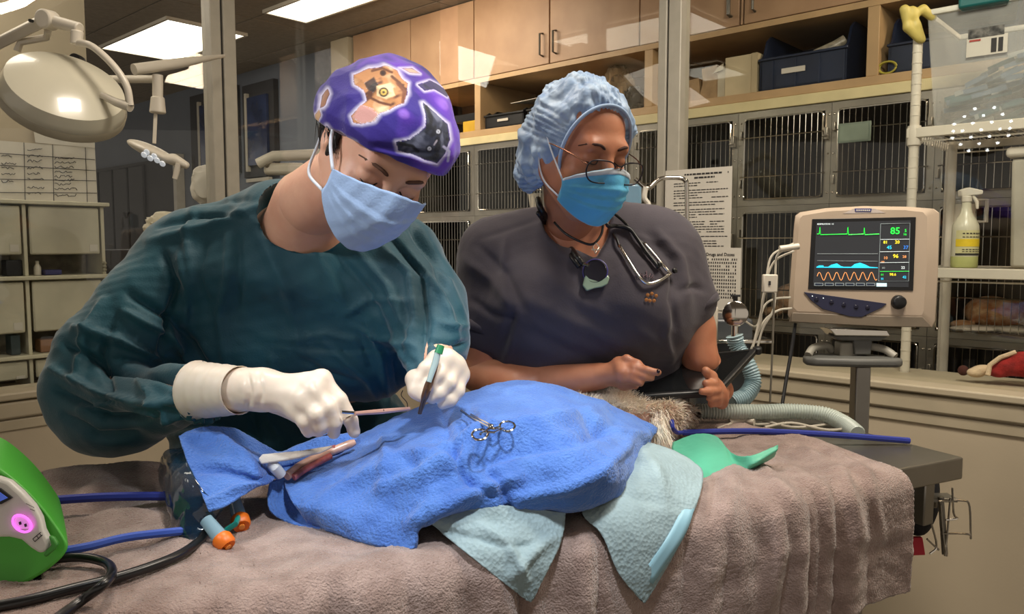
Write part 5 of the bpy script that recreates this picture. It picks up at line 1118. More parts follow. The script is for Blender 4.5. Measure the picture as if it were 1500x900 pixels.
def maskmesh(H, nu=46, nv=36, seed=1, top=.004, bot=-.128, pleat=.0022, wid=1.12, off=0, rnd=.055):
    G = np.zeros((nv, nu, 3))
    for j in range(nv):
        t = j/(nv-1)
        for i in range(nu):
            a = (i/(nu-1)*2-1); ph = a*wid
            u = (top+.012*(1-abs(a))**.6-.030*abs(a)**1.5)*(1-t)+(bot+rnd*abs(a)**1.6)*t
            bulge = math.sin(math.pi*min(1, max(0, t)))
            f = .024+.098*math.cos(ph)**.9+.010*bulge*(1-a*a)-.020*t**2.2*(1-.3*abs(a))+.010*math.exp(-(a/.25)**2)*math.exp(-((t-.25)/.25)**2)
            s_ = .079*math.sin(ph)*(1-.10*t)
            pl = pleat*sum(np.tanh((t-q)*60)-np.tanh((t-q-.10)*14) for q in (.28, .46, .64))*(1-abs(a)**3)
            f += pl+off+.0008*math.sin(a*23+t*9+seed)
            G[j, i] = H((s_, f, u))
    return G
HANDK = .008
def hand(s, wrist, knk, tips, palm=.0165, r=.0095, thumb=None, scale=1.0):
    # wrist point, four knuckles, per finger a list of joints
    cen = (np.asarray(wrist)+np.mean(knk, 0))/2
    for q in knk: s.cap(wrist, q, palm*1.05*scale, palm*.76*scale, .014)
    for i in range(3): s.cap(knk[i], knk[i+1], palm*.74*scale, k=.010)
    for q, ch in zip(knk, tips):
        pts = [q]+list(ch); n = len(pts)-1
        for j in range(n): s.cap(pts[j], pts[j+1], r*scale*(1.12-.10*j), r*scale*(1.02-.10*j), HANDK*.6 if j else .007)
        for j in range(1, 1): s.ell(pts[j], (r*scale*.98,)*3, k=.006)
    if thumb:
        for j in range(len(thumb)-1): s.cap(thumb[j], thumb[j+1], r*scale*(1.5-.2*j), r*scale*(1.25-.15*j), .008)
# ============================================================ SURGEON
KS = 1.03
S_c = P(561, 220, 1.22)
HS = Head(S_c, (.19, -.70, -.68), (.55, -.50, .67), KS)
skinS = mat('fair_skin', (226,176,148), .5, var=.05, vs=18, bump=.08, bs=120, c2=(216,160,134), sss=.12)
neckS_ = P(432, 322, 1.47)
hs_ = headsdf(HS, P(452, 300, 1.42)); Vh, Qh = hs_.mesh(); Vh = relax(Vh, Qh, 1)
gp = lambda x, y, Y: P(x, y, Y)
surgeon = thing('person', 'person in dark green gown and purple cat print cap operating with gloved hands', 'person', (-.30, 1.68, 0))
bs_ = SDF((-.80, 1.02, .35), (.16, 2.0, 1.62), .009)
b_ = bs_
b_.cap(gp(330, 400, 1.54), gp(550, 405, 1.54), .10, k=.05); b_.cap(gp(380, 520, 1.58), gp(500, 520, 1.58), .10, k=.06); b_.cap(gp(390, 680, 1.70), gp(470, 680, 1.75), .10, k=.06)
b_.cap(gp(390, 880, 1.78), gp(470, 880, 1.83), .10, k=.06)
b_.cap(gp(452, 300, 1.42), gp(430, 370, 1.52), .064, .075, .04); b_.cap(gp(430, 340, 1.52), gp(300, 380, 1.54), .05, .06, .04); b_.cap(gp(430, 350, 1.52), gp(580, 385, 1.52), .05, .06, .04)
b_.cap(gp(275, 385, 1.53), gp(135, 580, 1.44), .055, .045, .03); b_.cap(gp(135, 580, 1.44), gp(375, 573, 1.19), .045, .028, .02)
b_.cap(gp(590, 400, 1.50), gp(635, 490, 1.44), .055, .045, .03); b_.cap(gp(635, 490, 1.44), gp(642, 545, 1.30), .042, .028, .02)
Vb, Qb = b_.mesh()
body = part(surgeon, 'body', merge([(Vh, Qh), (Vb, Qb)]), skinS, smooth=180)
# legs below the gown, standing on the floor
lg = mat('dark_trousers', (24,34,38), .85)
for q in (-.13, .13):
    s = SDF((-.30+q-.13, 1.55, -.01), (-.30+q+.13, 1.95, .75), .012); s.cap((-.30+q*.8, 1.74, .70), (-.30+q, 1.72, .10), .085, .05, .02)
    part(surgeon, 'trouser_leg', s.mesh(), lg, smooth=180)
    s = SDF((-.30+q-.08, 1.48, -.02), (-.30+q+.08, 1.84, .16), .008); s.cap((-.30+q, 1.76, .05), (-.30+q, 1.60, .042), .045, .040, .03); s.half((0, 0, .004), (0, 0, -1)); part(surgeon, 'shoe', s.mesh(), M['dark'], smooth=180)
# gown
gownm = mat('teal_surgical_gown', (10,76,90), .66, var=.06, vs=5, bump=.15, bs=300, c2=(7,64,80), sheen=.3)
g_ = SDF((-.98, .98, .40), (.20, 2.04, 1.62), .0058)
g_.cap(gp(325, 392, 1.54), gp(555, 400, 1.53), .120, k=.05); g_.cap(gp(420, 345, 1.52), gp(455, 350, 1.52), .105, k=.05)
g_.cap(gp(400, 318, 1.50), gp(300, 352, 1.55), .055, .07, .05); g_.cap(gp(330, 500, 1.57), gp(535, 500, 1.55), .120, .125, .05)
g_.cap(gp(335, 640, 1.66), gp(525, 640, 1.735), .125, k=.06); g_.cap(gp(355, 860, 1.74), gp(515, 860, 1.84), .14, k=.05)
g_.cap(gp(262, 386, 1.53), gp(205, 470, 1.47), .090, .088, .03); g_.cap(gp(205, 470, 1.47), gp(136, 578, 1.42), .085, .088, .04); g_.ell(gp(150, 520, 1.43), (.085, .085, .08), k=.03)
g_.cap(gp(132, 580, 1.42), gp(180, 600, 1.36), .082, .078, .03); g_.cap(gp(170, 598, 1.38), gp(298, 578, 1.235), .076, .046, .03); g_.ell(gp(150, 632, 1.40), (.05, .05, .04), k=.03)
g_.cap(gp(582, 385, 1.50), gp(618, 450, 1.46), .092, .086, .04); g_.cap(gp(618, 450, 1.46), gp(632, 500, 1.41), .082, .072, .03); g_.cap(gp(632, 500, 1.41), gp(632, 555, 1.30), .058, .036, .02)
# neckline carve
g_.cap(gp(436, 322, 1.47), gp(520, 235, 1.28), .073, .085, .006, True)
g_.ell(gp(468, 310, 1.36), (.070, .07, .042), k=.006, sub=True)
g_.cap(gp(298, 578, 1.235), gp(400, 570, 1.15), .0405, .0405, .004, True)
Vg, Qg = g_.mesh(); Vg = relax(Vg, Qg, 1); Ng = normals(Vg, Qg)
gl_ = [([(215,352),(300,330),(380,300)],.006,10),([(240,372),(258,420),(250,470),(235,520)],-.012,8),([(262,370),(275,420),(270,480)],.010,7),([(190,430),(260,470),(300,540)],-.012,9),([(180,455),(250,492),(290,548)],.010,7),
 ([(110,480),(180,500),(235,530),(285,545)],.013,9),([(95,505),(160,535),(230,548),(280,560)],-.014,8),([(75,540),(140,575),(200,590),(270,590)],.012,8),([(80,570),(150,612),(210,618)],-.012,8),([(200,555),(240,600),(260,625)],.008,6),([(225,545),(262,572),(300,590)],-.007,5),
 ([(150,440),(120,500),(110,560)],.010,10),([(170,460),(150,520),(160,580)],-.008,8),([(90,610),(140,640),(200,640)],-.008,7),([(250,560),(275,595),(285,620)],.006,5),([(110,600),(160,592),(240,610),(280,616)],.008,6),
 ([(330,340),(335,400),(320,460),(330,540)],.007,9),([(345,345),(352,410),(345,470)],-.007,9),([(300,350),(290,400),(305,460)],-.006,8),([(370,330),(420,420),(440,520)],.005,12),([(460,370),(500,430),(540,520)],.006,10),([(480,360),(540,430),(575,500)],-.006,9),([(520,365),(570,420),(600,490)],.008,8),
 ([(400,355),(450,362),(500,368)],-.004,6),([(560,360),(600,400),(610,470),(600,520)],.012,9),([(575,350),(620,400),(626,470),(618,530)],-.014,7),([(600,370),(650,430),(672,500)],.008,8),([(620,350),(660,410),(688,480)],.004,7),([(590,300),(620,350),(660,400)],-.008,8),([(600,330),(640,380),(655,440)],-.007,8),
 ([(520,480),(565,500),(610,508)],.006,6),([(500,465),(540,440),(600,442)],.005,6),([(505,440),(530,500),(545,540)],-.006,7),([(540,470),(560,530),(570,590)],.008,7),([(560,480),(585,545),(590,590)],-.009,6),([(580,490),(600,540),(596,590)],.008,5),([(420,500),(480,490),(520,500)],.005,6),([(395,520),(400,560),(400,590)],.005,6),([(430,520),(470,545),(520,560)],-.005,7),([(470,500),(540,560),(560,600)],.006,8),
 ([(400,505),(500,515),(580,512)],-.004,4),([(250,300),(300,290),(360,290)],-.006,7),([(230,330),(290,312),(350,318)],-.006,6),([(280,300),(270,350),(285,420)],.006,8),([(630,500),(660,510),(690,500)],-.008,6),([(640,470),(665,480),(690,478)],.006,6),([(240,640),(300,630),(360,640)],.006,8),([(380,600),(400,625),(420,650)],.006,8),([(340,590),(370,610),(380,650)],-.007,8),([(300,250),(340,300),(400,340),(470,370)],.002,6)]
_a = np.array([[p[0][0], p[0][1]] for p in gl_])
Vg = Vg+Ng*(foldfield(Vg, Ng, [(p_, a_*(1.9 if min(q[0] for q in p_) < 250 else 1.35), w_*.68) for p_, a_, w_ in gl_])+.0040*sines(Vg, 11, 31, 6, True)+.0013*sines(Vg, 30, 32, 6, True))[:, None]
gown = part(surgeon, 'gown', (Vg, Qg), gownm, smooth=180)
# neckline band and chest pocket
nb = spline([gp(387,268,1.44), gp(398,282,1.42), gp(430,304,1.36), gp(470,328,1.325), gp(510,348,1.32), gp(548,362,1.33)], 8)
part(surgeon, 'neckline_binding', MB().tube(nb, .0035, 6), gownm, smooth=180) if False else None
# cap with its cat print (colour attribute painted per vertex on the cap itself)
cs = SDF(HS.c-.22, HS.c+.22, .0030); Bs = HS.B; k = KS
cs.ell(HS((0, -.018, .036)), np.array((.100, .114, .092))*k, Bs, .02); cs.ell(HS((0, -.075, .002)), np.array((.062, .048, .052))*k, Bs, .03); cs.ell(HS((0, .045, .062)), np.array((.076, .058, .056))*k, Bs, .03)
cs.ell(HS((-.045, -.045, .012)), np.array((.064, .062, .060))*k, Bs, .03)
cs.half(HS((0, 0, .000)), -(HS.B[2]-.52*HS.B[1]), .006)
Vc, Qc = cs.mesh(); Vc = relax(Vc, Qc, 1); Nc = normals(Vc, Qc)
loc_ = HS.loc(Vc); Vc = Vc+Nc*(.0022*sines(Vc, 22, 12, 9, True)+.0010*sines(Vc, 60, 13, 9)+foldfield(Vc, Nc, [([(470, 205), (540, 222), (600, 232), (655, 250)], .003, 5), ([(520, 210), (590, 225), (650, 225)], -.002, 6)]))[:, None]
def subdivide(V, Q):
    n = len(V); e = np.vstack([Q[:, [0, 1]], Q[:, [1, 2]], Q[:, [2, 3]], Q[:, [3, 0]]]); es = np.sort(e, 1); key, inv = np.unique(es[:, 0]*n+es[:, 1], return_inverse=True); inv = inv.ravel()
    mid = (V[key//n]+V[key % n])/2; m = len(Q); fc = V[Q].mean(1); V2 = np.vstack([V, mid, fc]); a, b, c, d = (n+inv[i*m:(i+1)*m] for i in range(4)); f = n+len(mid)+np.arange(m)
    return V2, np.vstack([np.stack([Q[:, 0], a, f, d], 1), np.stack([a, Q[:, 1], b, f], 1), np.stack([f, b, Q[:, 2], c], 1), np.stack([d, f, c, Q[:, 3]], 1)])
Vc, Qc = subdivide(Vc, Qc)
def sdpoly(X, Y, p):
    p = np.asarray(p, float); d = np.full(X.shape, 1e9); sg = np.ones(X.shape)
    for i in range(len(p)):
        a, b = p[i], p[i-1]; e = b-a; wx, wy = X-a[0], Y-a[1]; t = np.clip((wx*e[0]+wy*e[1])/(e@e), 0, 1); d = np.minimum(d, np.hypot(wx-e[0]*t, wy-e[1]*t))
        c1 = Y >= a[1]; c2 = Y < b[1]; c3 = e[0]*wy > e[1]*wx; sg = np.where((c1 & c2 & c3) | (~c1 & ~c2 & ~c3), -sg, sg)
    return d*sg
cx, cy = proj(Vc); Ncc = normals(Vc, Qc)
n1 = sines(Vc, 20, 41, 10); n2 = sines(Vc, 90, 42, 10); n3 = sines(Vc, 260, 43, 10)
Lc = lambda c: np.array(lin(c)[:3])
colr = Lc((44,24,122))[None]*np.ones((len(Vc), 1)); mixc = lambda C, w_, c: C*(1-w_[:, None])+Lc(c)*w_[:, None]; sm = lambda x, a, b: np.clip((x-a)/(b-a), 0, 1)
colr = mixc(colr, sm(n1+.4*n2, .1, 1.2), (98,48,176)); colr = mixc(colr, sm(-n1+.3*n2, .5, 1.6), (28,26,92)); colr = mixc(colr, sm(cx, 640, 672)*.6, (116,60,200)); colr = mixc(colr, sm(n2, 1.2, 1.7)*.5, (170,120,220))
colr = mixc(colr, sm(n3, 2.25, 2.5)*.8, (220,210,240))
front = (Ncc@norm((0, -1, 0)) > -.15)
def patchc(poly, base, dark, halo=(214,206,226), hw=7, lo=.3, hi=1.0, light=None):
    global colr
    d = np.where(front, sdpoly(cx, cy, poly), 99)+1.2*n2
    colr = mixc(colr, np.clip(1-d/hw, 0, 1)**1.5*(d > 0), halo); w_ = sm(-d, -.5, 1.2); c = Lc(base)*np.ones((len(Vc), 1)); c = mixc(c, sm(n2+.5*n3, lo, hi), dark)
    if light: c = mixc(c, sm(-n2+.3*n3, .5, 1.2), light)
    colr = colr*(1-w_[:, None])+c*w_[:, None]
def ringc(x, y, r0, r1, c, sq=1.0):
    global colr
    d = np.hypot(cx-x, (cy-y)/sq); w_ = sm(d, r0-1, r0)*(1-sm(d, r1, r1+1))*front; colr = mixc(colr, w_, c)
def linec(pts, c, wd):
    global colr
    p = np.asarray(pts, float); b = np.full(len(cx), 1e9)
    for i in range(len(p)-1):
        a, e = p[i], p[i+1]-p[i]; t = np.clip(((cx-a[0])*e[0]+(cy-a[1])*e[1])/max(e@e, 1e-6), 0, 1); b = np.minimum(b, np.hypot(cx-a[0]-e[0]*t, cy-a[1]-e[1]*t))
    colr = mixc(colr, (1-sm(b, wd*.6, wd*1.3))*front, c)
# orange kitten
patchc([(518,110),(540,100),(562,97),(582,103),(590,116),(598,122),(597,140),(590,152),(572,160),(556,164),(548,176),(530,182),(518,180),(514,170),(524,160),(536,148),(532,132),(520,124)], (186,128,80), (92,50,30), light=(226,190,150))
patchc([(517,172),(528,154),(545,160),(552,168),(545,176),(530,181)], (206,150,140), (160,96,80), hw=1); patchc([(534,122),(548,112),(556,124),(548,136),(538,134)], (60,34,26), (30,18,16), hw=0.1)
patchc([(550,125),(572,122),(580,140),(566,146),(552,140)], (222,196,150), (196,156,110), hw=.1); ringc(562, 135, 4.2, 6.5, (50,30,22)); ringc(562, 135, 0, 2.4, (40,28,22)); ringc(562, 135, 2.4, 4.2, (206,170,80)); ringc(561, 107, 2, 4, (70,40,26)); ringc(561, 107, 0, 1.4, (40,26,20))
linec([(583,122),(592,134),(590,150)], (110,60,34), 2.5); linec([(574,112),(586,122)], (96,54,32), 2.2); linec([(540,142),(556,150),(572,154)], (100,56,34), 2); linec([(545,104),(560,100),(574,106)], (110,64,40), 1.8)
# grey kitten
patchc([(612,124),(630,118),(650,128),(664,140),(655,142),(636,132),(622,134)], (52,44,90), (30,26,60), hw=5)
patchc([(620,150),(628,158),(640,170),(655,182),(660,205),(652,225),(640,240),(622,236),(604,226),(584,220),(580,208),(600,205),(614,196),(622,186),(624,170)], (46,48,64), (18,18,28), light=(98,100,118))
for (x, y) in ((642, 193), (629, 218)): ringc(x, y, 0, 1.5, (20,20,26)); ringc(x, y, 1.5, 3.4, (190,190,200)); ringc(x, y, 3.4, 4.8, (30,30,40))
linec([(640,206),(636,212)], (170,160,170), 1.2); linec([(586,210),(604,214),(612,222)], (16,16,22), 2.5); linec([(624,156),(632,172),(630,186)], (16,16,24), 2.5); linec([(650,215),(658,222),(656,236)], (190,184,214), 2)
# small faces at the back rim and right edge
patchc([(466,192),(478,186),(486,194),(498,198),(512,206),(520,210),(512,216),(498,214),(484,210),(470,206)], (34,28,36), (16,14,20), light=(70,60,80)); patchc([(464,200),(474,194),(484,200),(482,208),(470,206)], (222,220,176), (190,186,140), hw=.1)
patchc([(470,140),(480,130),(484,138),(478,154),(468,160)], (140,90,60), (60,36,26)); patchc([(462,168),(468,160),(470,168),(464,180)], (190,150,110), (110,70,50), hw=4); patchc([(664,152),(670,146),(674,162),(668,172)], (196,140,120), (120,80,70), hw=5)
patchc([(584,99),(604,99),(616,108),(600,106)], (190,160,140), (120,80,60), hw=4)
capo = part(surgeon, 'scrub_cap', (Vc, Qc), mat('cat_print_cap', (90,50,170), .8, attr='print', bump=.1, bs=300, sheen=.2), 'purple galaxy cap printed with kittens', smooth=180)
ca = capo.data.color_attributes.new('print', 'FLOAT_COLOR', 'POINT')
if len(capo.data.vertices) == len(colr): ca.data.foreach_set('color', np.hstack([colr, np.ones((len(colr), 1))]).astype(np.float32).ravel())
0 and part(surgeon, 'cap_knot', MB().tube(spline([HS((-.064, -.085, .012)), HS((-.078, -.088, .004)), HS((-.088, -.07, -.006)), HS((-.092, -.045, -.010))], 5), [.010]*5+[.012]*6+[.009]*5, 10), mat('cap_tie', (20,18,30), .8), 'dark tie of the cap', smooth=180)
# hair: strands at the temple and nape
hairm = mat('dark_hair', (26,18,16), .55, var=.2, vs=60)
def hairlock(roots, dirs, L, wdt, n, seed, par, m=hairm, droop=.4, spread=.006):
    r = np.random.RandomState(seed); i = r.randint(0, len(roots)-1, n); f = r.rand(n, 1); R_ = np.asarray(roots)[i]*(1-f)+np.asarray(roots)[i+1]*f+r.randn(n, 3)*spread; Dd = np.asarray(dirs)[i]
    V, Q = tufts(R_, np.asarray(Dd, float), L, wdt, .18, seed, droop, 4); return part(par, 'hair', (V, Q), m, kind='stuff', smooth=0)
hairlock([HS((-.080, -.055, -.02)), HS((-.082, -.035, -.015)), HS((-.080, .010, .006))], [(.15, .1, -1)]*3, .030, .0007, 420, 3, surgeon, spread=.004)
0 and hairlock([HS((.02, .098, .030)), HS((.05, .086, .026)), HS((.068, .05, .022))], [(.3, -.1, -1)]*3, .014, .0006, 120, 4, surgeon, spread=.003)
cs2 = SDF(HS((-.075, -.03, -.01))-.07, HS((-.075, -.03, -.01))+.07, .0035); cs2.ell(HS((-.066, -.046, -.026)), np.array((.020, .030, .030))*k, Bs, .01); cs2.ell(HS((-.0745, .012, -.012)), np.array((.006, .010, .026))*k, Bs, .006); part(surgeon, 'hair', cs2.mesh(), hairm, smooth=180)
# brows and lids
def facebits(par, H, brow, lash, liftb=0):
    for q in (-1, 1):
        part(par, 'eyebrow', MB().tube(spline([H((q*.014, .096, .024+liftb)), H((q*.028, .0965, .031+liftb)), H((q*.046, .081, .027+liftb)), H((q*.054, .068, .021+liftb))], 4), [.0016]+[.0030]*8+[.0012]*4, 6), brow, smooth=180)
        part(par, 'eyelashes', MB().tube(spline([H((q*.018, .0875, .0005)), H((q*.026, .0935, -.0045)), H((q*.036, .0925, -.0045)), H((q*.045, .0825, .0)) ], 4), .0011, 6), lash, smooth=180)
facebits(surgeon, HS, mat('brown_brow', (92,62,46), .8), hairm)
# mask
mkS = mat('pale_blue_mask', (158,184,222), .7, var=.03, bump=.15, bs=240)
G = maskmesh(HS, pleat=.0024, wid=1.20, bot=-.117, top=.010, rnd=.045)
mS = part(surgeon, 'face_mask', MB().grid(G), mkS, solid=.0012, smooth=180, fix=False)
part(mS, 'mask_seam', MB().tube(G[2], .0012, 6).tube(G[4], .0008, 6), mat('mask_white', (206,214,228), .6), smooth=180)
strm = mat('mask_strap', (214,220,230), .7)
for q, i in ((-1, 0),):
    part(mS, 'strap', MB().tube(spline([G[1, i], HS((-.083, .028, -.004)), HS((-.086, .008, .018)), HS((-.084, -.012, .028))], 6), .0026, 6), strm, smooth=180)
    part(mS, 'strap', MB().tube(spline([G[-2, i], HS((-.080, -.002, -.085)), HS((-.076, -.040, -.060)), HS((-.078, -.062, -.022)), HS((-.080, -.07, .0))], 6), .0026, 6), strm, smooth=180)
# gloved hands
glv = mat('latex_glove', (226,210,192), .42, var=.03, vs=20, bump=.10, bs=50, sss=.1, coat=.1); glvp = mat('glove_pink', (214,156,140), .5)
YH = 1.17; hs = 1.22
hP = lambda x, y, d=0: P(x, y, YH+d)
kn = [hP(471, 556, -.01), hP(459, 572, -.025), hP(446, 587, -.030), hP(434, 601, -.025)]
s = SDF(hP(400, 590)-np.array([.16, .17, .12]), hP(400, 590)+np.array([.17, .17, .12]), .0027)
tips = [[hP(497, 586, -.014), hP(513, 615, -.010), hP(519, 633, -.006)], [hP(481, 597, -.034), hP(490, 620, -.028), hP(489, 635, -.018)], [hP(463, 607, -.042), hP(469, 624, -.034), hP(467, 632, -.022)], [hP(447, 617, -.036), hP(452, 628, -.028), hP(452, 633, -.018)]]
hand(s, hP(384, 571, .0), kn, tips, .0185, .0118, [hP(405, 590, .03), hP(440, 606, .035), hP(470, 612, .02), hP(492, 612, .01)])
s.cap(hP(384, 571), hP(330, 571, .03), .031, .037, .02)
V1, Q1 = s.mesh(); V1 = relax(V1, Q1, 1); N1 = normals(V1, Q1)
V1 = V1+N1*(foldfield(V1, N1, [([(362, 545), (366, 575), (362, 600)], -.004, 4), ([(380, 545), (384, 575), (378, 598)], -.003, 4), ([(470, 558), (492, 585)], .001, 4), ([(430, 550), (450, 565)], .001, 5), ([(462, 572), (458, 560)], -.0015, 3)])+.0004*sines(V1, 60, 8, 9, True))[:, None]
gv = part(surgeon, 'glove', (V1, Q1), glv, smooth=180)
cuff = []
for i, t_ in enumerate(np.linspace(0, 1, 26)):
    c = P(290+(352-290)*t_, 572, 1.225+(YH+.01-1.225)*t_); cuff.append((c, .0455-.009*t_+.0005*math.sin(i*1.3)+.0006*math.sin(i*.7+2)+(.0014 if i == 0 else 0)))
part(gv, 'glove_cuff', MB().tube([c for c, r_ in cuff], [r_ for c, r_ in cuff], 28, cap=False), glv, solid=.001, smooth=180)
# other hand
YR = 1.24; rP = lambda x, y, d=0: P(x, y, YR+d)
s = SDF(rP(645, 550)-np.array([.11, .12, .11]), rP(645, 550)+np.array([.10, .14, .11]), .0027)
kn2 = [rP(640, 527, -.012), rP(655, 526, -.008), rP(667, 535, -.002), rP(674, 549, .004)]
tips2 = [[rP(624, 540, -.026), rP(613, 557, -.032), rP(613, 570, -.032)], [rP(643, 549, -.030), rP(629, 565, -.036), rP(621, 575, -.034)], [rP(658, 561, -.026), rP(644, 576, -.033), rP(633, 584, -.031)], [rP(670, 573, -.016), rP(660, 586, -.024), rP(649, 592, -.024)]]
hand(s, rP(648, 556, .055), kn2, tips2, .0178, .0112, [rP(622, 556, .01), rP(608, 556, -.02), rP(610, 572, -.035), rP(618, 580, -.04)])
V2, Q2 = s.mesh(); V2 = relax(V2, Q2, 1); gv2 = part(surgeon, 'glove', (V2, Q2), glv, smooth=180)
part(gv2, 'glove_cuff', MB().tube([rP(648, 556, .05), rP(640, 552, .085), rP(634, 548, .12)], [.030, .036, .040], 22, cap=False), mat('glove_cuff_blue', (150,190,190), .5), solid=.001, smooth=180)
# instruments in the hands
stl = M['chrome']
t = thing('needle_holder', 'steel needle holder held in the left gloved fist', 'instrument', tuple(P(520, 610, 1.14)))
part(t, 'jaw', MB().tube([P(520, 606, 1.14), P(560, 603, 1.17), P(600, 599, 1.20)], [.0030, .0040, .0028], 8), mat('tissue_pink_steel', (206,160,146), .3, metal=.3)); part(t, 'shank', MB().tube([P(500, 604, 1.13), P(530, 606, 1.15), P(562, 602, 1.17)], .0024, 8).tube([P(478, 627, 1.15), P(505, 614, 1.15), P(530, 604, 1.15)], .0024, 8), stl)
cc = P(466, 630, 1.15); part(t, 'ring_handle', MB().tube([cc+np.array([.017*math.cos(a), .005*math.sin(a), .006*math.sin(a)]) for a in np.linspace(0, 2*math.pi, 26)[:-1]], .0024, 8, closed=True), stl)
t = thing('forceps', 'dark tissue forceps held between the right gloved fingers', 'instrument', tuple(P(620, 605, 1.19)))
for dx in (0, 5): part(t, 'arm', MB().tube(spline([P(644, 512, 1.20), P(632+dx, 545, 1.185), P(622+dx, 575, 1.18), P(614+dx*.4, 606, 1.20)], 5), [.003]*8+[.0038]*4+[.0022]*4, 8), mat('brown_steel', (126,96,76), .3, metal=.7))
t = thing('pen_tool', 'clear pen shaped tool with a green tip rising from the right glove', 'instrument', tuple(P(625, 560, 1.18)))
part(t, 'barrel', MB().tube([P(628, 560, 1.17), P(638, 530, 1.18), P(642, 514, 1.185)], [.004, .0052, .0052], 12), mat('clear_barrel', (190,214,214), .15, alpha=.8)); part(t, 'tip', MB().tube([P(642, 518, 1.184), P(646, 506, 1.187)], [.0066, .0056], 12), mat('green_tip', (40,140,90), .4))
single('suture', MB().tube(spline([P(590, 572, 1.2), P(588, 580, 1.2), P(596, 590, 1.2), P(597, 600, 1.2)], 5), .0007, 4), M['dark'], 'thin dark suture loop at the jaw of the needle holder', 'thread')
# ============================================================ TECHNICIAN
KT = 1.05
Fd = np.array([.47, -.83, -.36])
T_c = P(893, 240, 1.51)-.10*KT*norm(Fd)
HT = Head(T_c, Fd, (.19, -.30, .93), KT)
skinT = mat('brown_skin', (190,128,96), .46, var=.05, vs=18, bump=.06, bs=120, c2=(176,112,82), sss=.12)
tp = gp
tech = thing('person', 'person in charcoal scrubs, blue bouffant cap and glasses looking down at a tablet', 'person', (.18, 2.05, 0))
hs2 = headsdf(HT, tp(838, 330, 1.75), nr=.052); Va, Qa = hs2.mesh(); Va = relax(Va, Qa, 1)
def techbody(s, g, torso=True):        # g: extra thickness over the skin
    s.cap(tp(770, 392, 1.80), tp(950, 385, 1.80), .105+g, k=.05); s.cap(tp(790, 450, 1.78), tp(930, 450, 1.77), .135+g, .135+g, k=.05); s.cap(tp(800, 560, 1.86), tp(910, 560, 1.86), .15+g, k=.06)
    s.cap(tp(810, 720, 1.99), tp(890, 720, 2.05), .15+g, k=.06); s.cap(tp(850, 330, 1.76), tp(850, 380, 1.79), .065+g*.2, .08+g*.5, .04)
    s.cap(tp(815, 345, 1.78), tp(725, 372, 1.80), .055+g, .07+g, .05); s.cap(tp(885, 335, 1.78), tp(965, 360, 1.80), .055+g, .07+g, .05)
    s.ell(tp(810, 445, 1.72), (.085+g, .08+g, .08+g), k=.05); s.ell(tp(915, 440, 1.71), (.085+g, .08+g, .08+g), k=.05)
s = SDF((-.22, 1.50, .55), (.62, 2.28, 1.48), .009); techbody(s, -.010)
s.cap(tp(722, 385, 1.80), tp(712, 495, 1.78), .066, .054, .03); s.cap(tp(712, 495, 1.78), tp(703, 545, 1.78), .052, .046, .02)
s.cap(tp(975, 380, 1.80), tp(1014, 480, 1.78), .066, .050, .03); s.cap(tp(1014, 480, 1.78), tp(1026, 528, 1.76), .047, .042, .02)
Vt, Qt = s.mesh()
# forearms and hands, finer
s = SDF(tp(690, 590, 1.82)-np.array([.08, .36, .08]), tp(980, 500, 1.82)+np.array([.03, .06, .02]), .0032)
s.cap(tp(703, 545, 1.78), tp(760, 568, 1.70), .048, .046, .02); s.cap(tp(760, 568, 1.72), tp(878, 551, 1.645), .046, .028, .02)
tq = lambda x, y, Y: gp(x, y-4, Y+.045)
kA = [tq(906, 536, 1.57), tq(910, 543, 1.555), tq(912, 550, 1.545), tq(912, 558, 1.545)]
hand(s, tq(878, 556, 1.60), kA, [[tq(918, 530, 1.555), tq(934, 537, 1.545), tq(946, 547, 1.54)], [tq(928, 543, 1.54), tq(948, 547, 1.53), tq(964, 550, 1.525)], [tq(928, 552, 1.535), tq(944, 556, 1.53), tq(954, 558, 1.53)], [tq(926, 560, 1.535), tq(938, 565, 1.53)]], .0145, .0086, [tq(892, 558, 1.58), tq(914, 568, 1.56), tq(930, 568, 1.545)])
Vf, Qf = s.mesh()
s = SDF(tp(980, 610, 1.80)-np.array([.03, .28, .03]), tp(1075, 470, 1.80)+np.array([.05, .06, .03]), .0034)
s.cap(tp(1026, 528, 1.78), tp(1056, 572, 1.76), .044, .028, .02)
kB = [tq(1052, 572, 1.63), tq(1056, 580, 1.635), tq(1058, 588, 1.64), tq(1057, 595, 1.65)]
hand(s, tq(1054, 580, 1.68), kB, [[tq(1046, 566, 1.60), tq(1034, 566, 1.58)], [tq(1050, 576, 1.60), tq(1038, 578, 1.575), tq(1028, 578, 1.565)], [tq(1050, 586, 1.605), tq(1040, 588, 1.585)], [tq(1050, 594, 1.615), tq(1042, 596, 1.60)]], .014, .0090, [tq(1050, 570, 1.64), tq(1042, 556, 1.61), tq(1034, 548, 1.60)])
Vf2, Qf2 = s.mesh()
part(tech, 'body', merge([(Va, Qa), (Vt, Qt), (Vf, Qf), (Vf2, Qf2)]), skinT, smooth=180)
nail = mat('dark_nail', (30,14,26), .2)
for c in (tq(965, 548, 1.516), tq(947, 545, 1.531)): part(tech, 'fingernail', MB().lathe([(.0001, .002), (.0035, .001), (.0045, -.002)], c, norm((.6, -.6, .4)), 10), nail)
for q in (-.11, .11):
    s = SDF((.18+q-.13, 1.93, -.01), (.18+q+.13, 2.3, .72), .012); s.cap((.18+q*.8, 2.10, .68), (.18+q, 2.08, .10), .095, .055, .02); part(tech, 'trouser_leg', s.mesh(), lg, smooth=180)
    s = SDF((.18+q-.08, 1.85, -.02), (.18+q+.08, 2.2, .16), .008); s.cap((.18+q, 2.12, .05), (.18+q, 1.96, .042), .045, .040, .03); s.half((0, 0, .004), (0, 0, -1)); part(tech, 'shoe', s.mesh(), M['dark'], smooth=180)
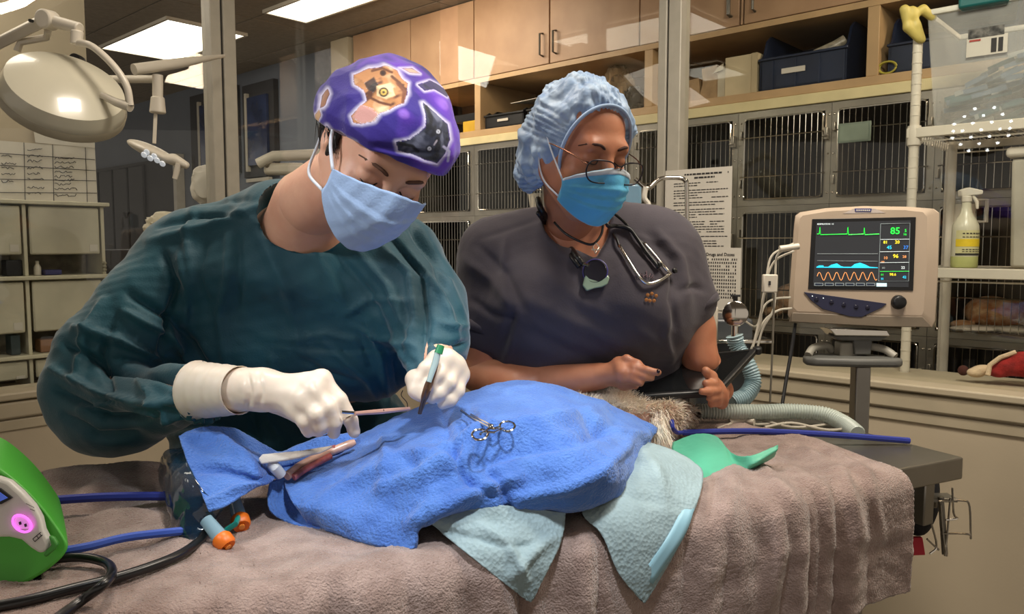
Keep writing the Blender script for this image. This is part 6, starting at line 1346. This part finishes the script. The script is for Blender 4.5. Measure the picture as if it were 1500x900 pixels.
scrub = mat('charcoal_scrubs', (70,64,72), .82, var=.05, vs=6, bump=.1, bs=260, c2=(60,55,64), sheen=.2)
s = SDF((-.26, 1.46, .50), (.66, 2.32, 1.50), .0062); techbody(s, .011)
s.cap(tp(728, 382, 1.80), tp(712, 478, 1.78), .086, .074, .035); s.cap(tp(972, 375, 1.80), tp(1006, 440, 1.78), .080, .070, .035)
s.half(tp(712, 484, 1.78), norm(tp(706, 545, 1.78)-tp(722, 385, 1.80)), .004) if False else None
# trim the sleeves below their hems with cut capsules and the neck with a V
s.cap(tp(705, 545, 1.78), tp(703, 700, 1.78), .070, .070, .004, True) if False else None
def xz(x, y, Y=1.66): q = P(x, y, Y); return (q[0], q[2])
s.poly([xz(786, 285), xz(806, 330), xz(840, 362), xz(874, 378), xz(892, 350), xz(906, 285)], 1.80, .004)
s.cap(tp(842, 322, 1.715), tp(866, 250, 1.62), .068, .085, .006, True)
Vs, Qs = s.mesh()
# sleeve hems: drop the faces lying beyond each hem plane, near the arm only
def hemcut(V, Q, p, n, c, R_):
    fc = V[Q].mean(1); m = ((fc-p)@norm(n) > 0) & (np.linalg.norm(fc-c, axis=1) < R_); return Q[~m]
Vs = relax(Vs, Qs, 1); Ns = normals(Vs, Qs)
tl_ = [([(680,380),(720,410),(752,455)],.008,9),([(700,360),(738,400),(765,450)],-.008,9),([(690,440),(720,460),(748,470)],-.007,7),([(740,350),(735,400),(745,440)],.006,7),([(752,455),(742,480),(735,510)],-.010,8),([(770,440),(830,470),(900,500),(950,520)],.006,14),([(760,480),(820,510),(880,530)],-.006,14),([(800,400),(850,440),(900,470)],.004,12),
 ([(950,345),(985,380),(995,430)],-.008,8),([(965,340),(1000,380),(1010,440)],.007,8),([(990,400),(985,440),(990,480)],-.008,7),([(1000,425),(1018,420),(1030,425)],-.008,6),([(790,330),(820,370),(870,400)],.004,6),([(930,480),(960,500),(985,520)],.005,9),([(985,450),(975,490),(985,530)],.006,7),([(700,350),(760,330),(790,320)],-.003,5),([(930,345),(960,352),(980,350)],.003,5),([(750,500),(740,530),(750,560)],.006,8)]
Vs = Vs+Ns*(foldfield(Vs, Ns, [(p_, a_*1.1, w_*.8) for p_, a_, w_ in tl_])+.0018*sines(Vs, 14, 51, 10, True)+.0005*sines(Vs, 45, 52, 10, True))[:, None]
part(tech, 'scrub_top', (Vs, Qs), scrub, smooth=180)
part(tech, 'neckline_band', MB().tube(spline([P(786,300,1.70), P(800,330,1.665), P(838,364,1.62), P(874,381,1.60), P(890,352,1.62), P(902,322,1.66)], 8), .004, 6), mat('scrub_band', (58,53,62), .8), smooth=180) if False else None
for pp, sg in (((tp(712, 482, 1.78), tp(716, 470, 1.78)), .0765), ((tp(1009, 452, 1.78), tp(1004, 440, 1.78)), .072)):
    A, B = pp; A = A-(B-A)*.2; c_ = MB(); n_ = norm(B-A); part(tech, 'sleeve_hem', MB().tube([A, A+n_*.012, A+n_*.022], [sg, sg+.001, sg-.003], 36, cap=False), scrub, solid=.002, smooth=180)
# embroidery on the chest
emb = mat('embroidery_thread', (120,96,104), .7); embo = mat('orange_thread', (186,120,60), .7)
def onbody(V, N_, x, y, e):
    px, py = proj(V); m = (np.hypot(px-x, py-y) < 5) & (N_[:, 1] < 0)
    i = np.where(m)[0]
    if len(i) == 0: return P(x, y, 1.6)
    d = V[i].mean(0); nn = norm(N_[i].mean(0)); r = ray(x, y); t_ = ((d-C0)@nn)/(r@nn); return C0+r*t_+nn*e
NsF = normals(Vs, Qs); ob = lambda x, y, e=.003: onbody(Vs, NsF, x, y, e)
em = MB()
for pts in ([(930,408),(932,402),(934,408)],[(936,408),(938,402),(941,403),(942,408)],[(946,398),(947,408),(943,405),(947,403)],[(950,407),(952,402),(956,404),(953,408),(957,408)]): em.tube([ob(*p) for p in pts], .0010, 5)
em2 = MB()
for (x, y) in ((948, 433), (954, 431), (960, 434), (951, 441), (957, 441), (946, 440)): em2.lathe([(.0001, .002), (.0035, .001), (.004, 0)], ob(x, y), (0, -1, 0), 8)
part(tech, 'embroidery', em, emb, kind='stuff'); part(tech, 'paw_embroidery', em2, embo, 'small orange emblem', kind='stuff')
# bouffant cap
bcm = mat('blue_bouffant', (176,200,226), .5, var=.10, vs=26, bump=.7, bs=45, c2=(132,160,198), alpha=.93, sheen=.3)
s = SDF(HT.c-.26, HT.c+.26, .0034); Bt = HT.B; k = KT
E = lambda p, r, kk=.02, sub=False: s.ell(HT(p), np.array(r)*k, Bt, kk*k, sub)
E((.006, -.022, .042), (.096, .112, .096)); E((-.040, -.045, -.02), (.060, .064, .070), .04); E((.052, -.06, -.01), (.055, .06, .07), .04); E((-.036, -.070, -.072), (.052, .045, .040), .03)
s.half(HT((0, .062, .098)), norm(HT.B[1]*.98-HT.B[2]*.2), .012)
E((0, .07, -.01), (.068, .085, .085), .006, True)
s.cap(HT((0, -.03, -.06)), HT((0, -.05, -.25)), .055, .055, .01, True)
Vn, Qn = s.mesh(); Vn = relax(Vn, Qn, 1); Nn_ = normals(Vn, Qn); Lq = HT.loc(Vn)
ang = np.arctan2(Lq[:, 0], Lq[:, 2]-.01); rad = .0042*np.abs(np.sin(ang*19+3*np.sin(ang*5)+sines(Vn, 12, 61, 6)*.8))
Vn = Vn+Nn_*(rad+.0045*sines(Vn, 26, 62, 8, True)+.0030*sines(Vn, 55, 63, 7, True))[:, None]
bc = part(tech, 'bouffant_cap', (Vn, Qn), bcm, smooth=180)
rim = []
for a in np.linspace(-2.35, 2.35, 60):
    ss = .0735*math.sin(a); uu = .012+.086*math.cos(a); ff = .064-(.098-uu)*(.2/.98)
    rim.append(HT((ss, ff+.002, uu)))
part(bc, 'elastic_edge', MB().tube(rim, .0036, 8), mat('bouffant_edge', (160,186,220), .6), smooth=180)
facebits(tech, HT, mat('dark_brow', (66,36,26), .8), mat('lash_black', (20,12,12), .7))
0 and hairlock([HT((-.058, .052, .082)), HT((-.04, .066, .090)), HT((.0, .075, .096)), HT((.04, .066, .09))], [HT.B[1]*.3+HT.B[2]*1.0]*4, .02, .0009, 260, 9, tech, spread=.003)
# mask
mkT = mat('sky_blue_mask', (92,182,224), .65, var=.03, bump=.12, bs=260)
Gm = maskmesh(HT, pleat=.0034, wid=1.14, bot=-.118, top=-.012, seed=3, rnd=.034)
mT = part(tech, 'face_mask', MB().grid(Gm), mkT, solid=.0012, smooth=180, fix=False)
part(mT, 'white_top_band', MB().grid(Gm[0:4]+Fd*.0014), mat('mask_band', (206,214,222), .6), 'white upper edge of the mask', solid=.0008, smooth=180, fix=False)
part(mT, 'side_binding', MB().tube(Gm[:, 0], .0016, 6).tube(Gm[-1], .0016, 6), mat('mask_edge', (150,200,222), .6), smooth=180)
for i in (0, -1):
    q = -1 if i == 0 else 1
    part(mT, 'ear_loop', MB().tube(spline([Gm[1, i], HT((q*.080, .030, -.006)), HT((q*.084, .006, .02))], 6), .0018, 6), strm, smooth=180)
    part(mT, 'ear_loop', MB().tube(spline([Gm[-6, i], HT((q*.080, .022, -.060)), HT((q*.086, .0, -.03)), HT((q*.086, -.006, .0))], 6), .0018, 6), strm, smooth=180)
# glasses
gt = thing('eyeglasses', 'thin metal framed eyeglasses worn low over the blue face mask', 'glasses', tuple(HT((0, .12, -.03))))
gm_ = mat('rose_gold_frame', (150,104,82), .25, metal=.9); gk = mat('dark_frame', (40,34,40), .3, metal=.4)
gl2 = glassmat('lens_glass', (.93, .94, .95), 1.4, .04)
def lens(cx_, q):
    pts = []
    for a in np.linspace(0, 2*math.pi, 29)[:-1]:
        x = math.copysign(abs(math.cos(a))**.62, math.cos(a))*.0285; z = math.copysign(abs(math.sin(a))**.72, math.sin(a))*.0205
        if z < 0: x *= 1-.16*abs(z)/.02
        pts.append(HT((cx_+x, .1275-.16*max(0, abs(cx_+x)-.02), -.010+z)))
    return pts
for q in (-1, 1):
    pts = lens(q*.034, q); part(gt, 'lens', MB().add(pts, [tuple(range(28))]), gl2, smooth=0); part(gt, 'rim', MB().tube(pts, .0015, 6, closed=True), gk if q > 0 else gk, smooth=180)
    part(gt, 'temple', MB().tube(spline([HT((q*.062, .120, .000)), HT((q*.074, .08, .008)), HT((q*.081, .03, .010)), HT((q*.084, .0, .008))], 5), .0013, 6), gm_, smooth=180)
    part(gt, 'nose_pad', MB().tube([HT((q*.009, .1265, -.012)), HT((q*.0085, .119, -.020))], .0012, 6), gm_)
part(gt, 'bridge', MB().tube(spline([HT((-.0085, .1275, -.002)), HT((0, .130, .001)), HT((.0085, .1275, -.002))], 5), .0014, 6), gm_, smooth=180)
# necklace cord
kb = lambda x, y, Y: P(x, y, Y)
single('necklace', MB().tube(spline([P(812,326,1.655), P(828,342,1.63), P(850,354,1.612), P(868,358,1.60), P(880,345,1.61), P(884,328,1.62)], 6), .0026, 8), M['dark'], 'black cord necklace with a small charm in the scrub neckline', 'necklace', smooth=180)
single('necklace_charm', MB().tube([P(873, 356, 1.592), P(878, 362, 1.59), P(872, 372, 1.59), P(868, 362, 1.59), P(873, 356, 1.592)], .0014, 6).tube([P(866, 366, 1.59), P(880, 366, 1.59)], .0012, 6), M['chrome'], 'small silver charm hanging on the black cord', 'charm')
# stethoscope
def surf(x, y, e, Yf):
    q = onbody(Vs, NsF, x, y, e); return q
st_ = thing('stethoscope', 'black and silver stethoscope hung around the neck over charcoal scrubs', 'stethoscope', tuple(P(870, 420, 1.58)))
L1 = [P(788, 292, 1.70), P(793, 308, 1.66)]+[surf(x, y, .008, 0) for x, y in ((806, 336), (825, 358), (842, 378), (852, 390))]
part(st_, 'tube', MB().tube(spline(L1, 6), .0068, 10), M['dark'], smooth=180); part(st_, 'tube', MB().tube(spline([p+np.array([-.007, -.004, -.006]) for p in L1[1:]], 6), .0050, 10), M['dark'], smooth=180)
cp = surf(872, 402, .012, 0); ca_ = norm((-.25, -1, .25))
part(st_, 'stem', MB().tube([L1[-1], cp+np.array([-.012, .0, .012])], .0045, 10), M['chrome'])
part(st_, 'chestpiece', MB().lathe([(.016, -.014), (.020, -.010), (.021, .002)], cp, ca_, 28), M['chrome']); part(st_, 'diaphragm', MB().lathe([(.0245, .0), (.0255, .004), (.023, .007), (.0225, .006), (.0001, .0062)], cp, ca_, 32), mat('diaphragm_black', (26,24,34), .35)); part(st_, 'diaphragm_ring', MB().tube([cp+ca_*.003+.0252*(math.cos(a)*norm(np.cross(ca_, (0, 0, 1)))+math.sin(a)*norm(np.cross(ca_, np.cross(ca_, (0, 0, 1))))) for a in np.linspace(0, 2*math.pi, 36)[:-1]], .0020, 6, closed=True), mat('violet_ring', (66,60,130), .4))
gy = mat('sage_tag', (128,150,128), .35, coat=.3)
cp2 = [surf(x, y, .006, 0) for x, y in ((852, 398), (856, 404), (852, 420), (858, 428), (870, 424), (882, 422), (890, 418), (893, 408), (888, 402))]
part(st_, 'tag', MB().prism(cp2, (0, -.009, 0)), gy, 'sage green plastic tag', bevel=.003, seg=3)
L2 = [P(888, 312, 1.66)]+[surf(x, y, .009, 0) for x, y in ((893, 330), (902, 352), (907, 366))]; L3 = [P(896, 310, 1.66)]+[surf(x, y, .009, 0) for x, y in ((915, 330), (930, 348), (942, 362))]
part(st_, 'tube', MB().tube(spline([P(884, 306, 1.70), P(890, 330, 1.64)]+[surf(x, y, .010, 0) for x, y in ((900, 334), (920, 338), (932, 352), (945, 374), (962, 396))], 6), .0045, 8), M['dark'], smooth=180)
part(st_, 'ear_tube', MB().tube(spline(L2, 6), .0030, 8), M['dark'], smooth=180); part(st_, 'ear_tube', MB().tube(spline(L3, 6), .0030, 8), M['dark'], smooth=180)
part(st_, 'headset_bow', MB().tube(spline([surf(x, y, .010, 0) for x, y in ((907, 364), (920, 386), (934, 408), (946, 418), (962, 414), (976, 404))], 6), .0036, 8), M['chrome'], smooth=180); part(st_, 'headset_bow', MB().tube(spline([surf(x, y, .010, 0) for x, y in ((942, 360), (956, 378), (970, 396), (977, 404))], 6), .0036, 8), M['chrome'], smooth=180)
for (x, y) in ((962, 392), (981, 399)): part(st_, 'ear_tip', MB().lathe([(.002, -.006), (.006, -.002), (.006, .003), (.0001, .006)], surf(x, y, .012, 0), (.5, -.6, .3), 12), M['dark'])
# tablet
tbt = thing('tablet', 'black tablet in a thick case held over the dog', 'tablet', tuple(P(1010, 560, 1.6)))
A, B, C_, D_ = P(915, 574, 1.50), P(1062, 584, 1.54), P(1113, 509, 1.80), P(1000, 522, 1.78)
A = P(928, 574, 1.50); B = P(1068, 552, 1.52)
A, B, C_, D_ = P(906, 582, 1.66), P(1054, 574, 1.66), P(1112, 509, 1.80), P(986, 522, 1.80)
nt_ = norm(np.cross(B-A, D_-A)); nt_ = nt_ if nt_[2] > 0 else -nt_
part(tbt, 'case', MB().prism([A, B, C_, D_], -nt_*.016), M['dark'], bevel=.005, seg=3)
cen = (A+B+C_+D_)/4; part(tbt, 'screen', MB().prism([cen+(q-cen)*.86+nt_*.0012 for q in (A, B, C_, D_)], -nt_*.001), mat('tablet_glass', (22,24,26), .06, spec=.9), bevel=0)
part(tbt, 'hand_strap', MB().tube(spline([cen-nt_*.016-(B-A)*.3, cen-nt_*.04, cen-nt_*.016+(B-A)*.3], 6), .010, 8), M['dark'])
for q in (A, B, C_, D_): part(tbt, 'corner_bumper', MB().lathe([(.004, -.010), (.010, -.008), (.010, .006), (.004, .008)], q+(cen-q)*.02-nt_*.006, nt_, 14), M['dark'], bevel=.002)
# ============================================================ DOG
furm = mat('cream_fur', (250,242,228), .8, var=.06, vs=30, c2=(232,214,192), sss=.05); dsk = mat('pink_dog_skin', (226,180,160), .6, var=.1); brn = mat('stained_fur', (120,66,36), .8)
dog = thing('dog', 'small cream dog asleep on its side with head out of the blue drape', 'dog', tuple(hz(930, 620, 0)))
s = SDF((-.30, 1.16, ZT-.005), (.45, 1.82, ZT+.19), .005)
bp_ = lambda x, y, h: hz(x, y, h)
s.cap(bp_(800, 640, .06), bp_(700, 650, .06), .052, .054, .05); s.cap(bp_(700, 650, .06), bp_(560, 675, .04), .052, .035, .05)
s.cap(bp_(800, 620, .06), bp_(905, 612, .05), .045, .034, .03); s.cap(bp_(905, 608, .055), bp_(960, 610, .05), .034, .028, .02)
Hd = lambda x, y, h: hz(x, y, h)
s.ell(Hd(978, 610, .048), (.040, .036, .036), k=.015); s.cap(Hd(985, 610, .046), Hd(1012, 606, .040), .022, .015, .015)
s.ell(Hd(893, 582, .085), (.032, .030, .026), k=.02); s.cap(Hd(868, 582, .085), Hd(905, 592, .075), .026, .028, .02)
s.cap(Hd(985, 622, .036), Hd(1010, 613, .030), .012, .009, .012)
s.half((0, 0, ZT+.003), (0, 0, -1))
Vd, Qd = s.mesh(); db = part(dog, 'body', (Vd, Qd), dsk, smooth=180)
Nd = normals(Vd, Qd); dx_, dy_ = proj(Vd)
r = np.random.RandomState(21)
def furpatch(mask, n, L, d0, m, seed, droop=.35, w_=.0010, jit=.35, name='fur'):
    i = np.where(mask)[0]
    if len(i) == 0: return
    i = np.random.RandomState(seed).choice(i, n); dd = Nd[i]*.7+np.asarray(d0); dd /= np.linalg.norm(dd, axis=1, keepdims=True)
    part(dog, name, tufts(Vd[i]+np.random.RandomState(seed+1).randn(n, 3)*.002, dd, L, w_, jit, seed, droop, 4), m, kind='stuff', smooth=0)
inp = lambda poly: sdpoly(dx_, dy_, poly) < 0
furpatch(inp([(840,535),(930,535),(950,610),(840,600)]), 7000, .024, (.1, .1, .5), furm, 1)
furpatch(inp([(950,575),(1000,575),(1012,600),(1000,620),(985,640),(950,640)]) & (Vd[:, 2] > ZT+.02), 4500, .016, (.1, -.2, .1), furm, 5)
furpatch(inp([(990,590),(1030,590),(1030,625),(990,628)]), 2000, .010, (.5, -.2, -.1), furm, 7, w_=.0008)
furpatch(inp([(996,594),(1010,594),(1014,610),(1000,614)]), 900, .014, (.4, -.6, .1), brn, 9, w_=.0008)
ear = thing if False else None
eb = spline([Hd(966, 612, .065), Hd(964, 630, .050), Hd(972, 648, .025), Hd(980, 655, .012)], 10)
V, Q = tufts(np.repeat(eb, 110, 0)+r.randn(len(eb)*110, 3)*.0055, np.tile(norm((.12, -.35, -.8)), (len(eb)*110, 1)), .026, .0010, .25, 12, .2, 4)
part(dog, 'ear', (V, Q), furm, 'long cream ear hanging down', kind='stuff', smooth=0)
part(dog, 'eye', MB().lathe([(.0001, .006), (.005, .004), (.0065, 0)], Hd(999, 603, .056)+np.array([0, -.036, 0.0]), (.1, -1, .3), 14), mat('dog_eye', (24,14,10), .08))
part(dog, 'nose', sdf_blob([(Hd(1020, 607, .040)+np.array([0, -.012, 0]), (.009, .009, .008), .004)], .0012), mat('dog_nose', (28,18,16), .3), smooth=180)
single('endotracheal_tube', MB().tube([Hd(1010, 608, .034), Hd(1024, 604, .035), Hd(1034, 603, .035)], [.006, .010, .0165], 14), mat('clear_connector', (206,214,206), .2, alpha=.85), 'clear tube connector between the dog\'s mouth and the corrugated hose', 'tube')
single('tie_strap', MB().tube(spline([Hd(984, 616, .060), Hd(986, 628, .045), Hd(992, 634, .028), Hd(1000, 634, .022)], 5), .0045, 8), navys, 'blue tie looped round the dog\'s muzzle', 'strap')
